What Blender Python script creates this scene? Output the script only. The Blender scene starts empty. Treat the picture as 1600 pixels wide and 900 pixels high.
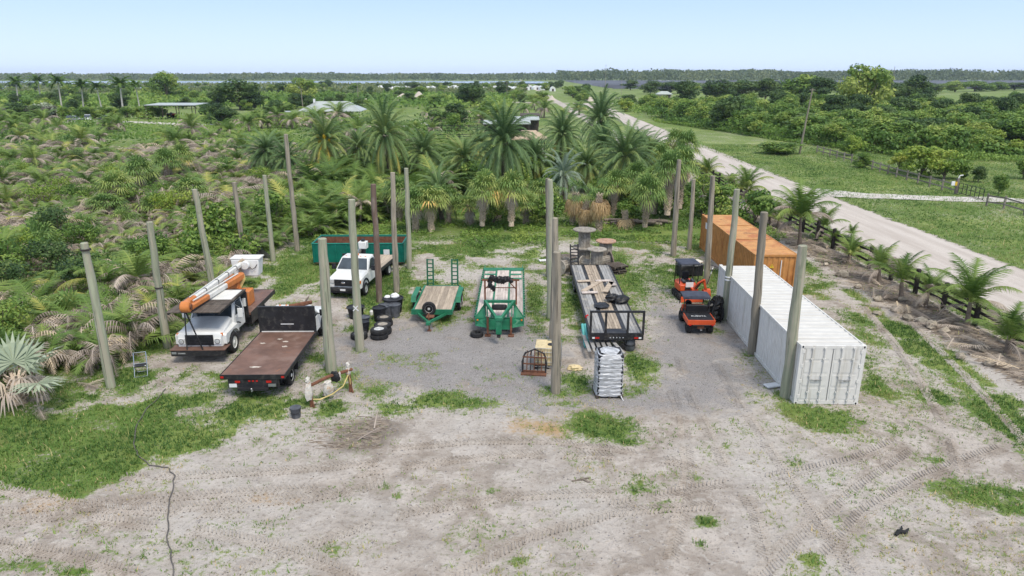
import bpy, math, random
import numpy as np
from mathutils import Vector, Matrix, Euler

R = math.radians
random.seed(11)
rng = np.random.default_rng(11)
sc = bpy.context.scene

# ------------------------------------------------------------------ camera, sky, sun, exposure
CAM_H, FOC, PITCH = 12.4, 1067.0, R(17.3)
cam_data = bpy.data.cameras.new("camera")
cam = bpy.data.objects.new("camera", cam_data)
sc.collection.objects.link(cam)
cam.location = (0, 0, CAM_H)
cam.rotation_euler = (math.pi / 2 - PITCH, 0, 0)
cam_data.sensor_width = 36
cam_data.lens = 36 * FOC / 1600
cam_data.clip_start = 0.5
cam_data.clip_end = 30000
sc.camera = cam

SUN_EL, SUN_ROT = R(58), R(150)
world = bpy.data.worlds.new("World")
sc.world = world
world.use_nodes = True
wn = world.node_tree.nodes
wl = world.node_tree.links
bg = wn["Background"]
sky = wn.new("ShaderNodeTexSky")
sky.sky_type = 'NISHITA'
sky.sun_disc = False
sky.sun_elevation = SUN_EL
sky.sun_rotation = SUN_ROT
sky.altitude = 0
sky.air_density = 1.0
sky.dust_density = 0.6
sky.ozone_density = 2.2
# thin even cloud veil over the clear sky: pale near the horizon, bluer higher up
tc = wn.new("ShaderNodeTexCoord")
sx = wn.new("ShaderNodeSeparateXYZ")
wl.new(tc.outputs["Generated"], sx.inputs[0])
ramp = wn.new("ShaderNodeValToRGB")
ramp.color_ramp.elements[0].position = 0.0
ramp.color_ramp.elements[0].color = (0.44, 0.54, 0.73, 1)
ramp.color_ramp.elements[1].position = 0.5
ramp.color_ramp.elements[1].color = (0.44, 0.50, 0.60, 1)
e_ = ramp.color_ramp.elements.new(0.12)
e_.color = (0.28, 0.4, 0.71, 1)
wl.new(sx.outputs[2], ramp.inputs[0])
sca = wn.new("ShaderNodeVectorMath")
sca.operation = 'SCALE'
sca.inputs[3].default_value = 10.0
wl.new(ramp.outputs[0], sca.inputs[0])
mx = wn.new("ShaderNodeMix")
mx.data_type = 'RGBA'
mx.inputs[0].default_value = 0.88
wl.new(sky.outputs[0], mx.inputs[6])
wl.new(sca.outputs[0], mx.inputs[7])
wl.new(mx.outputs[2], bg.inputs[0])
bg.inputs[1].default_value = 0.112

sun_d = bpy.data.lights.new("sun", 'SUN')
sun_d.energy = 2.05
sun_d.angle = R(20)
sun_d.color = (1.0, 0.92, 0.80)
sun = bpy.data.objects.new("sun", sun_d)
sc.collection.objects.link(sun)
sdir = Vector((math.sin(SUN_ROT) * math.cos(SUN_EL), math.cos(SUN_ROT) * math.cos(SUN_EL), math.sin(SUN_EL)))
sun.rotation_euler = sdir.to_track_quat('Z', 'Y').to_euler()
sun.location = (0, 0, 60)

sc.view_settings.view_transform = 'Standard'
sc.view_settings.look = 'None'
sc.view_settings.exposure = 0.70
sc.view_settings.gamma = 1.0
sc.cycles.max_bounces = 5
sc.cycles.diffuse_bounces = 3
sc.cycles.glossy_bounces = 2
sc.cycles.transmission_bounces = 4
sc.cycles.transparent_max_bounces = 6
sc.cycles.use_denoising = True
sc.render.use_persistent_data = False


def at(px, py, z=0.0):
    """Ground (or height z) point surveyed from the photograph's 1600 x 900 frame."""
    u, v = (px - 800) / FOC, (py - 450) / FOC
    d = math.sin(PITCH) + v * math.cos(PITCH)
    f = math.cos(PITCH) - v * math.sin(PITCH)
    t = (CAM_H - z) / d
    return Vector((u * t, f * t, z))


def hgt(py, D):
    v = (py - 450) / FOC
    return CAM_H - D / (math.cos(PITCH) - v * math.sin(PITCH)) * (math.sin(PITCH) + v * math.cos(PITCH))


# ------------------------------------------------------------------ materials
def lin(c):
    return tuple(((x / 255) / 12.92 if x / 255 <= 0.04045 else ((x / 255 + 0.055) / 1.055) ** 2.4) for x in c) + (1,)


def new_mat(name):
    m = bpy.data.materials.new(name)
    m.use_nodes = True
    nt = m.node_tree
    return m, nt, nt.nodes["Principled BSDF"]


def mixc(nt, fac, a, b, typ='MIX'):
    n = nt.nodes.new("ShaderNodeMix")
    n.data_type = 'RGBA'
    n.blend_type = typ
    for sock, val in ((n.inputs[0], fac), (n.inputs[6], a), (n.inputs[7], b)):
        if hasattr(val, "links"):
            nt.links.new(val, sock)
        else:
            sock.default_value = val
    return n.outputs[2]


def math_n(nt, op, a, b=0.0, c=None, clamp=False):
    n = nt.nodes.new("ShaderNodeMath")
    n.operation = op
    n.use_clamp = clamp
    for i, val in enumerate((a, b, c)):
        if val is None:
            continue
        if hasattr(val, "links"):
            nt.links.new(val, n.inputs[i])
        else:
            n.inputs[i].default_value = val
    return n.outputs[0]


def noise_n(nt, vec, scale, detail=4, rough=0.6, dist=0.0):
    n = nt.nodes.new("ShaderNodeTexNoise")
    n.inputs["Scale"].default_value = scale
    n.inputs["Detail"].default_value = detail
    n.inputs["Roughness"].default_value = rough
    n.inputs["Distortion"].default_value = dist
    nt.links.new(vec, n.inputs["Vector"])
    return n.outputs[0]


def smooth_n(nt, val, lo, hi):
    n = nt.nodes.new("ShaderNodeMapRange")
    n.interpolation_type = 'SMOOTHSTEP'
    n.inputs[1].default_value = lo
    n.inputs[2].default_value = hi
    nt.links.new(val, n.inputs[0])
    return n.outputs[0]


def scaled(nt, vec, s):
    n = nt.nodes.new("ShaderNodeVectorMath")
    n.operation = 'MULTIPLY'
    n.inputs[1].default_value = s
    nt.links.new(vec, n.inputs[0])
    return n.outputs[0]


def coords(nt, kind="Object"):
    return nt.nodes.new("ShaderNodeTexCoord").outputs[kind]


def bump_n(nt, h, strength, dist, bsdf):
    n = nt.nodes.new("ShaderNodeBump")
    n.inputs["Strength"].default_value = strength
    n.inputs["Distance"].default_value = dist
    nt.links.new(h, n.inputs["Height"])
    nt.links.new(n.outputs[0], bsdf.inputs["Normal"])


def mat(name, col, rough=0.7, metal=0.0, var=0.18, scale=2.5, stretch=(1, 1, 1), spec=0.35, wear=None, wear_rng=(0.55, 0.65),
        wear_scale=3.0, wear_stretch=(1, 1, 1), wear2=None, wear2_rng=(0.6, 0.7), wear2_scale=1.2, bump=0.0, bump_scale=30, rnd=0.0):
    m, nt, b = new_mat(name)
    v = coords(nt)
    sv = scaled(nt, v, stretch)
    n1 = noise_n(nt, sv, scale, 5)
    c0 = tuple(x * (1 - var) for x in col[:3]) + (1,)
    c1 = tuple(min(1, x * (1 + var)) for x in col[:3]) + (1,)
    c = mixc(nt, smooth_n(nt, n1, 0.3, 0.7), c0, c1)
    if rnd:
        oi = nt.nodes.new("ShaderNodeObjectInfo")
        k = math_n(nt, 'MULTIPLY_ADD', oi.outputs["Random"], 2 * rnd, 1 - rnd)
        cc = nt.nodes.new("ShaderNodeVectorMath")
        cc.operation = 'SCALE'
        nt.links.new(c, cc.inputs[0])
        nt.links.new(k, cc.inputs[3])
        c = cc.outputs[0]
    if wear:
        n2 = noise_n(nt, scaled(nt, v, wear_stretch), wear_scale, 6, 0.65)
        c = mixc(nt, smooth_n(nt, n2, *wear_rng), c, wear)
    if wear2:
        n3 = noise_n(nt, scaled(nt, v, (1.3, 0.9, 1.1)), wear2_scale, 6, 0.7, 0.6)
        c = mixc(nt, smooth_n(nt, n3, *wear2_rng), c, wear2)
    nt.links.new(c, b.inputs["Base Color"])
    b.inputs["Roughness"].default_value = rough
    b.inputs["Metallic"].default_value = metal
    b.inputs["Specular IOR Level"].default_value = spec
    if bump:
        bump_n(nt, noise_n(nt, sv, bump_scale, 4), bump, 0.02, b)
    return m


def leaf_mat(name, stops, rnd=0.25, trans=0.3, rough=0.55, gain=1.8, red=1.32):
    """stops: [(tint, rgb)] picked by the per-leaf 'tint' attribute."""
    m, nt, b = new_mat(name)
    a = nt.nodes.new("ShaderNodeAttribute")
    a.attribute_name = "tint"
    oi = nt.nodes.new("ShaderNodeObjectInfo")
    t = math_n(nt, 'MULTIPLY_ADD', oi.outputs["Random"], rnd, a.outputs["Fac"])
    t = math_n(nt, 'SUBTRACT', t, rnd / 2)
    geo = nt.nodes.new("ShaderNodeNewGeometry")
    nz = noise_n(nt, geo.outputs["Position"], 0.35, 2)
    t = math_n(nt, 'ADD', t, math_n(nt, 'MULTIPLY_ADD', nz, 0.3, -0.15), clamp=True)
    r = nt.nodes.new("ShaderNodeValToRGB")
    el = r.color_ramp.elements
    while len(el) < len(stops):
        el.new(0.5)
    for e, (p, c) in zip(el, stops):
        e.position = p
        e.color = (c[0] * gain * red, c[1] * gain, c[2] * gain * 1.05, 1)
    nt.links.new(t, r.inputs[0])
    nt.links.new(r.outputs[0], b.inputs["Base Color"])
    b.inputs["Roughness"].default_value = rough
    b.inputs["Specular IOR Level"].default_value = 0.25
    tr = nt.nodes.new("ShaderNodeBsdfTranslucent")
    nt.links.new(r.outputs[0], tr.inputs[0])
    mx = nt.nodes.new("ShaderNodeMixShader")
    mx.inputs[0].default_value = trans
    nt.links.new(b.outputs[0], mx.inputs[1])
    nt.links.new(tr.outputs[0], mx.inputs[2])
    nt.links.new(mx.outputs[0], nt.nodes["Material Output"].inputs[0])
    return m


MT = {}
MT['pole_green'] = mat('pole_green', (0.27, 0.285, 0.2), 0.9, stretch=(6, 6, 0.5), scale=1.5, wear=(0.36, 0.33, 0.25, 1), wear_rng=(0.46, 0.6), wear_scale=1.4, wear_stretch=(5, 5, 0.3), bump=0.6, bump_scale=6, rnd=0.2, wear2=(0.17, 0.14, 0.1, 1), wear2_scale=0.6, wear2_rng=(0.55, 0.75))
MT['pole_brown'] = mat('pole_brown', (0.15, 0.105, 0.08), 0.9, stretch=(6, 6, 0.5), scale=1.5, wear=(0.26, 0.23, 0.19, 1), wear_rng=(0.5, 0.7), wear_scale=1.2, wear_stretch=(2, 2, 0.5), bump=0.6, bump_scale=6)
MT['pole_grey'] = mat('pole_grey', (0.29, 0.255, 0.195), 0.9, stretch=(6, 6, 0.5), scale=1.5, wear=(0.15, 0.14, 0.11, 1), wear_rng=(0.5, 0.66), wear_scale=1.4, wear_stretch=(5, 5, 0.3), bump=0.6, bump_scale=6, rnd=0.2)
MT['white_paint'] = mat('white_paint', (0.7, 0.7, 0.67), 0.35, var=0.06, spec=0.5, wear=(0.5, 0.47, 0.4, 1), wear_rng=(0.6, 0.8), wear_scale=2.0)
MT['white_box'] = mat('white_box', (0.64, 0.625, 0.58), 0.5, var=0.05, spec=0.4, wear=(0.4, 0.37, 0.31, 1), wear_rng=(0.5, 0.8), wear_scale=1.2, wear_stretch=(3, 5, 0.25), wear2=(0.26, 0.14, 0.08, 1), wear2_rng=(0.66, 0.72), wear2_scale=2.6)
MT['white_roof'] = mat('white_roof', (0.57, 0.555, 0.515), 0.55, var=0.06, spec=0.4, wear=(0.47, 0.44, 0.39, 1), wear_rng=(0.48, 0.68), wear_scale=1.1, wear_stretch=(0.3, 8, 1))
MT['orange_box'] = mat('orange_box', (0.48, 0.22, 0.065), 0.6, var=0.15, wear=(0.33, 0.12, 0.03, 1), wear_rng=(0.5, 0.68), wear_scale=1.6, wear_stretch=(1.4, 1.4, 0.4), wear2=(0.13, 0.06, 0.03, 1), wear2_rng=(0.63, 0.72), wear2_scale=1.1)
MT['orange_roof'] = mat('orange_roof', (0.5, 0.25, 0.085), 0.65, var=0.15, wear=(0.4, 0.15, 0.05, 1), wear_rng=(0.48, 0.62), wear_scale=0.9, wear2=(0.17, 0.07, 0.035, 1), wear2_rng=(0.58, 0.7), wear2_scale=0.8)
MT['rust_bed'] = mat('rust_bed', (0.15, 0.085, 0.062), 0.6, var=0.25, scale=1.4, wear=(0.21, 0.135, 0.105, 1), wear_rng=(0.48, 0.65), wear_scale=1.0, wear2=(0.28, 0.12, 0.06, 1), wear2_rng=(0.6, 0.72), wear2_scale=2.3, bump=0.2)
MT['pale_stain'] = mat('pale_stain', (0.5, 0.44, 0.37), 0.8, var=0.25, scale=8)
MT['rust'] = mat('rust', (0.16, 0.07, 0.04), 0.9, var=0.3, scale=6, bump=0.4)
MT['black'] = mat('black', (0.018, 0.018, 0.02), 0.5, var=0.3, wear=(0.06, 0.055, 0.05, 1), wear_rng=(0.5, 0.7), wear_scale=4)
MT['black_plastic'] = mat('black_plastic', (0.014, 0.015, 0.018), 0.6, var=0.3, wear=(0.05, 0.052, 0.06, 1), wear_rng=(0.5, 0.75), wear_scale=5)
MT['grey_plastic'] = mat('grey_plastic', (0.07, 0.075, 0.085), 0.55, var=0.3, scale=5, wear=(0.12, 0.125, 0.13, 1), wear_rng=(0.5, 0.7), wear_scale=4)
MT['rubber'] = mat('rubber', (0.02, 0.02, 0.021), 0.85, var=0.3, wear=(0.1, 0.09, 0.075, 1), wear_rng=(0.55, 0.75), wear_scale=5)
MT['steel'] = mat('steel', (0.45, 0.46, 0.47), 0.4, 0.7, var=0.15)
MT['rim_grey'] = mat('rim_grey', (0.5, 0.5, 0.48), 0.45, 0.2, var=0.15, wear=(0.2, 0.15, 0.12, 1), wear_rng=(0.6, 0.75), wear_scale=6)
MT['glass'] = mat('glass', (0.055, 0.07, 0.08), 0.06, 0.25, var=0.3, scale=1.2, spec=1.0)
MT['chrome'] = mat('chrome', (0.7, 0.7, 0.7), 0.15, 1.0, var=0.05)
MT['amber'] = mat('amber', (0.7, 0.18, 0.02), 0.3, var=0.05)
MT['red_lens'] = mat('red_lens', (0.45, 0.02, 0.015), 0.25, var=0.05)
MT['lens'] = mat('lens', (0.55, 0.56, 0.56), 0.15, 0.3, var=0.1)
MT['boom_orange'] = mat('boom_orange', (0.55, 0.19, 0.05), 0.5, var=0.12, wear=(0.3, 0.13, 0.06, 1), wear_rng=(0.58, 0.72), wear_scale=3)
MT['boom_white'] = mat('boom_white', (0.66, 0.65, 0.6), 0.45, var=0.08, wear=(0.36, 0.32, 0.27, 1), wear_rng=(0.55, 0.75), wear_scale=2.5)
MT['green_paint'] = mat('green_paint', (0.014, 0.155, 0.075), 0.5, var=0.18, spec=0.4, wear=(0.045, 0.2, 0.115, 1), wear_rng=(0.5, 0.7), wear_scale=2, wear2=(0.12, 0.09, 0.06, 1), wear2_rng=(0.66, 0.74), wear2_scale=2.2)
MT['teal_paint'] = mat('teal_paint', (0.006, 0.16, 0.115), 0.45, var=0.15, wear=(0.02, 0.09, 0.07, 1), wear_rng=(0.55, 0.75), wear_scale=1.5, wear_stretch=(1, 1, 0.4), wear2=(0.12, 0.06, 0.04, 1), wear2_rng=(0.68, 0.76))
MT['dark_green'] = mat('dark_green', (0.012, 0.1, 0.05), 0.55, var=0.2)
MT['plank_tan'] = mat('plank_tan', (0.38, 0.31, 0.235), 0.85, stretch=(8, 0.8, 8), scale=1.5, var=0.2, rnd=0.22, wear=(0.2, 0.15, 0.11, 1), wear_rng=(0.55, 0.75), wear_scale=2, bump=0.3, bump_scale=8)
MT['plank_pink'] = mat('plank_pink', (0.5, 0.43, 0.38), 0.85, stretch=(8, 0.8, 8), scale=1.5, var=0.2, rnd=0.2, wear=(0.25, 0.17, 0.13, 1), wear_rng=(0.55, 0.75), wear_scale=2, bump=0.3, bump_scale=8)
MT['plank_grey'] = mat('plank_grey', (0.27, 0.265, 0.255), 0.9, stretch=(8, 0.8, 8), scale=1.5, var=0.2, rnd=0.3, wear=(0.36, 0.33, 0.28, 1), wear_rng=(0.5, 0.7), wear_scale=2, bump=0.3, bump_scale=8)
MT['plank_dark'] = mat('plank_dark', (0.09, 0.072, 0.058), 0.9, stretch=(8, 0.8, 8), scale=1.5, var=0.25, rnd=0.3, wear=(0.17, 0.15, 0.125, 1), wear_rng=(0.5, 0.7), wear_scale=1.5, bump=0.3, bump_scale=8)
MT['fence_dark'] = mat('fence_dark', (0.035, 0.03, 0.027), 0.9, var=0.3, scale=4, rnd=0.35, wear=(0.1, 0.085, 0.07, 1), wear_rng=(0.52, 0.7), wear_scale=3)
MT['fence_grey'] = mat('fence_grey', (0.22, 0.19, 0.16), 0.9, var=0.25, scale=4, rnd=0.25)
MT['spool_wood'] = mat('spool_wood', (0.3, 0.27, 0.225), 0.9, var=0.25, scale=6, rnd=0.2, wear=(0.17, 0.14, 0.11, 1), wear_rng=(0.5, 0.7), wear_scale=4, bump=0.3)
MT['spool_pink'] = mat('spool_pink', (0.42, 0.26, 0.18), 0.9, var=0.2, scale=6, wear=(0.25, 0.19, 0.14, 1), wear_rng=(0.5, 0.7), wear_scale=4)
MT['log'] = mat('log', (0.17, 0.14, 0.115), 0.95, var=0.35, scale=5, rnd=0.3, bump=0.6)
MT['machine_orange'] = mat('machine_orange', (0.62, 0.085, 0.02), 0.4, var=0.1, spec=0.5, wear=(0.3, 0.07, 0.03, 1), wear_rng=(0.62, 0.75), wear_scale=4)
MT['canopy_cloth'] = mat('canopy_cloth', (0.045, 0.052, 0.075), 0.7, var=0.25, scale=4)
MT['seat_black'] = mat('seat_black', (0.012, 0.012, 0.014), 0.55, var=0.2)
MT['tarp'] = mat('tarp', (0.012, 0.012, 0.013), 0.45, var=0.4, scale=6, bump=0.8, bump_scale=7)
MT['rag_white'] = mat('rag_white', (0.6, 0.57, 0.51), 0.95, var=0.2, scale=12, wear=(0.42, 0.27, 0.14, 1), wear_rng=(0.5, 0.68), wear_scale=6, bump=0.8, bump_scale=20)
MT['hose_yellow'] = mat('hose_yellow', (0.5, 0.4, 0.16), 0.7, var=0.2)
MT['hose_grey'] = mat('hose_grey', (0.11, 0.1, 0.09), 0.8, var=0.3, scale=3)
MT['tote'] = mat('tote', (0.62, 0.5, 0.28), 0.4, var=0.15, wear=(0.46, 0.36, 0.19, 1), wear_rng=(0.5, 0.7))
MT['foam'] = mat('foam', (0.7, 0.7, 0.69), 0.7, var=0.06)
MT['rock'] = mat('rock', (0.36, 0.31, 0.24), 0.95, var=0.3, scale=3, rnd=0.25, wear=(0.19, 0.17, 0.14, 1), wear_rng=(0.5, 0.7), wear_scale=2.5, bump=0.8, bump_scale=7)
MT['roof_metal'] = mat('roof_metal', (0.4, 0.43, 0.4), 0.45, 0.1, var=0.1, scale=0.5)
MT['roof_tan'] = mat('roof_tan', (0.42, 0.33, 0.23), 0.9, var=0.15)
MT['wall_cream'] = mat('wall_cream', (0.42, 0.36, 0.29), 0.9, var=0.15)
MT['wall_dark'] = mat('wall_dark', (0.08, 0.065, 0.055), 0.9, var=0.3)
MT['tent_white'] = mat('tent_white', (0.74, 0.74, 0.72), 0.6, var=0.06)
MT['solar'] = mat('solar', (0.08, 0.09, 0.112), 0.7, 0.0, var=0.3, scale=0.03, spec=0.4, rnd=0.5)
MT['car_white'] = mat('car_white', (0.62, 0.63, 0.64), 0.25, var=0.04, spec=0.6)
MT['car_grey'] = mat('car_grey', (0.28, 0.3, 0.32), 0.25, 0.4, var=0.05)
MT['car_dark'] = mat('car_dark', (0.03, 0.034, 0.04), 0.25, var=0.05, spec=0.6)
MT['yellow'] = mat('yellow', (0.65, 0.42, 0.03), 0.5, var=0.1)
MT['pale_teal'] = mat('pale_teal', (0.12, 0.42, 0.4), 0.5, var=0.15)
MT['red_paint'] = mat('red_paint', (0.5, 0.05, 0.03), 0.5, var=0.1)
MT['bark'] = mat('bark', (0.17, 0.135, 0.1), 0.95, var=0.35, scale=5, bump=0.6, rnd=0.2)
MT['palm_trunk'] = mat('palm_trunk', (0.2, 0.16, 0.125), 0.95, var=0.3, scale=6, stretch=(1, 1, 3), bump=0.7, bump_scale=10, rnd=0.2)
MT['royal_trunk'] = mat('royal_trunk', (0.48, 0.45, 0.4), 0.85, var=0.12, scale=3)
MT['boots'] = mat('boots', (0.5, 0.4, 0.3), 0.95, var=0.35, scale=9, rnd=0.2)

G0, G1, G2 = (0.018, 0.05, 0.012), (0.05, 0.115, 0.022), (0.1, 0.18, 0.042)
MT['frond'] = leaf_mat('frond', [(0, G0), (0.35, G1), (0.7, G2), (0.97, (0.2, 0.25, 0.06))], 0.2)
MT['frond_date'] = leaf_mat('frond_date', [(0, (0.025, 0.065, 0.028)), (0.5, (0.07, 0.145, 0.05)), (0.85, (0.15, 0.215, 0.06)), (1, (0.33, 0.3, 0.06))], 0.25)
MT['frond_sabal'] = leaf_mat('frond_sabal', [(0, (0.025, 0.07, 0.02)), (0.5, (0.075, 0.16, 0.04)), (0.9, (0.17, 0.25, 0.07)), (1, (0.36, 0.3, 0.1))], 0.25)
MT['frond_blue'] = leaf_mat('frond_blue', [(0, (0.05, 0.11, 0.075)), (0.5, (0.12, 0.2, 0.14)), (1, (0.25, 0.33, 0.24))], 0.15)
MT['frond_silver'] = leaf_mat('frond_silver', [(0, (0.22, 0.28, 0.18)), (0.5, (0.35, 0.41, 0.27)), (1, (0.5, 0.53, 0.37))], 0.1, 0.2, 0.55, 1.0, 1.0)
MT['frond_dead'] = leaf_mat('frond_dead', [(0, (0.13, 0.105, 0.08)), (0.4, (0.26, 0.215, 0.17)), (0.75, (0.4, 0.34, 0.27)), (1, (0.46, 0.37, 0.24))], 0.3, 0.2, 0.85, 1.32, 1.0)
MT['frond_gold'] = leaf_mat('frond_gold', [(0, (0.34, 0.22, 0.1)), (0.5, (0.52, 0.37, 0.18)), (1, (0.6, 0.46, 0.26))], 0.2, 0.25, 0.85, 1.15, 1.0)
MT['leaf_mid'] = leaf_mat('leaf_mid', [(0, (0.02, 0.058, 0.013)), (0.4, (0.05, 0.12, 0.022)), (0.75, (0.095, 0.185, 0.035)), (1, (0.145, 0.225, 0.05))], 0.4)
MT['leaf_dark'] = leaf_mat('leaf_dark', [(0, (0.013, 0.036, 0.013)), (0.5, (0.032, 0.078, 0.022)), (1, (0.075, 0.135, 0.038))], 0.3)
MT['leaf_far'] = leaf_mat('leaf_far', [(0, (0.022, 0.045, 0.02)), (0.5, (0.042, 0.08, 0.03)), (1, (0.08, 0.12, 0.045))], 0.3)
MT['leaf_yellow'] = leaf_mat('leaf_yellow', [(0, (0.05, 0.12, 0.02)), (0.5, (0.11, 0.2, 0.03)), (1, (0.2, 0.27, 0.05))], 0.3)
MT['grass'] = leaf_mat('grass', [(0, (0.03, 0.075, 0.015)), (0.45, (0.08, 0.155, 0.034)), (0.78, (0.15, 0.2, 0.06)), (1, (0.3, 0.26, 0.13))], 0.0, 0.35, 0.55, 1.85, 1.15)
MT['litter'] = leaf_mat('litter', [(0, (0.08, 0.06, 0.045)), (0.5, (0.2, 0.155, 0.115)), (1, (0.37, 0.3, 0.22))], 0.0, 0.05, 0.95, 1.0, 0.97)


# ------------------------------------------------------------------ mesh helpers
def link(o, parent=None):
    sc.collection.objects.link(o)
    if parent is not None:
        o.parent = parent
    return o


def tag(o, label=None, cat=None, group=None, kind=None):
    if label: o["label"] = label
    if cat: o["category"] = cat
    if group: o["group"] = group
    if kind: o["kind"] = kind
    return o


def thing(name, label, cat, loc=(0, 0, 0), rz=0.0, group=None, scale=1.0):
    o = bpy.data.objects.new(name, None)
    o.empty_display_size = 0.2
    link(o)
    o.location = loc
    o.rotation_euler = (0, 0, rz)
    o.scale = (scale,) * 3 if not hasattr(scale, '__len__') else scale
    return tag(o, label, cat, group)


class MB:
    def __init__(self):
        self.v, self.f = [], []

    def add(self, vs, fs):
        n = len(self.v)
        self.v += [tuple(p) for p in vs]
        self.f += [tuple(i + n for i in q) for q in fs]
        return self

    def box(self, x0, x1, y0, y1, z0, z1):
        return self.add([(x0, y0, z0), (x1, y0, z0), (x1, y1, z0), (x0, y1, z0), (x0, y0, z1), (x1, y0, z1), (x1, y1, z1), (x0, y1, z1)],
                        [(3, 2, 1, 0), (4, 5, 6, 7), (0, 1, 5, 4), (1, 2, 6, 5), (2, 3, 7, 6), (3, 0, 4, 7)])

    def bar(self, p0, p1, w, h, up=(0, 0, 1)):
        """box beam from p0 to p1, w wide and h high"""
        p0, p1 = Vector(p0), Vector(p1)
        d = (p1 - p0).normalized()
        s = d.cross(Vector(up))
        if s.length < 1e-4:
            s = d.cross(Vector((0, 1, 0)))
        s.normalize()
        u = s.cross(d).normalized()
        s *= w / 2
        u *= h / 2
        return self.add([p0 - s - u, p0 + s - u, p0 + s + u, p0 - s + u, p1 - s - u, p1 + s - u, p1 + s + u, p1 - s + u],
                        [(0, 1, 2, 3), (7, 6, 5, 4), (0, 4, 5, 1), (1, 5, 6, 2), (2, 6, 7, 3), (3, 7, 4, 0)])

    def tube(self, pts, r, n=8, cap=True):
        pts = [Vector(p) for p in pts]
        rs = r if hasattr(r, '__len__') else [r] * len(pts)
        vs, fs = [], []
        ref = Vector((0.13, 0.97, 0.2))
        for i, p in enumerate(pts):
            d = (pts[min(i + 1, len(pts) - 1)] - pts[max(i - 1, 0)])
            d.normalize()
            a = d.cross(ref)
            if a.length < 0.1:
                a = d.cross(Vector((1, 0, 0.1)))
            a.normalize()
            b = d.cross(a)
            for k in range(n):
                t = 2 * math.pi * k / n
                vs.append(p + (a * math.cos(t) + b * math.sin(t)) * rs[i])
        for i in range(len(pts) - 1):
            for k in range(n):
                k2 = (k + 1) % n
                fs.append((i * n + k, i * n + k2, (i + 1) * n + k2, (i + 1) * n + k))
        if cap:
            fs.append(tuple(range(n - 1, -1, -1)))
            fs.append(tuple((len(pts) - 1) * n + k for k in range(n)))
        return self.add(vs, fs)

    def lathe(self, prof, n=20, axis='z', c=(0, 0, 0)):
        """prof [(r, h)] revolved about axis through c"""
        vs, fs = [], []
        for r, h in prof:
            for k in range(n):
                t = 2 * math.pi * k / n
                a, b = r * math.cos(t), r * math.sin(t)
                p = (a, b, h) if axis == 'z' else ((h, a, b) if axis == 'x' else (b, h, a))
                vs.append((p[0] + c[0], p[1] + c[1], p[2] + c[2]))
        for i in range(len(prof) - 1):
            for k in range(n):
                k2 = (k + 1) % n
                fs.append((i * n + k, i * n + k2, (i + 1) * n + k2, (i + 1) * n + k))
        if prof[0][0] > 1e-5:
            fs.append(tuple(range(n - 1, -1, -1)))
        if prof[-1][0] > 1e-5:
            fs.append(tuple((len(prof) - 1) * n + k for k in range(n)))
        return self.add(vs, fs)

    def prism(self, prof, x0, x1, axis='x'):
        """closed profile [(a, b)] swept from x0 to x1; axis x: a=y b=z, axis y: a=x b=z, axis z: a=x b=y"""
        n = len(prof)
        def P(a, b, t):
            return (t, a, b) if axis == 'x' else ((a, t, b) if axis == 'y' else (a, b, t))
        vs = [P(a, b, x0) for a, b in prof] + [P(a, b, x1) for a, b in prof]
        fs = [tuple(range(n - 1, -1, -1)), tuple(range(n, 2 * n))]
        fs += [(k, (k + 1) % n, n + (k + 1) % n, n + k) for k in range(n)]
        return self.add(vs, fs)

    def loft(self, rings, cap=True):
        n = len(rings[0])
        vs = [p for r in rings for p in r]
        fs = []
        for i in range(len(rings) - 1):
            for k in range(n):
                k2 = (k + 1) % n
                fs.append((i * n + k, i * n + k2, (i + 1) * n + k2, (i + 1) * n + k))
        if cap:
            fs.append(tuple(range(n - 1, -1, -1)))
            fs.append(tuple((len(rings) - 1) * n + k for k in range(n)))
        return self.add(vs, fs)

    def blob(self, c, s, n=10, m=7, noise=0.0, seed=0):
        rr = random.Random(seed)
        vs, fs = [], []
        for i in range(m + 1):
            ph = math.pi * i / m
            for k in range(n):
                t = 2 * math.pi * k / n
                q = 1 + noise * (rr.random() - 0.5) * 2 if 0 < i < m else 1
                vs.append((c[0] + s[0] * math.sin(ph) * math.cos(t) * q, c[1] + s[1] * math.sin(ph) * math.sin(t) * q, c[2] - s[2] * math.cos(ph) * q))
        for i in range(m):
            for k in range(n):
                k2 = (k + 1) % n
                fs.append((i * n + k, i * n + k2, (i + 1) * n + k2, (i + 1) * n + k))
        return self.add(vs, fs)

    def panel(self, q, inset=0.04, off=0.006, th=0.004):
        """thin pane laid just proud of the quad q (counter-clockwise from outside)"""
        q = [Vector(p) for p in q]
        c = sum(q, Vector()) / 4
        nrm = (q[1] - q[0]).cross(q[3] - q[0]).normalized()
        inn = [p + (c - p).normalized() * inset for p in q]
        a = [p + nrm * off for p in inn]
        b = [p - nrm * th for p in inn]
        return self.add(b + a, [(4, 5, 6, 7), (3, 2, 1, 0), (0, 1, 5, 4), (1, 2, 6, 5), (2, 3, 7, 6), (3, 0, 4, 7)])

    def mesh(self, name, m, smooth=False):
        me = bpy.data.meshes.new(name)
        me.from_pydata(self.v, [], self.f)
        me.materials.append(MT[m] if isinstance(m, str) else m)
        if smooth:
            me.polygons.foreach_set("use_smooth", [True] * len(me.polygons))
            me.set_sharp_from_angle(angle=R(40))
        me.update()
        return me

    def build(self, name, m, parent=None, smooth=False, bevel=0.0, seg=2):
        o = bpy.data.objects.new(name, self.mesh(name, m, smooth))
        link(o, parent)
        if bevel:
            b = o.modifiers.new("bevel", 'BEVEL')
            b.width = bevel
            b.segments = seg
            b.limit_method = 'ANGLE'
            b.angle_limit = R(35)
            o.data.polygons.foreach_set("use_smooth", [True] * len(o.data.polygons))
            o.data.set_sharp_from_angle(angle=R(50))
        return o


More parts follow.
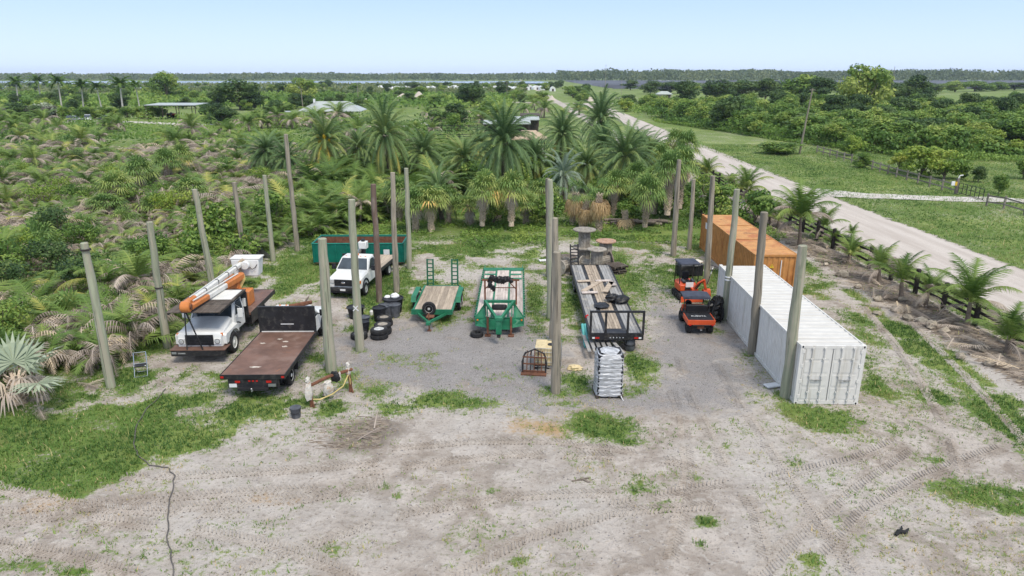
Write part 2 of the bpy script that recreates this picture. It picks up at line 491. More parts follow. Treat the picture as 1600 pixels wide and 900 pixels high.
def obj(name, me, parent=None, loc=None, rz=None, rot=None, scale=None):
    o = bpy.data.objects.new(name, me)
    link(o, parent)
    if loc is not None: o.location = loc
    if rz is not None: o.rotation_euler = (0, 0, rz)
    if rot is not None: o.rotation_euler = rot
    if scale is not None: o.scale = scale if hasattr(scale, '__len__') else (scale,) * 3
    return o


def np_mesh(name, verts, tris, m, tint=None, quads=False):
    me = bpy.data.meshes.new(name)
    verts = np.asarray(verts, np.float32).reshape(-1, 3)
    tris = np.asarray(tris, np.int32)
    k = tris.shape[1]
    me.vertices.add(len(verts))
    me.vertices.foreach_set("co", verts.ravel())
    me.loops.add(tris.size)
    me.loops.foreach_set("vertex_index", tris.ravel())
    me.polygons.add(len(tris))
    me.polygons.foreach_set("loop_start", np.arange(0, tris.size, k, dtype=np.int32))
    me.update(calc_edges=True)
    if tint is not None:
        a = me.attributes.new("tint", 'FLOAT', 'POINT')
        a.data.foreach_set("value", np.asarray(tint, np.float32))
    me.materials.append(MT[m] if isinstance(m, str) else m)
    return me


# ------------------------------------------------------------------ value noise for ground cover
_tab = rng.random((256, 256)).astype(np.float32)


def vnoise(x, y, s, seed=0):
    x = np.asarray(x) / s + seed * 17.3
    y = np.asarray(y) / s + seed * 9.1
    xi, yi = np.floor(x).astype(int), np.floor(y).astype(int)
    fx, fy = x - xi, y - yi
    fx, fy = fx * fx * (3 - 2 * fx), fy * fy * (3 - 2 * fy)
    g = lambda a, b: _tab[a % 256, b % 256]
    return (g(xi, yi) * (1 - fx) + g(xi + 1, yi) * fx) * (1 - fy) + (g(xi, yi + 1) * (1 - fx) + g(xi + 1, yi + 1) * fx) * fy


def fbm(x, y, s, seed=0, o=4):
    t, a, n = 0, 1, 0
    for i in range(o):
        t = t + a * vnoise(x, y, s / 2 ** i, seed + i)
        n += a
        a *= 0.55
    return t / n


def sstep(v, lo, hi):
    t = np.clip((v - lo) / (hi - lo), 0, 1)
    return t * t * (3 - 2 * t)


def poly_in(x, y, poly):
    """signed distance, positive inside"""
    d = np.full(x.shape, 1e9)
    ins = np.zeros(x.shape, bool)
    n = len(poly)
    for i in range(n):
        ax, ay = poly[i][:2]
        bx, by = poly[(i + 1) % n][:2]
        ex, ey = bx - ax, by - ay
        wx, wy = x - ax, y - ay
        t = np.clip((wx * ex + wy * ey) / (ex * ex + ey * ey + 1e-9), 0, 1)
        d = np.minimum(d, (wx - ex * t) ** 2 + (wy - ey * t) ** 2)
        c = ((ay > y) != (by > y)) & (x < (bx - ax) * (y - ay) / ((by - ay) if abs(by - ay) > 1e-9 else 1e-9) + ax)
        ins ^= c
    d = np.sqrt(d)
    return np.where(ins, d, -d)
# ------------------------------------------------------------------ the setting: ground
def pts(l):
    return [at(*p) for p in l]


LAWN = pts([(-60, 790), (90, 776), (130, 755), (190, 737), (240, 718), (330, 714), (380, 684), (450, 668), (510, 648), (560, 634), (610, 612), (575, 585), (520, 575), (500, 590), (470, 602), (350, 612), (340, 570), (262, 556), (262, 530), (300, 515), (330, 470), (250, 500), (150, 560), (0, 590), (-100, 600)])
REAR = pts([(480, 396), (440, 372), (470, 330), (1050, 338), (1060, 368), (900, 382), (640, 376)])
MIDL = pts([(430, 420), (480, 385), (640, 392), (650, 430), (612, 470), (600, 505), (560, 530), (536, 500), (500, 440), (470, 445), (430, 470)])
STRIP = pts([(1350, 478), (1420, 500), (1520, 570), (1610, 640), (1640, 740), (1560, 665), (1450, 570), (1380, 515)])
BOXR = pts([(1210, 600), (1235, 640), (1330, 640), (1352, 560), (1395, 610), (1430, 660), (1425, 705), (1330, 705), (1250, 670)])
GRAV = pts([(470, 590), (510, 535), (560, 500), (640, 505), (740, 480), (750, 430), (840, 430), (850, 520), (890, 580), (905, 600), (1040, 600), (1000, 500), (1010, 420), (1060, 480), (1130, 540), (1190, 600), (1120, 640), (860, 640), (640, 610), (540, 610)])
# wheel tracks: (surveyed line, width, lug pitch, chevron sweep)
TL = [([(-20, 818), (150, 800), (300, 792), (480, 778), (560, 765), (620, 735)], .55, .14, .16), ([(-20, 800), (160, 785), (330, 772), (500, 762)], .5, .14, .16),
      ([(200, 745), (330, 742), (450, 735), (600, 722)], .5, .13, .15), ([(150, 812), (300, 828), (420, 850), (520, 885), (560, 905)], .5, .13, .16), ([(0, 850), (120, 870), (240, 905)], .5, .13, .16),
      ([(1060, 560), (1075, 610), (1095, 650), (1130, 720), (1180, 800), (1200, 880)], .45, .13, .15), ([(1120, 570), (1150, 620), (1190, 680), (1230, 740), (1290, 830), (1340, 900)], .45, .13, .15),
      ([(1400, 690), (1330, 720), (1230, 740), (1100, 760), (950, 790)], .5, .14, .16), ([(1560, 700), (1440, 745), (1350, 800), (1290, 870)], .5, .14, .16), ([(1180, 905), (1240, 840), (1330, 760), (1420, 700)], .5, .14, .16),
      ([(560, 740), (680, 722), (800, 710), (920, 712), (1060, 720)], .5, .13, .15), ([(620, 700), (740, 690), (860, 690), (980, 705), (1100, 735)], .45, .13, .15), ([(1420, 500), (1480, 560), (1540, 620), (1600, 690)], .4, .13, .12), ([(1350, 480), (1400, 540), (1440, 600), (1480, 670), (1500, 740)], .4, .13, .12),
      ([(330, 905), (480, 850), (640, 800), (800, 775), (960, 770)], .5, .14, .16), ([(700, 905), (820, 840), (960, 800), (1120, 790)], .45, .13, .15), ([(-20, 760), (120, 790), (240, 800), (380, 802)], .5, .14, .16), ([(1040, 905), (1060, 820), (1075, 740), (1068, 660), (1045, 600)], .45, .13, .15)]
# grass tufts and patches: (px, py, half width px, half height px, strength)
BLOBS = [(690, 625, 45, 14, .9), (620, 640, 40, 12, .8), (740, 630, 40, 10, .7), (585, 610, 30, 14, .9), (940, 665, 50, 22, 1), (985, 690, 30, 8, .6), (1000, 770, 35, 26, .8), (1030, 790, 22, 12, .8), (1105, 815, 18, 8, .9), (1095, 850, 10, 6, .9), (1270, 872, 24, 12, .8), (1460, 620, 26, 14, .9), (1530, 770, 70, 26, .9), (1580, 795, 40, 14, .8), (1470, 720, 35, 8, .6), (1120, 700, 35, 14, .7), (1240, 725, 18, 8, .7), (900, 600, 26, 18, .9), (880, 630, 30, 10, .6), (1000, 575, 26, 24, 1), (990, 610, 24, 14, .8), (935, 490, 10, 60, .8), (905, 470, 12, 40, .8), (985, 430, 14, 40, 1), (970, 400, 20, 12, .8), (840, 510, 16, 20, .7), (835, 460, 14, 30, .9), (830, 400, 20, 14, .8), (700, 500, 26, 10, .6), (720, 460, 14, 26, .6), (755, 395, 40, 8, .5), (680, 425, 22, 14, .5), (735, 420, 16, 18, .5), (1080, 415, 20, 12, .6), (1050, 440, 14, 20, .5), (1085, 370, 60, 16, .9), (1115, 320, 20, 60, .9), (1260, 600, 20, 14, .7), (520, 860, 30, 18, .35), (40, 885, 50, 14, .6), (115, 893, 30, 8, .6), (812, 877, 16, 8, .7), (770, 768, 14, 7, .5), (610, 760, 18, 9, .6), (622, 775, 10, 8, .7), (700, 820, 20, 8, .3), (1180, 650, 30, 16, .35), (1350, 520, 30, 24, .7), (1340, 500, 22, 14, .8), (1265, 440, 14, 20, .6), (570, 735, 14, 7, .4), (705, 885, 16, 8, .4), (510, 765, 26, 6, .35), (1400, 670, 40, 20, .5), (895, 720, 10, 14, .45), (1080, 745, 16, 9, .5), (1330, 845, 12, 7, .5), (1410, 610, 26, 10, .5), (610, 565, 40, 14, .45), (530, 590, 40, 16, .7)]
ROAD_X0, ROAD_X1 = 27.0, 34.0
# weeds that the mower and wheels miss: round the pole feet and under the trailers
PL_BASE = [(-16.6, 26, .8), (-16.3, 30, .8), (-7.95, 27.5, .7), (-7.2, 29.9, .5), (-7.6, 37.1, .9), (-6.9, 39.1, .9), (-6.9, 44.1, .8), (2.2, 42, .8), (2, 34.3, .7), (2, 31.2, .7), (1.8, 25.4, .8), (11.6, 47.5, .7), (13.2, 49.4, .7), (12, 40.5, .6), (11.2, 29.4, .6), (11, 25, .7), (-2.2, 34, .5), (-2.1, 37, .6), (1.0, 35, .6), (1.1, 38, .6), (3.3, 33, .6), (3.3, 36, .7), (6.5, 34, .6), (6.6, 37, .8), (6.6, 40, .8), (-5.6, 36, .5), (-2.6, 36, .5), (4.6, 29.3, .6), (-12.2, 27, .7), (-12.2, 30, .8), (-8.9, 29, .7), (-7.6, 33, .9), (-8.4, 40, 1.0), (-11.4, 40, 1.2), (-12.6, 36, 1.3)]


def cover(x, y):
    """grass, gravel, brown litter, straw at ground points"""
    x = np.asarray(x, float)
    y = np.asarray(y, float)
    n1 = fbm(x, y, 3.0, 1)
    n2 = fbm(x, y, 1.1, 5)
    n3 = fbm(x, y, 14, 9, 3)
    g = np.zeros(x.shape)
    near = (y < 75) & (np.abs(x) < 60)
    outside = sstep(-x, 16.3, 18.3) * sstep(y, 25 + 0 * x, 28 + 0 * x)
    back = sstep(y, 50, 53.5)
    rightv = sstep(x, 23.6, 24.6)
    far = np.maximum(np.maximum(outside, back), rightv)
    g = np.maximum(g, far * (0.80 + 0.45 * (n1 - 0.5) + 0.35 * (n3 - 0.5)))
    lawnE = np.where(near, sstep(poly_in(x, y, LAWN) + (n1 - 0.5) * 3.2 + (n2 - 0.5) * 2.0, -0.9, 1.0), 0)
    dpatch = sstep(n1 * 0.6 + n2 * 0.4, 0.36, 0.6)
    upper = sstep(y, 21.5, 25.5)
    g = np.maximum(g, lawnE * (1 - upper * (0.15 + 0.75 * (1 - sstep(n2 * 0.6 + fbm(x, y, 2.0, 33) * 0.4, 0.36, 0.58)))) * (0.66 + 0.5 * dpatch))
    for poly, st in ((REAR, 1.0), (MIDL, .85), (STRIP, .95), (BOXR, .7)):
        e = np.where(near, sstep(poly_in(x, y, poly) + (n1 - 0.5) * 2.4, -0.6, 0.8), 0)
        g = np.maximum(g, e * st * (0.45 + 0.85 * dpatch))
    for px, py, w, h, st in BLOBS:
        c = at(px, py)
        a = at(px + w, py)
        b0, b1 = at(px, py - h), at(px, py + h)
        rx, ry = a.x - c.x, (b0.y - b1.y) / 2
        q = ((x - c.x) / rx) ** 2 + ((y - (b0.y + b1.y) / 2) / ry) ** 2
        e = np.exp(-q * 0.75) * st * (0.16 + 2.0 * n2 * (0.4 + 1.1 * n1))
        g = np.maximum(g, e)
    for q in PL_BASE:
        e = np.exp(-((x - q[0]) ** 2 + (y - q[1]) ** 2) / q[2] ** 2) * (0.2 + 1.2 * n2)
        g = np.maximum(g, e)
    # sparse weeds over the whole yard
    yard = 1 - far
    g = np.maximum(g, yard * sstep(n2 * 0.55 + n1 * 0.45, 0.56 - 0.2 * sstep(y, 31, 44), 0.72) * (0.36 + 0.36 * sstep(y, 24, 40)))
    base = yard * (0.28 + 0.1 * sstep(y, 20, 26) + 0.54 * sstep(y, 29, 40)) * sstep(fbm(x, y, 6.5, 40, 3) * 0.6 + n2 * 0.4, 0.40, 0.60) * (0.5 + n1)
    base = base * (1 - 0.6 * np.where(near, sstep(poly_in(x, y, GRAV), -1, 1), 0))
    g = np.maximum(g, base)
    # road, verges and drive stay bare where the wheels run
    pathx = 17.2 + 0.0 * y + 1.2 * np.sin(y * 0.06)
    gr = np.where(near, sstep(poly_in(x, y, GRAV) + (n1 - 0.5) * 3.0, -2.5, 2.5), 0)
    lit = sstep(x, 20.6, 21.8) * sstep(-x, -24.6, -23.6) * sstep(y, 15, 20) * (1 - sstep(y, 62, 70)) * (0.45 + 0.7 * n2)
    fieldl = outside * (1 - sstep(y, 95, 105))
    lit = np.maximum(lit, fieldl * sstep(n2, 0.4, 0.65) * 0.8)
    g = np.where(fieldl > 0.5, g * 0.9, g)
    g = g * (1 - 0.75 * np.clip(sstep(x, 20, 21) * sstep(-x, -24.4, -23.6), 0, 1))
    for px, py, rr in ((580, 672, 1.2), (560, 690, 1.0)):
        c = at(px, py)
        lit = np.maximum(lit, np.exp(-((x - c.x) ** 2 / (1.6 * rr) ** 2 + (y - c.y) ** 2 / rr ** 2)) * 0.9)
    st = np.zeros(x.shape)
    for px, py, rr in ((430, 782, 0.8), (250, 650, 1.3), (300, 635, 1.0), (700, 680, 1.0), (820, 668, 1.4), (860, 672, 1.2), (60, 785, 1.2)):
        c = at(px, py)
        st = np.maximum(st, 0.8 * np.exp(-((x - c.x) ** 2 / (1.7 * rr) ** 2 + (y - c.y) ** 2 / (0.8 * rr) ** 2)) * (0.1 + 1.1 * n2))
    if np.max(y) < 1e9:
        dm = np.full(x.shape, 9.0)
        sel = near & (y < 40)
        if np.any(sel):
            xs, ys = x[sel], y[sel]
            dd = np.full(xs.shape, 9.0)
            for line, w, p_, c_ in TL:
                P = [at(*q) for q in line]
                for a, b in zip(P, P[1:]):
                    ex, ey = b.x - a.x, b.y - a.y
                    t = np.clip(((xs - a.x) * ex + (ys - a.y) * ey) / (ex * ex + ey * ey), 0, 1)
                    dd = np.minimum(dd, np.hypot(xs - a.x - ex * t, ys - a.y - ey * t) / w)
            dm[sel] = dd
        tk = 1 - sstep(dm, 0.35, 0.75)
        lit = np.maximum(lit, tk * (0.1 + 0.42 * n2))
        g = g * (1 - 0.45 * tk)
    return np.clip(g, 0, 1), np.clip(gr, 0, 1), np.clip(lit, 0, 1), np.clip(st, 0, 1)


def relief(x, y):
    a = (fbm(x, y, 1.3, 21, 3) - 0.5) * 0.05 + (fbm(x, y, 0.45, 25, 2) - 0.5) * 0.03
    return np.where(y < 80, a, 0.0)


def grow(a0, step, k, end):
    out = []
    v = a0
    while v < end:
        step *= k
        v += step
        out.append(v)
    return out


gx = np.arange(-36, 36.01, 0.15)
ext = grow(36, 0.15, 1.09, 12000)
gx = np.concatenate([-np.array(ext[::-1]), gx, ext])
gy = np.arange(13.5, 56, 0.15)
gy = np.concatenate([[-400, -100, -20, 0, 6, 10, 12], gy, grow(56, 0.15, 1.045, 14000)])
XX, YY = np.meshgrid(gx, gy)
nx, ny = len(gx), len(gy)
ZZ = relief(XX, YY)
idx = np.arange(nx * ny).reshape(ny, nx)
quads = np.stack([idx[:-1, :-1], idx[:-1, 1:], idx[1:, 1:], idx[1:, :-1]], -1).reshape(-1, 4)


def ground_material():
    m, nt, b = new_mat('ground')
    pos = nt.nodes.new("ShaderNodeNewGeometry").outputs["Position"]
    at_ = nt.nodes.new("ShaderNodeAttribute")
    at_.attribute_name = "cover"
    sep = nt.nodes.new("ShaderNodeSeparateColor")
    nt.links.new(at_.outputs["Color"], sep.inputs[0])
    g, gr, li, st = sep.outputs[0], sep.outputs[1], sep.outputs[2], at_.outputs["Alpha"]
    fine = noise_n(nt, pos, 7, 5, 0.7)
    mid = noise_n(nt, pos, 0.9, 6, 0.62, 0.4)
    big = noise_n(nt, pos, 0.16, 4, 0.55)
    speck = noise_n(nt, pos, 30, 3, 0.7)
    # sand: pale, greyer where trampled, brown patches of old chaff
    sand = mixc(nt, smooth_n(nt, mid, 0.34, 0.66), (0.31, 0.262, 0.218, 1), (0.51, 0.455, 0.40, 1))
    sand = mixc(nt, smooth_n(nt, big, 0.42, 0.66), sand, (0.48, 0.44, 0.395, 1))
    sand = mixc(nt, math_n(nt, 'MULTIPLY', smooth_n(nt, fine, 0.51, 0.67), 0.6), sand, (0.19, 0.155, 0.125, 1))
    sand = mixc(nt, math_n(nt, 'MULTIPLY', smooth_n(nt, speck, 0.6, 0.74), 0.6), sand, (0.14, 0.12, 0.1, 1))
    tramp = noise_n(nt, scaled(nt, pos, (0.5, 1.4, 1)), 0.55, 7, 0.72, 1.2)
    sand = mixc(nt, math_n(nt, 'MULTIPLY', smooth_n(nt, tramp, 0.5, 0.68), 0.42), sand, (0.25, 0.21, 0.175, 1))
    lump = noise_n(nt, pos, 2.4, 6, 0.75, 0.8)
    sand = mixc(nt, math_n(nt, 'MULTIPLY', smooth_n(nt, lump, 0.54, 0.64), 0.55), sand, (0.56, 0.52, 0.47, 1))
    grav = mixc(nt, smooth_n(nt, speck, 0.32, 0.68), (0.13, 0.125, 0.124, 1), (0.36, 0.345, 0.34, 1))
    gm = smooth_n(nt, math_n(nt, 'MULTIPLY_ADD', math_n(nt, 'SUBTRACT', mid, 0.5), 2.2, gr), 0.3, 0.9)
    c = mixc(nt, math_n(nt, 'MULTIPLY', gm, 0.76), sand, grav)
    straw = mixc(nt, fine, (0.36, 0.22, 0.11, 1), (0.5, 0.36, 0.2, 1))
    c = mixc(nt, smooth_n(nt, math_n(nt, 'MULTIPLY_ADD', math_n(nt, 'SUBTRACT', fine, 0.5), 0.8, st), 0.4, 0.75), c, straw)
    brown = mixc(nt, smooth_n(nt, fine, 0.35, 0.65), (0.11, 0.09, 0.072, 1), (0.29, 0.245, 0.2, 1))
    lm = smooth_n(nt, math_n(nt, 'MULTIPLY_ADD', math_n(nt, 'SUBTRACT', fine, 0.5), 0.7, li), 0.35, 0.7)
    c = mixc(nt, math_n(nt, 'MULTIPLY', lm, 0.85), c, brown)
    gcol = mixc(nt, smooth_n(nt, fine, 0.3, 0.7), (0.085, 0.135, 0.032, 1), (0.175, 0.255, 0.06, 1))
    gcol = mixc(nt, smooth_n(nt, big, 0.45, 0.7), gcol, (0.22, 0.275, 0.075, 1))
    gcol = mixc(nt, math_n(nt, 'MULTIPLY', smooth_n(nt, mid, 0.5, 0.72), 0.55), gcol, (0.2, 0.19, 0.075, 1))
    patch = noise_n(nt, pos, 2.6, 6, 0.7)
    gk = math_n(nt, 'ADD', g, math_n(nt, 'MULTIPLY', math_n(nt, 'SUBTRACT', fine, 0.5), 1.5))
    gk = math_n(nt, 'ADD', gk, math_n(nt, 'MULTIPLY', math_n(nt, 'SUBTRACT', patch, 0.5), 1.6))
    gmask = smooth_n(nt, gk, 0.3, 0.75)
    c = mixc(nt, gmask, c, gcol)
    nt.links.new(c, b.inputs["Base Color"])
    b.inputs["Roughness"].default_value = 0.95
    b.inputs["Specular IOR Level"].default_value = 0.15
    h = math_n(nt, 'ADD', math_n(nt, 'MULTIPLY', fine, 0.6), math_n(nt, 'MULTIPLY', mid, 1.2))
    h = math_n(nt, 'ADD', h, math_n(nt, 'MULTIPLY', speck, 0.35))
    h = math_n(nt, 'ADD', h, math_n(nt, 'MULTIPLY', lump, 1.0))
    bump_n(nt, h, 0.8, 0.12, b)
    return m


MT['ground'] = ground_material()


def put_cover(me, x, y):
    a = me.attributes.new("cover", 'FLOAT_COLOR', 'POINT')
    a.data.foreach_set("color", np.stack(cover(x, y), -1).astype(np.float32).ravel())


gm_ = np_mesh('ground', np.stack([XX, YY, ZZ], -1).reshape(-1, 3), quads, MT['ground'])
put_cover(gm_, XX.ravel(), YY.ravel())
gm_.polygons.foreach_set("use_smooth", [True] * len(gm_.polygons))
tag(obj('ground', gm_), kind='structure')


def bilerp_z(x, y):
    return relief(np.asarray(x, float), np.asarray(y, float))


# ------------------------------------------------------------------ road, drive, paths, water
def sheet_mat(name, c0, c1, c2, scale=0.8, stretch=(1, 1, 1), edge=True, spec=0.15, rough=0.95):
    """bare sand surface whose edge breaks up into the verge"""
    m, nt, b = new_mat(name)
    pos = nt.nodes.new("ShaderNodeNewGeometry").outputs["Position"]
    sp = scaled(nt, pos, stretch)
    n = noise_n(nt, sp, scale, 6, 0.65)
    f = noise_n(nt, pos, 6, 4, 0.7)
    c = mixc(nt, smooth_n(nt, n, 0.35, 0.65), c0, c1)
    c = mixc(nt, math_n(nt, 'MULTIPLY', smooth_n(nt, f, 0.52, 0.72), 0.5), c, c2)
    nt.links.new(c, b.inputs["Base Color"])
    b.inputs["Roughness"].default_value = rough
    b.inputs["Specular IOR Level"].default_value = spec
    bump_n(nt, math_n(nt, 'ADD', n, f), 0.4, 0.05, b)
    if edge:
        a = nt.nodes.new("ShaderNodeAttribute")
        a.attribute_name = "tint"
        k = smooth_n(nt, math_n(nt, 'ADD', a.outputs["Fac"], math_n(nt, 'MULTIPLY', math_n(nt, 'SUBTRACT', noise_n(nt, pos, 0.9, 5, 0.7), 0.5), 1.3)), 0.3, 0.55)
        nt.links.new(k, b.inputs["Alpha"])
    return m


MT['road'] = sheet_mat('road', (0.42, 0.37, 0.325, 1), (0.51, 0.46, 0.41, 1), (0.34, 0.28, 0.23, 1), 0.5, (1.6, 0.12, 1))
MT['path'] = sheet_mat('path', (0.45, 0.41, 0.37, 1), (0.58, 0.55, 0.51, 1), (0.36, 0.3, 0.25, 1), 0.6)
MT['dirt'] = sheet_mat('dirt', (0.3, 0.255, 0.215, 1), (0.4, 0.35, 0.3, 1), (0.2, 0.16, 0.12, 1), 0.6)


def strip(name, line, widths, m, z=0.035, n=9, sub=3.0):
    """a ribbon along line (x, y) with soft-edge attribute across it"""
    P = [Vector((p[0], p[1], 0)) for p in line]
    W = widths if hasattr(widths, '__len__') else [widths] * len(P)
    L, WW = [], []
    for i in range(len(P) - 1):
        k = max(1, int((P[i + 1] - P[i]).length / sub))
        for j in range(k):
            t = j / k
            L.append(P[i].lerp(P[i + 1], t))
            WW.append(W[i] * (1 - t) + W[i + 1] * t)
    L.append(P[-1])
    WW.append(W[-1])
    vs, ti, fs = [], [], []
    cross = [-0.62, -0.5, -0.4, -0.2, 0, 0.2, 0.4, 0.5, 0.62]
    tv = [0, 0.35, 0.75, 1.3, 1.3, 1.3, 0.75, 0.35, 0]
    for i, p in enumerate(L):
        d = (L[min(i + 1, len(L) - 1)] - L[max(0, i - 1)]).normalized()
        s = Vector((d.y, -d.x, 0))
        for c, t in zip(cross, tv):
            q = p + s * c * WW[i]
            vs.append((q.x, q.y, z))
            ti.append(t)
    for i in range(len(L) - 1):
        for k in range(8):
            fs.append((i * 9 + k, i * 9 + k + 1, (i + 1) * 9 + k + 1, (i + 1) * 9 + k))
    return tag(obj(name, np_mesh(name, vs, fs, m, ti)), kind='structure')


RC = (ROAD_X0 + ROAD_X1) / 2
strip('road', [(RC + .2, -20), (RC, 20), (RC + .1, 60), (RC + .6, 90), (RC + 1.5, 130), (RC + 3, 190), (RC + 5, 260), (RC + 3, 330)], [7.4, 7.3, 7.1, 7, 7, 7, 7, 7], 'road')
strip('road', [(RC + 3, 325), (-10, 345), (-60, 352), (-150, 356), (-260, 350)], 7, 'road', 0.045)
strip('road', [(RC + 3, 325), (70, 330), (160, 334)], 6, 'road', 0.045)
strip('path', [(33.5, 75.5), (38, 73), at(1400, 308), at(1500, 312), at(1560, 312), at(1640, 318)], [6, 3.6, 3.3, 3.2, 3.2, 3.2], 'path', 0.055)
strip('path', [at(-60, 236), at(120, 236), at(200, 237), at(260, 240), at(420, 243)], [3, 4, 4.5, 4, 3], 'path', 0.04)
strip('path', [at(640, 240), at(670, 232), at(720, 226), at(780, 224)], [2, 2.6, 3, 2], 'path', 0.04)
strip('path', [at(770, 248), at(850, 262), at(835, 240), at(832, 225)], [3, 4, 4, 3], 'path', 0.04)
strip('path', [at(520, 208), at(570, 200), at(640, 196), at(690, 190)], [5, 7, 8, 6], 'path', 0.04)
strip('path', [at(70, 192), at(150, 189), at(240, 192), at(330, 196)], [4, 4, 6, 7], 'path', 0.04)
strip('path', [at(1135, 345), at(1105, 315), at(1080, 295)], [1.1, 1.0, .8], 'dirt', 0.04)


def water_mat():
    m, nt, b = new_mat('water')
    b.inputs["Base Color"].default_value = (0.25, 0.3, 0.33, 1)
    b.inputs["Roughness"].default_value = 0.12
    b.inputs["Specular IOR Level"].default_value = 0.8
    v = coords(nt)
    bump_n(nt, noise_n(nt, v, 0.3, 3), 0.15, 0.4, b)
    return m


MT['water'] = water_mat()


def lake(name, poly, z=0.5):
    me = bpy.data.meshes.new(name)
    me.from_pydata([(p[0], p[1], z) for p in poly], [], [tuple(range(len(poly)))])
    me.materials.append(MT['water'])
    tag(obj(name, me), kind='structure')


lake('lake', [(-3000, 900), (-700, 880), (-250, 960), (-40, 1000), (70, 1060), (60, 1420), (-300, 1500), (-900, 1460), (-1600, 1520), (-3000, 1500)], 1.2)
lake('pond', [(-900, 560), (-520, 570), (-380, 610), (-250, 640), (-170, 680), (-150, 720), (-330, 740), (-460, 800), (-700, 760), (-900, 790)], 1.2)
# ------------------------------------------------------------------ vegetation builders
class Leaves:
    def __init__(self):
        self.v, self.t, self.c = [], [], []

    def tri(self, a, b, c, tint):
        n = len(self.v)
        self.v += [a, b, c]
        self.c += [tint] * 3
        self.t.append((n, n + 1, n + 2))

    def mesh(self, name, m):
        return np_mesh(name, self.v, self.t, m, self.c)


UP = Vector((0, 0, 1))


def pinnate(A, base, az, elev, L, droop, nl, ll, lw, tint, hang=0.25, roll=0.0, rw=0.035, fold=0.0, rnd=None):
    rr = rnd or random
    h = Vector((math.cos(az), math.sin(az), 0))
    s0 = Vector((-math.sin(az), math.cos(az), 0))
    n = 9
    p = Vector(base)
    P, T = [p.copy()], []
    for i in range(n):
        a = elev - droop * ((i + 0.5) / n) ** 1.4
        d = h * math.cos(a) + UP * math.sin(a)
        T.append(d)
        p = p + d * (L / n)
        P.append(p.copy())
    T.append(T[-1])
    w = rw
    for i in range(n):
        w2 = rw * (1 - (i + 1) / n) + 0.006
        A.tri(P[i] - s0 * w, P[i] + s0 * w, P[i + 1] + s0 * w2, tint + 0.15)
        A.tri(P[i] - s0 * w, P[i + 1] + s0 * w2, P[i + 1] - s0 * w2, tint + 0.15)
        w = w2
    for k in range(nl):
        s = 0.14 + 0.86 * k / (nl - 1)
        f = s * n
        i = min(int(f), n - 1)
        q = P[i].lerp(P[i + 1], f - i)
        t = T[i]
        nrm = t.cross(s0)
        prof = (math.sin(math.pi * min(1, 0.18 + s * 0.78)) ** 0.7) * 0.85 + 0.15
        for sg in (-1, 1):
            d = s0 * sg * 0.85 + t * (0.45 + 0.5 * s) - UP * (hang + rr.uniform(-.1, .12)) - nrm * fold + Vector((rr.uniform(-.1, .1), rr.uniform(-.1, .1), rr.uniform(-.08, .08)))
            d.normalize()
            l = ll * prof * rr.uniform(.85, 1.1)
            tw = t * (lw / 2)
            A.tri(q - tw, q + tw, q + d * l, tint + rr.uniform(-.08, .08))


def fan(A, base, az, elev, lp, rf, ns, tint, droop=0.35, spread=115, rnd=None, wseg=0.055, curl=0.0):
    rr = rnd or random
    h = Vector((math.cos(az), math.sin(az), 0))
    s0 = Vector((-math.sin(az), math.cos(az), 0))
    t = h * math.cos(elev) + UP * math.sin(elev)
    b = Vector(base)
    hub = b + t * lp - UP * 0.12 * lp
    w = s0 * 0.02
    A.tri(b - w, b + w, hub, tint + .1)
    t2 = (t - UP * 0.35 * (1 + curl)).normalized()
    for k in range(ns):
        a = R(spread) * (2 * k / (ns - 1) - 1)
        d = (t2 * math.cos(a) + s0 * math.sin(a)).normalized()
        r = rf * (0.8 + 0.2 * math.cos(a * 0.7)) * rr.uniform(.88, 1.08)
        lift = t2.cross(s0) * (-0.1 if (k % 2) else 0.06) * r
        mid = hub + d * r * 0.58 + lift
        tip = hub + d * r - UP * droop * r * rr.uniform(.6, 1.3)
        sd = d.cross(t2.cross(s0)).normalized() * wseg * rf
        ti = tint + rr.uniform(-.08, .08)
        A.tri(hub, mid - sd, mid + sd, ti)
        A.tri(mid - sd, tip, mid + sd, ti + .05)


def trunk_mesh(name, h, r0, r1, m, lean=(0, 0), ring=0.0, n=9, flare=1.25):
    k = max(4, int(h / 0.5))
    P, rs = [], []
    for i in range(k + 1):
        t = i / k
        P.append((lean[0] * t * t, lean[1] * t * t, h * t - (0.25 if i == 0 else 0)))
        rs.append((r0 * (1 - t) + r1 * t) * (flare if i == 0 else 1) * (1 + (ring if i % 2 else -ring)))
    return MB().tube(P, rs, n).mesh(name, m, True)


def boots_mesh(name, h, r, lean=(0, 0), seed=0, m='boots'):
    """trunk covered with criss-cross stubs of old leaf bases"""
    rr = random.Random(seed)
    b = MB()
    b.tube([(lean[0] * t * t, lean[1] * t * t, h * t - (.2 if t == 0 else 0)) for t in (0, .25, .5, .75, 1)], [r * 1.05, r * .85, r * .8, r * .85, r * .7], 9)
    z, k = 0.1, 0
    while z < h:
        t = z / h
        for j in range(7):
            az = 2 * math.pi * (j + 0.5 * (k % 2)) / 7 + rr.uniform(-.1, .1)
            c, s = math.cos(az), math.sin(az)
            x0, y0 = lean[0] * t * t, lean[1] * t * t
            o = rr.uniform(.8, 1.25)
            a = Vector((x0 + c * r * .75, y0 + s * r * .75, z))
            e = Vector((x0 + c * r * (1.25 * o), y0 + s * r * (1.25 * o), z + .2 * o))
            b.bar(a, e, .09, .035, up=(c, s, 0.5))
        z += .12
        k += 1
    return b.mesh(name, m)


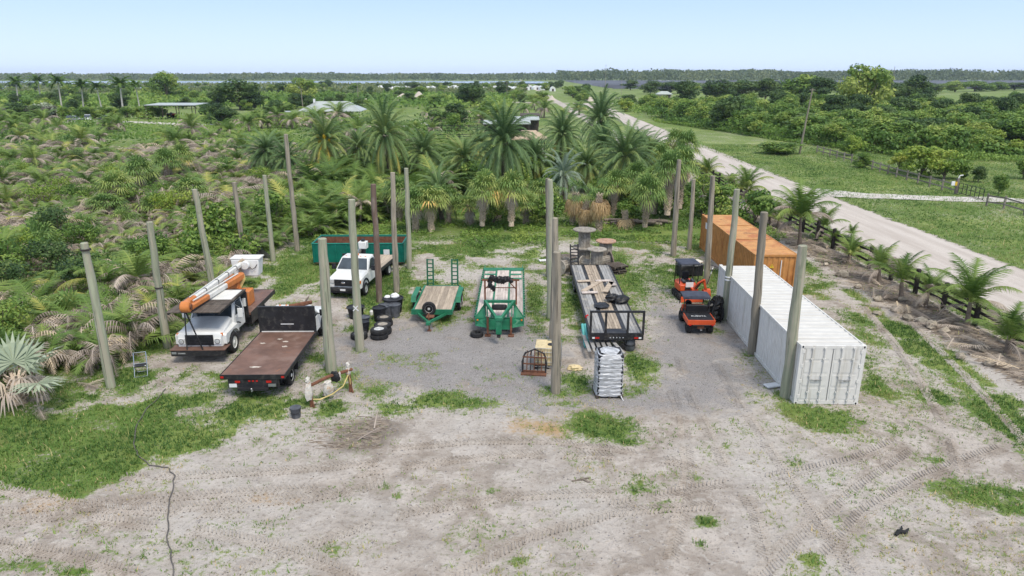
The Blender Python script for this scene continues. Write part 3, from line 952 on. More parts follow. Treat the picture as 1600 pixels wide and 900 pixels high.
def coconut(seed, nf=16, L=3.0, th=1.2, wind=0.0, scruffy=0.3, upright=0.0):
    rr = random.Random(seed)
    A, D = Leaves(), Leaves()
    for i in range(nf):
        az = i * 2.399 + rr.uniform(-.2, .2)
        lev = i / nf
        elev = min(R(88), R(82 - 62 * lev + 15 * upright) + rr.uniform(-.1, .1))
        l = L * (0.75 + 0.3 * math.sin(math.pi * lev)) * rr.uniform(.9, 1.1)
        dead = rr.random() < scruffy * lev * 1.6
        pinnate(D if dead else A, (0, 0, th), az, elev - (.35 if dead else 0), l * (.8 if dead else 1), R(70 + 50 * lev - 12 * upright) * (1.1 if dead else 1), 38, L * .27, L * .022, rr.uniform(.25, .65) + .25 * lev * rr.random(), .35 + .3 * lev, rw=.012 * L, rnd=rr)
    for i in range(3):
        pinnate(D, (0, 0, th * .9), rr.uniform(0, 6.28), R(10), L * .6, R(95), 16, L * .16, L * .03, rr.uniform(.2, .8), .6, rnd=rr)
    return [('trunk', trunk_mesh('coconut_trunk', th + .05, .1 + .05 * L / 3, .09, 'palm_trunk', ring=.05, flare=1.5)), ('crown', A.mesh('coconut_crown', 'frond')), ('dead_fronds', D.mesh('coconut_dead', 'frond_dead'))]


def date_palm(seed, nf=74, L=3.5, th=4.0, m='frond_date', fruit=False, tr=.27):
    rr = random.Random(seed)
    A, D = Leaves(), Leaves()
    for i in range(nf):
        az = i * 2.399 + rr.uniform(-.15, .15)
        lev = (i + .5) / nf
        elev = R(84 - 118 * lev ** .85) + rr.uniform(-.08, .08)
        pinnate(A, (rr.uniform(-.1, .1), rr.uniform(-.1, .1), th + .25 * (1 - lev)), az, elev, L * rr.uniform(.85, 1.08), R(62 + 14 * lev), 46, L * .17, L * .019, .25 + .35 * rr.random() + (.25 if lev > .85 else 0), .12, rw=.014 * L, fold=.25, rnd=rr)
    for i in range(10):
        pinnate(D, (0, 0, th - .3), i * 2.4, R(-35) + rr.uniform(-.2, .2), L * .6, R(40), 14, L * .11, L * .018, rr.uniform(.2, .8), .3, rnd=rr)
    parts = [('trunk', boots_mesh('date_trunk', th, tr, seed=seed, m='palm_trunk')), ('crown', A.mesh('date_crown', m)), ('dead_fronds', D.mesh('date_dead', 'frond_dead'))]
    if fruit:
        F_ = MB()
        for i in range(8):
            az = i * .8
            F_.blob((math.cos(az) * .7, math.sin(az) * .7, th + .1 + .5 * (i % 2)), (.2, .2, .26), 7, 5, .3, i)
        parts.append(('fruit_cluster', F_.mesh('date_fruit', 'yellow')))
    return parts


def sabal(seed, nf=30, lp=1.0, rf=.95, th=2.4, m='frond_sabal', booted=True, skirt=6, gold=False, lean=(0, 0), trunk_r=.22):
    rr = random.Random(seed)
    A, D = Leaves(), Leaves()
    top = (lean[0], lean[1], th)
    for i in range(nf):
        lev = (i + .5) / nf
        fan(A, top, i * 2.399, R(86 - 82 * lev) + rr.uniform(-.1, .1), lp * rr.uniform(.85, 1.15), rf * rr.uniform(.85, 1.1), 17, .3 + .4 * rr.random() + (.15 if lev > .8 else 0), .3 + .3 * lev, rnd=rr)
    for i in range(skirt):
        fan(D, (top[0], top[1], th - .1), i * 2.399 + 1, R(-50) + rr.uniform(-.3, .2), lp * (.6 if gold else .45), rf * (.95 if gold else .75), 13, rr.random(), .7, 80, rnd=rr, curl=1)
    tm = boots_mesh('sabal_trunk', th, trunk_r, lean, seed) if booted else trunk_mesh('sabal_trunk', th, trunk_r, trunk_r * .85, 'palm_trunk', lean)
    parts = [('trunk', tm), ('crown', A.mesh('sabal_crown', m))] if nf else [('trunk', tm)]
    if skirt:
        parts.append(('dead_fronds', D.mesh('sabal_dead', 'frond_gold' if gold else 'frond_dead')))
    return parts


def royal(seed, th=9):
    rr = random.Random(seed)
    A = Leaves()
    for i in range(16):
        lev = i / 16
        pinnate(A, (0, 0, th + .8), i * 2.399, R(78 - 75 * lev), 5.0, R(90), 24, 1.2, .36, .1 + .25 * rr.random(), .4, rnd=rr)
    sh = MB().tube([(0, 0, th - .2), (0, 0, th + .5), (0, 0, th + 1)], [.2, .17, .07], 8)
    return [('trunk', trunk_mesh('royal_trunk', th, .3, .2, 'royal_trunk')), ('crownshaft', sh.mesh('royal_shaft', 'frond', True)), ('crown', A.mesh('royal_crown', 'frond'))]


def palm_clump(seed, dead=.5, L=1.7):
    """low multi-stem palm with arching fronds, many of them dry"""
    rr = random.Random(seed)
    A, D = Leaves(), Leaves()
    for i in range(27):
        az = rr.uniform(0, 6.28)
        lev = rr.random()
        b = (rr.uniform(-.35, .35), rr.uniform(-.35, .35), rr.uniform(0, .25))
        isd = rr.random() < dead
        if isd:
            # dry fronds stand up, bend over and hang
            pinnate(D, b, az, R(rr.uniform(62, 88)), L * rr.uniform(.7, 1.15), R(rr.uniform(110, 180)), 18, L * .2, L * .03, rr.random(), .75, rw=.014, rnd=rr)
        else:
            pinnate(A, b, az, R(82 - 50 * lev), L * rr.uniform(.65, 1.1), R(60 + 50 * rr.random()), 22, L * .26, L * .034, .3 + .4 * rr.random() + (.3 if rr.random() < .05 else 0), .15, rw=.014, rnd=rr)
    ms = MB()
    for i in range(4):
        a = rr.uniform(0, 6.28)
        ms.tube([(.2 * math.cos(a), .2 * math.sin(a), -.1), (.25 * math.cos(a), .25 * math.sin(a), .5)], [.05, .03], 5)
    return [('stem', ms.mesh('clump_stem', 'palm_trunk')), ('crown', A.mesh('clump_crown', 'frond')), ('dead_fronds', D.mesh('clump_dead', 'frond_dead'))]


def leaf_cloud(n, lobes, size, seed, tint0=.5, spread=.3, up=.5, hollow=.55):
    """leaf-sized rhombs through the lobes (cx, cy, cz, rx, ry, rz); returns verts, tris, tint"""
    g = np.random.default_rng(seed)
    lb = np.array(lobes, float)
    wt = (lb[:, 3] * lb[:, 4] * lb[:, 5]) ** (2 / 3)
    pick = g.choice(len(lb), n, p=wt / wt.sum())
    d = g.normal(size=(n, 3))
    d /= np.linalg.norm(d, axis=1, keepdims=True)
    rad = hollow + (1.06 - hollow) * g.random(n) ** .6
    L = lb[pick]
    p = L[:, :3] + d * L[:, 3:] * rad[:, None]
    nrm = d + g.normal(size=(n, 3)) * .6 + np.array([0, 0, up])
    nrm /= np.linalg.norm(nrm, axis=1, keepdims=True)
    a = np.cross(nrm, g.normal(size=(n, 3)))
    a /= np.linalg.norm(a, axis=1, keepdims=True)
    b = np.cross(nrm, a)
    s = size * g.uniform(.6, 1.35, n)[:, None]
    v = np.stack([p - a * s, p - b * s * .55, p + a * s, p + b * s * .55], 1)
    lobet = g.uniform(-spread, spread, len(lb))[pick]
    ti = np.clip(tint0 + lobet + g.uniform(-.22, .22, n), 0, 1)
    i0 = np.arange(n)[:, None] * 4
    tr = np.concatenate([i0 + [0, 1, 2], i0 + [0, 2, 3]], 1).reshape(-1, 3)
    return v.reshape(-1, 3), tr, np.repeat(ti, 4)


def broadleaf(seed, h=6, rad=3.2, nl=2600, size=.28, m='leaf_mid', base=.25, lobes_n=16, trunk_r=.16, flat=.75, tint0=.5):
    rr = random.Random(seed)
    lobes, limbs = [], MB()
    trunk_h = h * base
    limbs.tube([(0, 0, -.2), (rr.uniform(-.1, .1), rr.uniform(-.1, .1), trunk_h * .6), (rr.uniform(-.2, .2), rr.uniform(-.2, .2), h * .6)], [trunk_r * 1.3, trunk_r, trunk_r * .35], 7)
    for i in range(lobes_n):
        a = rr.uniform(0, 6.28)
        q = math.sqrt(rr.random())
        zz = trunk_h + (h - trunk_h) * rr.random() ** .8
        wr = rad * math.sin(math.pi * min(.93, max(.12, .12 + .75 * (zz - trunk_h) / (h - trunk_h)))) ** .7
        c = (math.cos(a) * q * wr * .8, math.sin(a) * q * wr * .8, min(zz, h - .3))
        r = rad * rr.uniform(.24, .46)
        lobes.append((c[0], c[1], c[2], r, r, r * flat))
        if i < 9:
            limbs.tube([(0, 0, trunk_h * rr.uniform(.5, 1)), (c[0] * .45, c[1] * .45, (trunk_h + c[2]) * .5), c], [trunk_r * .55, trunk_r * .35, .02], 5)
    v, t, ti = leaf_cloud(nl, lobes, size, seed, tint0=tint0)
    return [('trunk', limbs.mesh('tree_trunk', 'bark', True)), ('crown', np_mesh('tree_crown', v, t, m, ti))]


def plant(name, parts, loc, label, cat='tree', group=None, rz=None, scale=1.0):
    t = thing(name, label, cat, loc, random.uniform(0, 6.28) if rz is None else rz, group, scale)
    k = .1 if cat == 'palm' else .03
    t.rotation_euler = (random.uniform(-k, k), random.uniform(-k, k), t.rotation_euler[2])
    for n, me in parts:
        obj(n, me, t)
    return t


# ------------------------------------------------------------------ large palms behind the yard
DATE = [date_palm(s, th=3.6 if s < 3 else 4.4) for s in (1, 2, 3)]
def palm_at(parts, bx, by, crown_y, label, base_h, name='date_palm', cat='palm', group=None, width=1.0, rz=None):
    """palm rooted at pixel (bx, by), scaled so that its heart stands at pixel height crown_y"""
    b = at(bx, by)
    h = max(.8, hgt(crown_y, b.y)) / width
    t = plant(name, parts, b, label, cat, group, scale=width, rz=rz)
    for o, (n, me) in zip(list(t.children), parts):
        if n == 'trunk':
            o.scale = (1, 1, h / base_h)
        else:
            o.location = (0, 0, h - base_h)
    return t


palm_at(DATE[0], 613, 296, 214, 'date palm with a dark bare trunk and feathery crown behind the green dumpster', 3.6, width=1.0)
palm_at(DATE[1], 790, 318, 226, 'largest date palm, its wide drooping crown above the green gooseneck trailer', 3.6, width=1.12)
palm_at(DATE[2], 877, 283, 212, 'light green date palm right behind the tan roofed gazebo', 4.4, width=.98)
palm_at(DATE[0], 931, 258, 190, 'dark green date palm beside the sandy road with a round crown', 3.6, width=1.15)
palm_at(DATE[1], 968, 318, 246, 'olive green date palm behind the cable spools with its trunk showing', 3.6, width=1.1)
palm_at(DATE[2], 416, 284, 236, 'squat date palm with yellowing lower fronds beside the tallest pole', 4.4, width=1.0)
palm_at(date_palm(9, th=3.6, fruit=True), 510, 284, 222, 'date palm bearing orange fruit clusters left of the dark trunked palm', 3.6, width=1.08)
palm_at(date_palm(12, nf=44, L=2.4, th=2.0, m='frond_blue'), 884, 322, 276, 'blue green palm between the centre poles and the dead fronded palms', 2.0, width=1.0)
palm_at(date_palm(13, nf=44, L=2.7, th=2.2), 692, 345, 300, 'dark feathery palm behind the two booted palms near the dumpster', 2.2, width=1.0)
palm_at(DATE[1], 1000, 275, 232, 'hazy grey green palm between the spool palms and the road', 3.6, width=.9)
palm_at(DATE[0], 452, 292, 250, 'low date palm half hidden behind the tallest pole', 3.6, width=.75)

SAB = [sabal(s, th=2.6, skirt=3) for s in (21, 22, 23, 24)]
for k, (bx, by, cy, wd, lab) in enumerate([(662, 292, 240, .95, 'date palm between the dark trunked palm and the corral'), (722, 296, 248, .9, 'date palm left of the largest date palm'), (745, 270, 226, .85, 'small date palm behind the left of the largest one'), (842, 292, 246, .9, 'date palm between the largest one and the light green one'), (912, 300, 258, .95, 'date palm behind the golden dead palms'), (1020, 290, 240, .9, 'date palm behind the pale booted sabal'), (560, 278, 232, .85, 'date palm right of the fruiting palm'), (945, 280, 228, .8, 'date palm between the road palm and the olive palm')]):
    palm_at(DATE[k % 3], bx, by, cy, lab, 3.6 if k % 3 < 2 else 4.4, width=wd)
for k, (bx, by, cy, lab) in enumerate([(700, 350, 312, 'sabal palm between the second and third booted palms'), (845, 340, 300, 'sabal palm just left of the centre pole tops'), (778, 345, 305, 'sabal palm between the third and thick booted palms'), (960, 340, 292, 'sabal palm behind the topped stump'), (1022, 340, 286, 'sabal palm left of the skirted palms'), (625, 345, 300, 'sabal palm behind the right end of the dumpster')]):
    palm_at(SAB[k % 4], bx, by, cy, lab, 2.6, 'sabal_palm', group='sabal palms behind the yard')
SABT = [sabal(s, th=3.4, skirt=12, trunk_r=.26) for s in (31, 32)]
for k, (bx, by, cy, lab) in enumerate([
        (649, 362, 318, 'booted sabal palm closest to the green dumpster'),
        (674, 363, 315, 'leaning booted sabal palm second from the green dumpster'),
        (753, 361, 300, 'booted sabal palm behind the back left of the gooseneck trailer'),
        (799, 361, 301, 'thick booted sabal palm straight behind the gooseneck trailer'),
        (1007, 360, 302, 'pale booted sabal palm behind the log pile'),
        (735, 352, 322, 'small sabal palm in the weeds between two booted palms'),
        (822, 350, 318, 'small sabal palm in the weeds beside the centre poles'),
        (992, 330, 280, 'mid green sabal palm in front of the olive date palm'),
        (1030, 300, 250, 'sabal palm with a shaggy crown beside the road bend')]):
    palm_at(SAB[k % 4], bx, by, cy, lab, 2.6, 'sabal_palm', group='sabal palms behind the yard')
for k, (bx, by, cy, lab) in enumerate([
        (1041, 352, 270, 'tall sabal palm with a brown skirt of dead fronds at the far yard corner'),
        (1060, 346, 262, 'skirted sabal palm directly behind the far corner pole'),
        (1074, 300, 232, 'sabal palm standing over the bend of the sandy road'),
        (1046, 296, 228, 'sabal palm with rounded crown next to the road bend')]):
    palm_at(SABT[k % 2], bx, by, cy, lab, 3.4, 'sabal_palm', group='sabal palms behind the yard')
DEADP = [sabal(41, nf=6, th=2.7, skirt=26, gold=True), sabal(42, nf=2, th=2.2, skirt=26, gold=True, lean=(.45, 0)), sabal(43, nf=4, th=3.1, skirt=38, gold=True, lean=(.2, 0)), sabal(44, nf=0, skirt=3, th=1.5, gold=True)]
for k, (bx, by, cy, lab) in enumerate([
        (894, 351, 308, 'palm with golden dead fronds closest to the centre poles'),
        (908, 355, 322, 'leaning palm with a single golden mop of dead fronds'),
        (936, 362, 310, 'palm with the largest golden mop of dead fronds behind the spools'),
        (977, 358, 336, 'topped palm stump in front of the log pile')]):
    b = at(bx, by)
    plant('dead_palm', DEADP[k], b, lab, 'palm', 'palms with golden dead fronds', rz=0.4 * k)

# silver palm at the left edge of the lawn
def silver_palm():
    rr = random.Random(5)
    A, D = Leaves(), Leaves()
    for az, el, lp, rf in ((2.2, 78, 1.1, 1.25), (0.1, 52, 1.7, 1.2), (-.5, 25, 1.75, 1.15), (3.3, 60, 1.4, 1.2), (1.2, 70, 1.2, 1.1), (4.0, 45, 1.5, 1.1)):
        fan(A, (0, 0, .7), az, R(el), lp, rf, 26, rr.uniform(.3, .7), .06, 125, rnd=rr, wseg=.06)
    for i in range(9):
        fan(D, (0, 0, .8), i * 2.4, R(rr.uniform(-20, 50)), .7, .75, 14, rr.uniform(.6, 1), .8, 80, rnd=rr, curl=1)
    return [('trunk', boots_mesh('silver_trunk', 1.1, .27, seed=3)), ('crown', A.mesh('silver_crown', 'frond_silver')), ('dead_fronds', D.mesh('silver_dead', 'frond_dead'))]


plant('silver_fan_palm', silver_palm(), at(30, 630), 'silvery fan palm with dry hanging leaves at the edge of the lawn', 'palm', rz=0)

# ------------------------------------------------------------------ low palms of the field beyond the poles
CL = [palm_clump(100 + i, d) for i, d in enumerate((.56, .74, .84, .42, .64))] + [palm_clump(120 + i, .12) for i in range(3)]
fg = np.random.default_rng(77)


def field_spots(n, seed, mind):
    g = np.random.default_rng(seed)
    out = []
    cell = {}
    tries = 0
    while len(out) < n and tries < 60000:
        tries += 1
        y = 25 + 88 * g.random() ** 1.1
        xr = -17.6 if y < 52 else (-17.2 + (y - 52) * .55 if y < 66 else -9 + (y - 66) * .25)
        xl = -(y * .83 + 5)
        x = xl + (xr - xl) * g.random()
        if y < 30 and x > -20.5 and y < 27.5:
            continue
        key = (int(x // mind), int(y // mind))
        if any((x - a) ** 2 + (y - b) ** 2 < mind * mind for i in (-1, 0, 1) for j in (-1, 0, 1) for a, b in cell.get((key[0] + i, key[1] + j), ())):
            continue
        if (x + 19.4) ** 2 + (y - 24.4) ** 2 < 4:
            continue
        cell.setdefault(key, []).append((x, y))
        out.append((x, y))
    return out


SP = field_spots(1150, 3, 1.25)
SP.sort(key=lambda p: p[1])
rest = []
for i, (x, y) in enumerate(SP):
    edge = y > 50 and x > -22
    k = fg.integers(5, 8) if (edge or fg.random() < .12) else fg.integers(0, 5)
    s = (.7 + 1.05 * float(vnoise(np.array([x]), np.array([y]), 5.0, 12)[0])) * fg.uniform(.85, 1.2) * (1.2 if edge else 1) * (1.1 if y > 45 else 1)
    if i < 300:
        plant('low_palm', CL[k], (x, y, 0), 'low clumping palm with drooping tan dry fronds in the field beyond the poles', 'palm', 'low clumping palms in the field', scale=s, rz=fg.uniform(0, 6.28))
    else:
        rest.append((x, y, k, s * 1.15, fg.uniform(0, 6.28)))


def merged(name, spots, protos, part_i, m, drop=1):
    V, T, C = [], [], []
    n0 = 0
    cache = {}
    for x, y, k, s, a in spots:
        if k not in cache:
            me = protos[k][part_i][1]
            v = np.empty(len(me.vertices) * 3, np.float32)
            me.vertices.foreach_get("co", v)
            t = np.empty(len(me.loops), np.int32)
            me.loops.foreach_get("vertex_index", t)
            c = np.empty(len(me.vertices), np.float32)
            me.attributes["tint"].data.foreach_get("value", c)
            cache[k] = (v.reshape(-1, 3), t.reshape(-1, 3), c)
        v, t, c = cache[k]
        ca, sa = math.cos(a) * s, math.sin(a) * s
        V.append(np.stack([v[:, 0] * ca - v[:, 1] * sa + x, v[:, 0] * sa + v[:, 1] * ca + y, v[:, 2] * s], 1))
        T.append(t + n0)
        C.append(c + random.uniform(-.12, .12))
        n0 += len(v)
    return obj(name, np_mesh(name, np.concatenate(V), np.concatenate(T), m, np.concatenate(C)))


tag(merged('palm_undergrowth', rest, CL, 1, 'frond'), 'green fronds of the far low palms that fill the field', 'palms', kind='stuff')
tag(merged('dry_frond_undergrowth', rest, CL, 2, 'frond_dead'), 'tan dry fronds of the far low palms that fill the field', 'palms', kind='stuff')

# sabals and young coconut palms standing above the field
for k, (bx, by, cy, lab) in enumerate([
        (190, 335, 292, 'sabal palm with a broad fan crown in the middle of the palm field'), (225, 318, 270, 'darker sabal palm just right of the broad one in the field'),
        (262, 300, 256, 'sabal palm behind the others near the field centre'), (285, 290, 248, 'far sabal palm in the field left of the squat date palm'),
        (170, 345, 318, 'low sabal palm with yellow green fans in the field'), (303, 330, 296, 'sabal palm behind the second row of poles in the field')]):
    palm_at(SAB[k % 4], bx, by, cy, lab, 2.6, 'sabal_palm', group='sabal palms in the field', width=1.15)
COC = [coconut(51, L=2.6, th=1.0), coconut(52, L=3.0, th=1.4, scruffy=.5), coconut(53, L=2.6, th=.7, nf=12), coconut(54, nf=12, L=2.4, th=.8, scruffy=.6)]
for k in range(26):
    px = [20, 55, 95, 120, 150, 165, 205, 240, 280, 300, 330, 352, 372, 8, 62, 110, 140, 262, 300, 345, 395, 440, 15, 48, 85, 210][k]
    py = [262, 270, 262, 255, 258, 250, 246, 246, 240, 236, 240, 250, 262, 300, 300, 290, 308, 285, 262, 285, 255, 240, 330, 245, 360, 300][k]
    b = at(px, py)
    plant('young_coconut_palm', COC[k % 4], b, 'wind bent young coconut palm among the low field palms', 'palm', 'young coconut palms in the field', scale=random.uniform(.85, 1.2))

SHR = [broadleaf(160 + i, h=2.4, rad=1.5, nl=1700, size=.085, base=.1, lobes_n=15, trunk_r=.05, m=('leaf_mid', 'leaf_dark', 'leaf_mid', 'leaf_yellow')[i]) for i in range(4)]
YSAB = [sabal(170 + i, nf=22, lp=1.0, rf=.85, th=.35, skirt=5, booted=False) for i in range(2)]
sg_ = np.random.default_rng(55)
for k in range(120):
    y = 27 + 80 * sg_.random() ** 1.2
    x = -19.5 - sg_.random() * (y * .82 - 15)
    if y < 31 and x > -22:
        continue
    if k % 3 < 2:
        plant('field_shrub', SHR[k % 4], (x, y, 0), 'leafy shrub growing up between the low palms of the field', 'shrub', 'shrubs among the field palms', scale=sg_.uniform(.55, 1.25))
    else:
        plant('young_fan_palm', YSAB[k % 2], (x, y, 0), 'stemless fan palm growing between the low field palms', 'palm', 'young fan palms in the field', scale=sg_.uniform(.9, 1.5))
for k in range(30):
    y = sg_.uniform(30, 95)
    x = -20 - sg_.random() * (y * .8 - 15)
    if y < 34 and x > -24:
        continue
    plant('young_coconut_palm', COC[k % 4], (x, y, 0), 'wind bent young coconut palm among the low field palms', 'palm', 'young coconut palms in the field', scale=sg_.uniform(.7, 1.1))

# leafy weeds covering the soil of the field and the rear edge of the yard
def ground_leaves(n, sampler, size, seed, hmax, tint0):
    g = np.random.default_rng(seed)
    x, y = sampler(g, n)
    n = len(x)
    z = g.random(n) ** 1.5 * hmax
    nrm = g.normal(size=(n, 3)) * .55 + [0, 0, 1]
    nrm /= np.linalg.norm(nrm, axis=1, keepdims=True)
    a = np.cross(nrm, g.normal(size=(n, 3)))
    a /= np.linalg.norm(a, axis=1, keepdims=True)
    b = np.cross(nrm, a)
    s = size * g.uniform(.6, 1.4, n)[:, None]
    p = np.stack([x, y, z + .02], 1)
    v = np.stack([p - a * s, p - b * s * .6, p + a * s, p + b * s * .6], 1).reshape(-1, 3)
    ti = np.clip(tint0 + (vnoise(x, y, 2.5, 3) - .5) * .9 + g.uniform(-.15, .15, n), 0, 1)
    q = np.arange(n * 4).reshape(-1, 4)
    return v, q, np.repeat(ti, 4)


def samp_field(g, n):
    y = 25 + 85 * g.random(n) ** 1.3
    xl = -(y * .85 + 4)
    xr = np.where(y < 52, -17.4, np.where(y < 66, -17 + (y - 52) * .5, -10))
    x = xl + (xr - xl) * g.random(n)
    k = (vnoise(x, y, 3.0, 8) > .3) & ~((x > -21) & (y < 27.5))
    return x[k], y[k]


def samp_back(g, n):
    y = 49.5 + 21 * g.random(n) ** 1.1
    x = -16 + 38 * g.random(n)
    k = vnoise(x, y, 1.6, 18) + fbm(x, y, 5, 19) * .6 - .3 > .33 + .5 * (1 - sstep(y, 49.5, 55))
    return x[k], y[k]


v, q, ti = ground_leaves(80000, samp_field, .08, 5, .35, .35)
tag(obj('field_weeds', np_mesh('field_weeds', v, q, 'leaf_mid', ti)), 'leafy green weeds covering the soil between the low palms', 'weeds', kind='stuff')
v, q, ti = ground_leaves(70000, samp_back, .085, 6, .3, .5)
tag(obj('rear_weeds', np_mesh('rear_weeds', v, q, 'leaf_mid', ti)), 'rank green weeds at the foot of the booted palms', 'weeds', kind='stuff')

# ------------------------------------------------------------------ bushes and broadleaf trees
BUSH = [broadleaf(60 + i, h=2.6, rad=1.7, nl=1500, size=.13, base=.12, lobes_n=14, trunk_r=.07) for i in range(3)]
for k in range(64):
    y = random.uniform(57, 100)
    xl, xr = (-9 if y > 66 else -12), 21
    x = random.uniform(xl, xr)
    plant('bush', BUSH[k % 3], (x, y, 0), 'leafy green bush in the thicket behind the booted palms', 'bush', 'bushes of the thicket behind the yard', scale=random.uniform(.7, 1.25))
for px, py, s, lab in ((330, 395, 1.35, 'dark leafy bush behind the second pole of the outer row'), (318, 425, 1.0, 'leafy bush beside the boom truck roof'), (380, 408, .9, 'light green bush beside the boom truck bucket'), (432, 360, 1.2, 'bush at the corner of the field near the tallest pole'), (650, 212, 1.4, 'round dark bush left of the black corral fence'), (711, 205, 1.5, 'bright green bush inside the black corral')):
    plant('bush', BUSH[int(px) % 3], at(px, py), lab, 'bush', scale=s)
for k, (px, py) in enumerate(((460, 318), (478, 322), (495, 328), (512, 332), (530, 336), (548, 336), (566, 330), (505, 308), (540, 312), (572, 318), (590, 336), (470, 300), (445, 322), (455, 340), (475, 345), (498, 350), (525, 352), (480, 286), (520, 292), (560, 300), (585, 305), (600, 322), (620, 330), (635, 318))):
    plant('cane_palm', CL[5 + k % 3], at(px, py), 'tall green cane palm of the hedge behind the dumpster', 'palm', 'cane palms of the hedge behind the dumpster', scale=random.uniform(1.7, 2.5))
plant('dying_palm', coconut(75, nf=7, L=1.9, th=1.9, scruffy=4), at(562, 350), 'dying palm with tan hanging fronds straight behind the dumpster', 'palm', rz=1.0)
# ------------------------------------------------------------------ poles
def wood_pole(px, py, ty, r, m, label, tx=None, bands=(), wraps=()):
    b = at(px, py)
    h = hgt(ty, b.y)
    t = thing('wooden_pole', label, 'pole', b, 0, 'bare wooden poles around the yard')
    rr = random.Random(px)
    depth = b.y / .95
    top_x = ((tx if tx is not None else px) - 800) / FOC * (b.y / (math.cos(PITCH) - (ty - 450) / FOC * math.sin(PITCH))) - b.x
    lean = max(-.5, min(.5, top_x))
    n = 9
    P = [(lean * i / n + rr.uniform(-.022, .022), rr.uniform(-.022, .022), h * i / n - (.35 if i == 0 else 0)) for i in range(n + 1)]
    rs = [r * (1.14 - .3 * i / n) * rr.uniform(.94, 1.06) for i in range(n + 1)]
    P.append((P[-1][0], P[-1][1], h + .02))
    rs.append(rs[-1] * .82)
    MB().tube(P, rs, 12).build('shaft', m, t, True)
    for z, mm in bands:
        x = lean * z / h
        MB().lathe([(r * 1.12, z - .035), (r * 1.14, z), (r * 1.12, z + .035)], 12, 'z', (x, 0, 0)).build('band', mm, t)
    cr = MB()
    for k in range(3):
        a = rr.uniform(3.6, 5.8)
        z0 = rr.uniform(.3, h * .6)
        z1 = z0 + rr.uniform(.7, 1.8)
        q = [(lean * z / h + math.cos(a) * r * (1.1 - .2 * z / h) * 1.005, math.sin(a) * r * (1.1 - .2 * z / h) * 1.005, z) for z in (z0, (z0 + z1) / 2, z1)]
        cr.tube(q, [.004, .011, .004], 4)
    cr.build('drying_crack', 'wall_dark', t)
    return t


PL = [
    (174, 605, 132, 380, .17, 'pole_green', 'leaning green grey pole closest to the silvery fan palm', [(5.9, 'fence_dark')]),
    (262, 543, 233, 347, .16, 'pole_green', 'green grey pole left of the boom truck with a dark band', [(3.0, 'fence_dark')]),
    (336, 468, 304, 296, .17, 'pole_green', 'pale pole rising behind the boom truck cab roof', []),
    (381, 405, 366, 285, .17, 'pole_grey', 'short grey brown pole behind the boom truck bucket', []),
    (427, 408, 413, 274, .155, 'pole_green', 'thin pole right of the boom truck bucket', []),
    (465, 392, 446, 210, .165, 'pole_grey', 'tallest pole, standing at the far left corner of the yard', []),
    (517, 580, 503, 373, .215, 'pole_green', 'thick green pole directly behind the hitching rail', []),
    (562, 548, 549, 312, .185, 'pole_green', 'pole with a painted white cross in front of the tyres', []),
    (593, 472, 583, 288, .17, 'pole_brown', 'dark brown pole beside the black plastic tubs', []),
    (620, 457, 613, 270, .165, 'pole_grey', 'weathered pole beside the flatbed of the white pickup', []),
    (640, 420, 635, 263, .165, 'pole_green', 'pole at the right end of the green dumpster', []),
    (858, 432, 856, 279, .16, 'pole_grey', 'farthest pole of the centre row', []),
    (860, 497, 860, 281, .17, 'pole_green', 'second farthest pole of the centre row, green at its top', []),
    (864, 532, 868, 341, .165, 'pole_grey', 'pole of the centre row right behind the plastic tote', []),
    (868, 613, 871, 394, .175, 'pole_grey', 'nearest pole of the centre row, in front of the tote', []),
    (1052, 400, 1061, 250, .18, 'pole_grey', 'dark based pole left of the excavator canopy, at the far corner', []),
    (1077, 390, 1084, 280, .155, 'pole_grey', 'short pole between the far corner pole and the orange container', []),
    (1104, 443, 1114, 275, .17, 'pole_grey', 'grey pole next to the excavator and the bicycle', []),
    (1132, 500, 1152, 296, .175, 'pole_green', 'pale green pole with white bands beside the utility cart', [(1.15, 'foam'), (1.3, 'foam'), (2.25, 'foam'), (2.4, 'foam')]),
    (1175, 553, 1194, 332, .19, 'pole_grey', 'dark grey pole halfway along the white container', []),
    (1228, 620, 1254, 384, .21, 'pole_green', 'thick green pole at the door end of the white container', []),
]
for bx, by, tx, ty, r, m, lab, bd in PL:
    po = wood_pole(bx, by, ty, r, m, lab, tx, bd)
    if bx == 562:
        cr = MB()
        cr.bar((-.12, -.19, 2.05), (.1, -.2, 2.3), .05, .012, (0, 1, 0)).bar((.12, -.19, 2.05), (-.1, -.2, 2.3), .05, .012, (0, 1, 0))
        cr.build('painted_cross', 'foam', po)


# ------------------------------------------------------------------ shipping containers
def corr(length, depth, pitch, y0=0.0):
    """corrugation polyline [(along, out)]"""
    out = []
    n = int(length / pitch)
    p = length / n
    for i in range(n):
        a = i * p
        out += [(a + .02, 0), (a + p * .38, 0), (a + p * .5, -depth), (a + p * .88, -depth)]
    return [(0, 0)] + out + [(length, 0)]


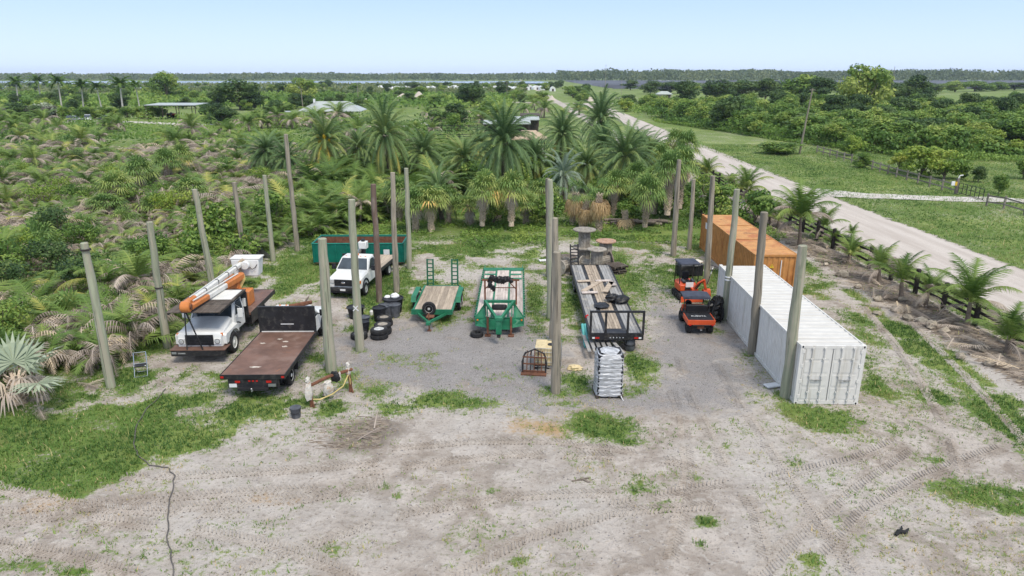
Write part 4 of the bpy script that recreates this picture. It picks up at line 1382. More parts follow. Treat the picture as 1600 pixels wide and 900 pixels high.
def container(label, loc, rz, side_m, roof_m, doors=True, L=12.19, W=2.44, H=2.59, name='shipping_container'):
    t = thing(name, label, 'container', loc, rz)
    w = W / 2
    prof = corr(L - .3, .05, .3)
    for s in (-1, 1):
        b = MB()
        vs, fs = [], []
        for a, o in prof:
            x = s * (w - .03 + o)
            vs += [(x, a + .15, .16), (x, a + .15, H - .1)]
        for i in range(len(prof) - 1):
            fs.append((2 * i, 2 * i + 2, 2 * i + 3, 2 * i + 1))
        b.add(vs, fs).build('side_panel', side_m, t)
    b = MB()
    vs, fs = [], []
    pr = corr(L - .3, .03 if doors else .012, .42)
    for a, o in pr:
        vs += [(-w + .05, a + .15, H - .03 + o), (w - .05, a + .15, H - .03 + o)]
    for i in range(len(pr) - 1):
        fs.append((2 * i, 2 * i + 1, 2 * i + 3, 2 * i + 2))
    b.add(vs, fs).build('roof_panel', roof_m, t)
    MB().box(-w + .05, w - .05, .1, L - .1, .1, .16).build('floor', 'wall_dark', t)
    for s in (-1, 1):
        MB().box(s * w - .06 if s > 0 else -w, w if s > 0 else -w + .06, .16, L - .16, .02, .17).build('bottom_rail', side_m, t)
        MB().box(s * w - .06 if s > 0 else -w, w if s > 0 else -w + .06, .16, L - .16, H - .11, H - .015).build('top_rail', side_m, t)
        for y in (0.0, L - .15):
            MB().box(min(s * w, s * (w - .14)), max(s * w, s * (w - .14)), y, y + .15, .12, H - .12).build('corner_post', side_m, t)
            for z in (0.0, H - .118):
                MB().box(min(s * (w + .003), s * (w - .17)), max(s * (w + .003), s * (w - .17)), y - .003, y + .175, z, z + .118).build('corner_casting', side_m, t, bevel=.012)
                MB().blob((s * (w - .08), y - .004 if y == 0 else y + .176, z + .06), (.035, .004, .05), 8, 6).build('casting_hole', 'black', t)
    MB().box(-w + .17, w - .17, .0, .12, .02, .16).build('door_sill', side_m, t)
    MB().box(-w + .17, w - .17, .0, .12, H - .13, H - .012).build('door_header', side_m, t)
    pr = corr(W - .28, .04, .28)
    def end_panel(y, sg):
        vs, fs = [], []
        for a, o in pr:
            vs += [(a - w + .14, y + sg * -o, .15), (a - w + .14, y + sg * -o, H - .12)]
        for i in range(len(pr) - 1):
            fs.append((2 * i, 2 * i + 2, 2 * i + 3, 2 * i + 1))
        MB().add(vs, fs).build('end_panel', side_m, t)
    end_panel(L - .04, -1)
    if not doors:
        end_panel(.04, 1)
    else:
        for s in (-1, 1):
            x0, x1 = (-w + .14, -.008) if s < 0 else (.008, w - .14)
            d = MB().box(x0, x1, .02, .07, .165, H - .135).build('door', side_m, t)
            # pressed panels
            for k in range(4):
                z0 = .24 + k * .56
                MB().box(x0 + .09, x1 - .09, .008, .021, z0, z0 + .46).build('pressed_panel', side_m, d, bevel=.01)
            for fx in (.3, .72):
                x = x0 + (x1 - x0) * fx
                MB().tube([(x, -.035, .1), (x, -.035, H - .06)], .019, 8).build('lock_rod', side_m, d, True)
                for z in (.2, .55, 1.25, 1.95, 2.4):
                    MB().box(x - .05, x + .05, -.05, .02, z - .03, z + .03).build('rod_bracket', side_m, d)
                MB().bar((x, -.05, 1.08), (x + .28 * (1 if fx < .5 else -1), -.05, 1.04), .02, .045).build('handle', 'steel', d)
            for z in (.35, 1.0, 1.65, 2.25):
                xe = x0 if s < 0 else x1
                MB().box(xe - .05, xe + .05, -.012, .03, z - .07, z + .07).build('hinge', side_m, d)
            MB().box(min(x0, x1) + .004, min(x0, x1) + .016, .012, .03, .165, H - .135).build('gasket', 'grey_plastic', d)
    return t


ca = R(-1.2)
wc = container('long white shipping container with closed doors facing the yard entrance', (12.36, 24.35, 0), ca, 'white_box', 'white_roof', L=11.75, W=2.5, H=2.5)
oc = container('rusty orange shipping container behind the white one', (15.25, 38.1, 0), R(-.6), 'orange_box', 'orange_roof', doors=False, L=12.0, W=2.5, H=2.55, name='shipping_container')
MB().box(-1.262, -1.255, 10.2, 10.75, 1.75, 2.2).build('white_placard', 'foam', oc)
MB().box(.3, .34, -.012, .04, .4, 2.2).build('lock_rod', 'foam', oc)
tr_ = MB().prism([(-.36, 1.75), (-.08, 1.75), (-.22, 2.0)], -.02, -.012, 'y')
tr_.build('warning_sign', 'yellow', oc)
MB().box(-.235, -.205, -.024, -.0205, 1.81, 1.93).build('warning_mark', 'black', oc)
MB().box(-1.1, 1.1, 3.9, 3.95, 2.53, 2.556).build('roof_seam', 'orange_box', oc)
MB().box(-1.1, 1.1, 8.0, 8.05, 2.53, 2.556).build('roof_seam', 'orange_box', oc)


# ------------------------------------------------------------------ wheels
_wm = {}


def wheel(parent, x, y, r, w, side, rim='rim_grey', z=None, dish=.05, name='wheel'):
    key = (r, w, side, rim)
    if key not in _wm:
        hw = w / 2
        ty = MB().lathe([(r * .56, -hw * .8), (r * .62, -hw), (r * .9, -hw), (r * .985, -hw * .72), (r, -hw * .35), (r, hw * .35), (r * .985, hw * .72), (r * .9, hw), (r * .62, hw), (r * .56, hw * .8), (r * .56, -hw * .8)], 24, 'x')
        rm = MB()
        o = side * hw
        rm.lathe([(r * .6, o * .75), (r * .57, o * .9), (r * .5, o * .55), (r * .3, o * .45), (r * .2, o * .75), (r * .16, o * .95), (0, o * .97)], 20, 'x')
        for k in range(8):
            a = k * math.pi / 4
            rm.tube([(o * .45, math.cos(a) * r * .3, math.sin(a) * r * .3), (o * .68, math.cos(a) * r * .3, math.sin(a) * r * .3)], r * .03, 6)
        hol = MB()
        for k in range(5):
            a = k * math.pi * .4 + .3
            hol.tube([(o * .5, math.cos(a) * r * .42, math.sin(a) * r * .42), (o * .56, math.cos(a) * r * .42, math.sin(a) * r * .42)], r * .055, 8)
        _wm[key] = (ty.mesh('tyre', 'rubber', True), rm.mesh('rim', rim, True), hol.mesh('rim_holes', 'black'))
    a, b, c = _wm[key]
    wv = obj(name, a, parent, (x, y, r if z is None else z))
    obj('rim', b, wv)
    obj('rim_holes', c, wv)
    return wv


def planks(parent, x0, x1, y0, y1, z, n, m, along='y', th=.04, gap=.008, jag=0.0):
    out = []
    for i in range(n):
        if along == 'y':
            a = x0 + (x1 - x0) * i / n + gap / 2
            e = x0 + (x1 - x0) * (i + 1) / n - gap / 2
            b = MB().box(a, e, y0 + random.uniform(-jag, jag), y1 + random.uniform(-jag, jag), z - th + random.uniform(-.004, .004), z + random.uniform(-.004, .004))
        else:
            a = y0 + (y1 - y0) * i / n + gap / 2
            e = y0 + (y1 - y0) * (i + 1) / n - gap / 2
            b = MB().box(x0 + random.uniform(-jag, jag), x1 + random.uniform(-jag, jag), a, e, z - th + random.uniform(-.004, .004), z + random.uniform(-.004, .004))
        out.append(b.build('plank', m, parent))
    return out


# ------------------------------------------------------------------ boom truck
def boom_truck():
    t = thing('boom_truck', 'white cab boom truck with an orange folded boom and white bucket', 'truck', (-14.05, 28.35, 0), R(1.5))
    # chassis
    MB().bar((-.42, .3, .72), (-.42, 7.3, .72), .09, .22).bar((.42, .3, .72), (.42, 7.3, .72), .09, .22).build('chassis', 'black', t)
    MB().box(-1.1, 1.1, 1.0, 1.2, .42, .52).box(-1.0, 1.0, 5.5, 5.65, .42, .55).build('axle', 'black', t)
    for s in (-1, 1):
        wheel(t, s * 1.0, 1.35, .5, .3, s, 'white_paint')
        for k in (0, 1):
            wheel(t, s * (.98 - .33 * k), 5.55, .5, .27, s)
        b = MB()
        b.tube([(s * .98, 1.35 + .62 * math.cos(a), .52 + .6 * math.sin(a)) for a in [R(q) for q in range(-5, 186, 19)]], .05, 6)
        b.build('wheel_arch', 'white_paint', t, True)
    # bumper with a plank step on top
    MB().box(-1.2, 1.2, -.06, .1, .38, .66).build('bumper', 'black', t, bevel=.03)
    st = MB().box(-1.22, 1.22, -.08, .62, .662, .7).build('bumper_deck', 'rust_bed', t)
    MB().box(-1.15, -.95, -.075, -.058, .5, .6).box(-.88, -.55, -.073, -.058, .5, .56).build('tow_plate', 'steel', t)
    # hood
    def ring(y, hw, z0, z1, c=.12):
        return [(-hw, y, z0), (hw, y, z0), (hw, y, z1 - c), (hw - c, y, z1 - c * .25), (0.25, y, z1), (-.25, y, z1), (-hw + c, y, z1 - c * .25), (-hw, y, z1 - c)]
    MB().loft([ring(.3, .96, .72, 1.3), ring(.36, 1.0, .72, 1.38), ring(1.0, .98, .74, 1.5), ring(1.85, .92, .76, 1.62)]).build('hood', 'white_paint', t, True)
    for s in (-1, 1):
        MB().loft([[(s * .9, y, z) for y, z in ((.42, .78), (.42, 1.2), (.5, 1.28), (1.9, 1.3), (2.05, 1.2), (2.05, .78), (1.92, .9), (1.7, 1.07), (1.35, 1.14), (1.0, 1.07), (.78, .9), (.74, .78))],
                   [(s * 1.14, y, z) for y, z in ((.46, .78), (.46, 1.16), (.54, 1.22), (1.9, 1.24), (2.02, 1.16), (2.02, .78), (1.92, .9), (1.7, 1.07), (1.35, 1.14), (1.0, 1.07), (.78, .9), (.74, .78))]]).build('fender', 'white_paint', t)
    g = MB().box(-.62, .62, .265, .31, .78, 1.27).build('grille', 'black', t)
    for k in range(6):
        MB().box(-.6, .6, .245, .268, .82 + k * .075, .848 + k * .075).build('grille_slat', 'black_plastic', g)
    for s in (-1, 1):
        h_ = MB().box(s * .8 - .16, s * .8 + .16, .25, .31, .84, 1.1).build('headlight_bezel', 'white_paint', t)
        MB().lathe([(.105, .246), (.1, .232), (.05, .222), (0, .22)], 16, 'y', (s * .8, 0, .97)).build('headlight', 'lens', h_, True)
        MB().lathe([(.12, .248), (.12, .236), (.1, .236)], 16, 'y', (s * .8, 0, .97)).build('headlight_ring', 'black', h_)
        MB().box(s * .93 - .09, s * .93 + .09, .36, .44, 1.2, 1.32).build('turn_signal', 'amber', t)
    # cab
    q = {}
    lo = [(-1.0, 1.85), (1.0, 1.85), (1.02, 3.25), (-1.02, 3.25)]
    bl = [(x, y, .78) for x, y in lo]
    be = [(x * 1.01, y, 1.5) for x, y in lo]
    ro = [(-.9, 2.3, 2.25), (.9, 2.3, 2.25), (.92, 3.2, 2.25), (-.92, 3.2, 2.25)]
    MB().loft([bl, be, ro, [(x * .9, y * .97 + .08, 2.3) for x, y, z in ro]]).build('cab', 'white_paint', t, bevel=.05)
    w_ = MB().panel([be[0], be[1], ro[1], ro[0]], .09, .012).build('windshield', 'glass', t)
    MB().bar((-.5, 1.86, 1.56), (-.15, 2.05, 1.85), .02, .015).bar((.15, 1.86, 1.56), (.5, 2.05, 1.85), .02, .015).build('wiper', 'black', w_)
    for s in (1, -1):
        d = MB().panel([(s * 1.005, 2.0, .85), (s * 1.015, 3.1, .85), (s * 1.02, 3.1, 1.5), (s * 1.01, 2.0, 1.5)][::s], .02, .012).build('door', 'white_paint', t)
        MB().box(min(s * 1.02, s * 1.06), max(s * 1.02, s * 1.06), 2.85, 3.0, 1.33, 1.37).build('door_handle', 'black', d)
        MB().panel([(s * 1.01, 2.05, 1.52), (s * 1.02, 3.12, 1.52), (s * .925, 3.1, 2.18), (s * .915, 2.4, 2.18)][::s], .07, .012).build('side_window', 'glass', d)
        mr = MB().box(s * 1.3 - .12, s * 1.3 + .12, 1.95, 2.03, 1.5, 1.95).build('mirror', 'white_paint', t, bevel=.02)
        MB().tube([(s * 1.0, 2.05, 1.45), (s * 1.3, 1.99, 1.45), (s * 1.3, 1.99, 2.0), (s * .95, 2.2, 2.1)], .014, 6).build('mirror_arm', 'steel', mr)
    MB().tube([(1.03, 2.15, 1.2), (1.12, 2.15, 1.2), (1.14, 2.3, 1.12)], .03, 6).build('step_handle', 'black', t)
    # headboard and bed
    MB().box(-1.15, 1.15, 3.38, 3.46, 1.0, 2.3).build('headboard', 'black', t)
    bd = MB().box(-1.22, 1.22, 3.5, 7.3, 1.08, 1.2).build('bed', 'rust_bed', t)
    MB().box(-1.24, -1.222, 3.5, 7.3, .98, 1.21).box(1.222, 1.24, 3.5, 7.3, .98, 1.21).box(-1.24, 1.24, 7.302, 7.33, .98, 1.21).build('bed_rail', 'black', bd)
    MB().box(.7, 1.15, 3.7, 4.9, .5, 1.0).build('toolbox', 'black', t, bevel=.02)
    MB().box(.95, 1.1, 3.28, 3.37, 1.6, 2.0).build('control_box', 'white_paint', t)
    # plank roof over the cab and hood
    rf = MB().bar((-1.1, .05, 2.36), (-1.1, 3.4, 2.36), .07, .09).bar((1.1, .05, 2.36), (1.1, 3.4, 2.36), .07, .09).bar((-1.1, .5, 2.352), (1.1, .5, 2.352), .07, .07).bar((-1.1, 2.6, 2.352), (1.1, 2.6, 2.352), .07, .07).build('roof_deck', 'black', t)
    planks(rf, -1.16, 1.16, .0, 3.4, 2.45, 14, 'plank_dark', 'x', jag=.02)
    MB().box(-.35, 1.05, 1.75, 3.2, 2.456, 2.468).build('white_sheet', 'boom_white', rf)
    # struts from boom rest to bumper
    MB().bar((-.35, .02, 2.45), (-.45, -.06, .7), .045, .045).build('strap', 'black', t)
    MB().bar((-.3, .02, 2.45), (.25, -.06, .7), .045, .045).build('strap', 'black', t)
    MB().box(-.42, -.22, -.06, .12, 2.46, 2.58).build('boom_rest', 'black', t)
    # pedestal
    pd = MB().lathe([(.5, 1.2), (.5, 1.35), (.38, 1.4), (.36, 1.9), (.44, 1.95), (.44, 2.1)], 16, 'z', (-.1, 5.0, 0)).build('pedestal', 'boom_orange', t, True)
    MB().box(.3, .85, 4.5, 5.3, 1.2, 1.95).build('hydraulic_tank', 'boom_orange', t, bevel=.04)
    MB().loft([[(-.5, 4.6, 2.1), (.3, 4.6, 2.1), (.3, 5.5, 2.1), (-.5, 5.5, 2.1)], [(-.42, 5.0, 2.6), (.22, 5.0, 2.6), (.22, 5.6, 2.6), (-.42, 5.6, 2.6)]]).build('turret', 'boom_orange', pd, bevel=.03)
    hs = MB()
    for k in range(4):
        hs.tube([(.1 + .06 * k, 4.9, 1.95), (.35 + .05 * k, 5.2, 2.4), (.2 + .05 * k, 5.6, 2.55), (-.05, 5.3, 2.5)], .02, 5)
    hs.build('hydraulic_hose', 'hose_yellow', t)
    # lower boom (right) and upper boom (left)
    def octo(p, hw, hh):
        c = .35
        return [(p[0] + hw * a, p[1], p[2] + hh * b) for a, b in ((-1, -1 + c), (-1 + c, -1), (1 - c, -1), (1, -1 + c), (1, 1 - c), (1 - c, 1), (-1 + c, 1), (-1, 1 - c))]
    A0, A1 = (-.02, -.02, 2.70), (.25, 5.3, 2.55)
    lerp = lambda a, b, u: tuple(a[i] + (b[i] - a[i]) * u for i in range(3))
    MB().loft([octo(lerp(A0, A1, u), .105 + .02 * u, .115 + .03 * u) for u in (0, .3)]).build('lower_boom_tip', 'boom_orange', t)
    MB().loft([octo(lerp(A0, A1, u), .1 + .02 * u, .11 + .03 * u) for u in (.3, .66)]).build('lower_boom_insulator', 'boom_white', t)
    MB().loft([octo(lerp(A0, A1, u), .13 + .03 * u, .14 + .04 * u) for u in (.66, 1.02)]).build('lower_boom_root', 'boom_orange', t)
    MB().tube([lerp(A0, A1, u)[:2] + (lerp(A0, A1, u)[2] + .22,) for u in (.05, .95)], .035, 8).build('hydraulic_pipe', 'boom_white', t, True)
    B0, B1 = (-.32, -.1, 2.76), (.1, 6.1, 3.02)
    MB().loft([octo(lerp(B0, B1, u), .13 - .02 * u, .16 - .05 * u) for u in (0, .16)]).build('upper_boom_root', 'boom_orange', t)
    ub = MB().loft([octo(lerp(B0, B1, u), .125 - .02 * u, .145 - .045 * u) for u in (.16, 1)]).build('upper_boom', 'boom_white', t)
    for u in (.32, .52, .7, .86):
        c = lerp(B0, B1, u)
        MB().loft([octo((c[0], c[1] - .03, c[2]), .135 - .02 * u, .158 - .045 * u), octo((c[0], c[1] + .03, c[2]), .135 - .02 * u, .158 - .045 * u)]).build('boom_clamp', 'black', ub)
    MB().tube([lerp(B0, B1, u)[:2] + (lerp(B0, B1, u)[2] + .2 - .04 * u,) for u in (.1, .5, .9)], .022, 6).build('leveling_rod', 'boom_white', ub)
    kn = MB().lathe([(.0, -.2), (.2, -.2), (.245, -.16), (.245, .16), (.2, .2), (0, .2)], 20, 'x', (-.2, -.1, 2.74)).build('knuckle', 'boom_orange', t, True)
    MB().lathe([(.12, -.25), (.12, .25), (0, .26)], 10, 'x', (-.2, -.1, 2.74)).build('knuckle_pin', 'rust', kn)
    # bucket
    bk = MB()
    def br(z, a, c):
        return [(.2 - a, 6.15, z), (.2 + a + .05, 6.15, z), (.2 + a + .05, 6.15 + c, z), (.2 - a, 6.15 + c, z)]
    bk.loft([br(2.3, .62, .68), br(3.2, .7, .78)])
    b_ = bk.build('bucket', 'white_paint', t, bevel=.05)
    MB().loft([br(3.2, .75, .82), br(3.27, .75, .82)]).build('bucket_rim', 'boom_white', b_, bevel=.02)
    MB().lathe([(0, 0), (.2, 0), (.23, .05), (.23, .2), (.18, .26), (0, .27)], 16, 'y', (.3, 5.86, 2.95)).build('bucket_pivot', 'white_paint', b_, True)
    MB().tube([(.02, 6.08, 2.45), (-.06, 6.02, 2.8), (.0, 6.05, 3.1), (.2, 6.08, 3.24)], .075, 8).build('bucket_bracket', 'roof_tan', b_, True)
    MB().tube([(.5, 6.1, 2.8), (.6, 6.05, 2.7), (.75, 6.1, 2.78), (.86, 6.16, 2.95)], .02, 6).build('control_cable', 'black', b_)
    return t


boom_truck()


# ------------------------------------------------------------------ pickups with flat beds
def pickup_cab(t, W=2.0, cab_m='white_paint', lamps=True):
    w = W / 2
    def ring(y, hw, z0, z1, c=.1):
        return [(-hw, y, z0), (hw, y, z0), (hw, y, z1 - c), (hw - c, y, z1), (0.3, y, z1 + .02), (-.3, y, z1 + .02), (-hw + c, y, z1), (-hw, y, z1 - c)]
    MB().loft([ring(.06, w - .06, .62, 1.16), ring(.12, w - .02, .62, 1.22), ring(.8, w - .01, .62, 1.28), ring(1.5, w, .62, 1.34)]).build('hood', cab_m, t, True)
    lo = [(-w, 1.5), (w, 1.5), (w, 3.05), (-w, 3.05)]
    bl = [(x, y, .6) for x, y in lo]
    be = [(x * 1.0, y, 1.36) for x, y in lo]
    ro = [(-w * .84, 2.1, 1.95), (w * .84, 2.1, 1.95), (w * .85, 2.95, 1.96), (-w * .85, 2.95, 1.96)]
    cb = MB().loft([bl, be, ro, [(x * .9, y * .96 + .1, 2.0) for x, y, z in ro]]).build('cab', cab_m, t, bevel=.06, seg=3)
    ws = MB().panel([be[0], be[1], ro[1], ro[0]], .09, .012).build('windshield', 'glass', t)
    MB().bar((-.6, 1.55, 1.44), (-.1, 1.62, 1.46), .02, .015).bar((.0, 1.55, 1.44), (.5, 1.62, 1.46), .02, .015).build('wiper', 'black', ws)
    MB().panel([be[2], be[3], ro[3], ro[2]], .12, .012).build('rear_window', 'glass', t)
    for k in range(5):
        MB().blob(((k - 2) * .3, 2.25, 2.0), (.06, .05, .03), 8, 5).build('roof_marker', 'amber', t)
    for s in (1, -1):
        d = MB().panel([(s * w, 1.75, .66), (s * w, 2.95, .66), (s * w, 2.95, 1.36), (s * w, 1.75, 1.36)][::s], .02, .012).build('door', cab_m, t)
        MB().box(min(s * w, s * (w + .04)), max(s * w, s * (w + .04)), 2.65, 2.85, 1.2, 1.24).build('door_handle', 'black', d)
        MB().panel([(s * w, 1.65, 1.38), (s * w, 2.98, 1.38), (s * w * .85, 2.9, 1.9), (s * w * .845, 2.25, 1.9)][::s], .06, .012).build('side_window', 'glass', d)
        mr = MB().box(s * (w + .22) - .13, s * (w + .22) + .13, 1.72, 1.8, 1.3, 1.62).build('mirror', 'black_plastic', t, bevel=.03)
        MB().bar((s * w, 1.78, 1.42), (s * (w + .12), 1.77, 1.42), .05, .04).build('mirror_arm', 'black', mr)
        b = MB()
        b.tube([(s * (w - .0), .95 + .5 * math.cos(a), .5 + .5 * math.sin(a)) for a in [R(q) for q in range(0, 181, 15)]], .06, 6)
        b.build('wheel_arch', 'black_plastic', t, True)
        MB().box(s * (w - .27) - .17, s * (w - .27) + .17, .03, .12, .92, 1.16).build('headlight', 'lens', t, bevel=.02)
        MB().box(min(s * (w - .09), s * (w + .01)), max(s * (w - .09), s * (w + .01)), .06, .2, .95, 1.12).build('turn_signal', 'amber', t)
    g = MB().box(-w + .47, w - .47, .01, .1, .8, 1.17).build('grille', 'black', t)
    for k in range(4):
        MB().box(-w + .48, w - .48, -.005, .012, .84 + k * .09, .868 + k * .09).build('grille_slat', 'black_plastic', g)
    MB().blob((0, -.01, 1.0), (.13, .014, .055), 14, 8).build('emblem', 'chrome', g, True)
    MB().box(-w, w, -.12, .1, .5, .72).build('bumper', 'black', t, bevel=.05)
    MB().box(-w * .92, w * .92, -.06, .08, .4, .5).build('air_dam', 'black_plastic', t)
    MB().box(-.16, .16, -.135, -.12, .55, .66).build('front_plate', 'foam', t)
    for s in (-1, 1):
        MB().bar((s * .4, .2, .58), (s * .4, 3.2, .58), .08, .18).build('chassis', 'black', t)


def flatbed_truck():
    # faces away from the camera: front points to +y
    t = thing('flatbed_truck', 'white cab flatbed truck with rusty steel bed, parked tail first', 'truck', (-10.42, 32.9, 0), R(180 + .8))
    pickup_cab(t)
    MB().box(-1.26, 1.26, 3.3, 8.0, .93, 1.0).build('bed_frame', 'black', t)
    bd = MB().box(-1.25, 1.25, 3.32, 8.02, 1.004, 1.05).build('bed', 'rust_bed', t)
    sp = random.Random(4)
    for k, (cx, cy) in enumerate(((.15, 7.3), (-.25, 4.5), (-.4, 5.1), (.1, 4.2), (.7, 4.7))):
        s = MB()
        n = 14
        s.add([(cx + (.32 if k == 0 else .16) * math.cos(a) * sp.uniform(.5, 1.1), cy + .09 * math.sin(a) * sp.uniform(.5, 1.2), 1.054) for a in [2 * math.pi * i / n for i in range(n)]], [tuple(range(n))])
        s.build('paint_patch', 'pale_stain', bd)
    MB().box(-1.29, -1.262, 3.3, 8.04, .88, 1.06).box(1.262, 1.29, 3.3, 8.04, .88, 1.06).box(-1.29, 1.29, 8.042, 8.07, .86, 1.06).build('bed_rail', 'black', bd)
    hb = MB().box(-1.27, 1.27, 3.22, 3.29, .9, 2.22).build('headboard', 'black', t)
    MB().box(-1.3, -1.2, 3.2, 3.31, .9, 2.26).box(1.2, 1.3, 3.2, 3.31, .9, 2.26).box(-1.3, 1.3, 3.2, 3.315, 2.2, 2.29).build('headboard_frame', 'black', hb)
    MB().box(-.3, .3, 3.3, 3.304, 1.42, 1.46).build('headboard_slot', 'foam', hb)
    MB().box(-1.2, 1.2, 3.302, 3.33, 1.056, 1.1).build('bed_sill', 'boom_white', bd)
    MB().bar((-.4, 3.2, .74), (-.4, 7.9, .74), .09, .22).bar((.4, 3.2, .74), (.4, 7.9, .74), .09, .22).build('bed_chassis', 'black', t)
    tb = MB().box(-1.0, 1.0, 7.92, 8.04, .5, .84).build('tail_board', 'black', t)
    MB().box(-.6, .6, 8.0, 8.2, .42, .52).build('rear_bumper', 'black', t)
    for s in (-1, 1):
        MB().box(s * .62 - .1, s * .62 + .1, 8.04, 8.06, .7, .79).build('tail_light', 'red_lens', tb)
        MB().box(s * 1.2 - .06, s * 1.2 + .06, 8.07, 8.085, .92, 1.0).build('side_marker', 'red_lens', t)
    for k in range(3):
        MB().box((k - 1) * .15 - .04, (k - 1) * .15 + .04, 8.04, 8.055, .75, .81).build('centre_marker', 'red_lens', tb)
    MB().box(.66, .96, 8.055, 8.07, .52, .67).build('licence_plate', 'foam', tb)
    MB().tube([(0, 8.1, .45), (0, 8.3, .45), (0, 8.3, .52)], .03, 6).blob((0, 8.3, .55), (.035, .035, .035), 8, 6).build('hitch_ball', 'steel', t)
    MB().box(-.9, -.6, 8.05, 8.09, .55, .66).build('reflector', 'steel', tb)
    for s in (-1, 1):
        wheel(t, s * .93, .95, .42, .26, s)
        for k in (0, 1):
            wheel(t, s * (1.0 - .29 * k), 6.7, .42, .24, s, 'white_paint')
        MB().box(s * .95 - .22, s * .95 + .22, 5.95, 5.97, .35, .9).build('mud_flap', 'black', t)
    return t


flatbed_truck()
lg = thing('log', 'short dark log lying across the cab roof of the flatbed truck', 'log', (-9.95, 30.35, 2.0), R(12))
MB().tube([(-.5, 0, .08), (0, .03, .12), (.55, .0, .22)], [.09, .11, .09], 8).build('bole', 'rust', lg, True)
MB().tube([(.2, 0, .15), (.35, .1, .38), (.45, .1, .5)], [.05, .04, .02], 6).build('branch_stub', 'log', lg, True)


def white_pickup():
    t = thing('pickup_truck', 'white pickup with black flatbed and a small crane, facing the camera', 'truck', (-9.72, 37.6, 0), R(-8))
    pickup_cab(t)
    MB().bar((-.4, 3.0, .7), (-.4, 6.4, .7), .09, .2).bar((.4, 3.0, .7), (.4, 6.4, .7), .09, .2).build('bed_chassis', 'black', t)
    bd = MB().box(-1.2, 1.2, 3.2, 6.5, .9, .99).build('bed', 'black', t)
    planks(bd, -1.17, 1.17, 3.25, 6.48, 1.03, 9, 'plank_tan', 'y', th=.036)
    hb = MB().box(-1.2, 1.2, 3.12, 3.18, .9, 1.9).build('headboard', 'black', t)
    MB().box(-1.23, -1.202, 3.2, 6.5, .85, 1.2).box(1.202, 1.23, 3.2, 6.5, .85, 1.04).build('side_rail', 'black', t)
    for s in (-1, 1):
        wheel(t, s * .9, .95, .4, .26, s)
        wheel(t, s * .95, 5.2, .4, .26, s)
        wheel(t, s * .66, 5.2, .4, .24, s)
    cr = MB().lathe([(.2, 1.03), (.2, 1.6), (.14, 1.65), (.14, 2.2)], 10, 'z', (.0, 3.6, 0)).build('crane_post', 'black', t)
    MB().box(-.25, .25, 3.4, 3.85, 2.15, 2.6).build('crane_head', 'white_paint', cr, bevel=.04)
    MB().bar((0, 3.6, 2.45), (-.55, 4.2, 1.75), .14, .18).build('crane_arm', 'white_paint', cr)
    MB().bar((-.55, 4.2, 1.75), (-.8, 4.6, 1.45), .1, .12).build('crane_hook_arm', 'black', cr)
    MB().blob((0, 3.62, 2.68), (.14, .14, .1), 10, 6).build('crane_cap', 'black', cr)
    MB().box(-.55, .55, 3.22, 3.5, 1.03, 1.35).build('tool_chest', 'black_plastic', t, bevel=.03)
    MB().blob((0, 2.5, 2.05), (.12, .12, .08), 10, 6).build('beacon', 'amber', t)
    return t


white_pickup()


# ------------------------------------------------------------------ roll-off dumpster
def dumpster():
    t = thing('dumpster', 'teal green open dumpster with rusty inside behind the white pickup', 'dumpster', (-10.42, 46.0, 0), R(.5))
    L, W, H = 3.05, 1.15, 1.55
    MB().box(-L, L, -W, W, .2, .28).build('floor', 'rust', t)
    for s in (-1, 1):
        f = MB().add([(-L, s * W, .25), (L, s * W, .25), (L, s * (W + .12), H), (-L, s * (W + .12), H), (-L, s * (W - .06), .25), (L, s * (W - .06), .25), (L, s * (W + .06), H), (-L, s * (W + .06), H)],
                     [(0, 1, 2, 3), (7, 6, 5, 4), (3, 2, 6, 7), (0, 3, 7, 4), (1, 5, 6, 2), (0, 4, 5, 1)]).build('side_wall', 'teal_paint', t)
        for k in range(9):
            x = -L + .08 + k * (2 * L - .16) / 8
            MB().bar((x, s * (W + .03), .28), (x, s * (W + .15), H - .05), .09, .07).build('rib', 'teal_paint', f)
        MB().tube([(-L, s * (W + .1), H + .03), (L, s * (W + .1), H + .03)], .06, 8).build('top_rail', 'teal_paint', f)
        MB().box(-L + .05, L - .05, s * (W - .08) - .01, s * (W - .08) + .01, .3, H - .02).build('inner_wall', 'rust', f)
        MB().box(-L, L, s * .55 - .05, s * .55 + .05, .02, .2).build('skid_rail', 'teal_paint', t)
    for s in (-1, 1):
        e = MB().box(s * L - .04, s * L + .04, -W, W, .25, H).build('end_wall', 'teal_paint', t)
        MB().tube([(s * L, -W - .1, H + .031), (s * L, W + .1, H + .031)], .058, 8).build('top_rail', 'teal_paint', e)
        MB().box(s * (L - .06) - .01, s * (L - .06) + .01, -W + .05, W - .05, .3, H - .02).build('inner_wall', 'rust', e)
    MB().box(1.75, 2.15, -W - .205, -W - .19, .85, 1.2).build('sticker', 'foam', t)
    return t


dumpster()


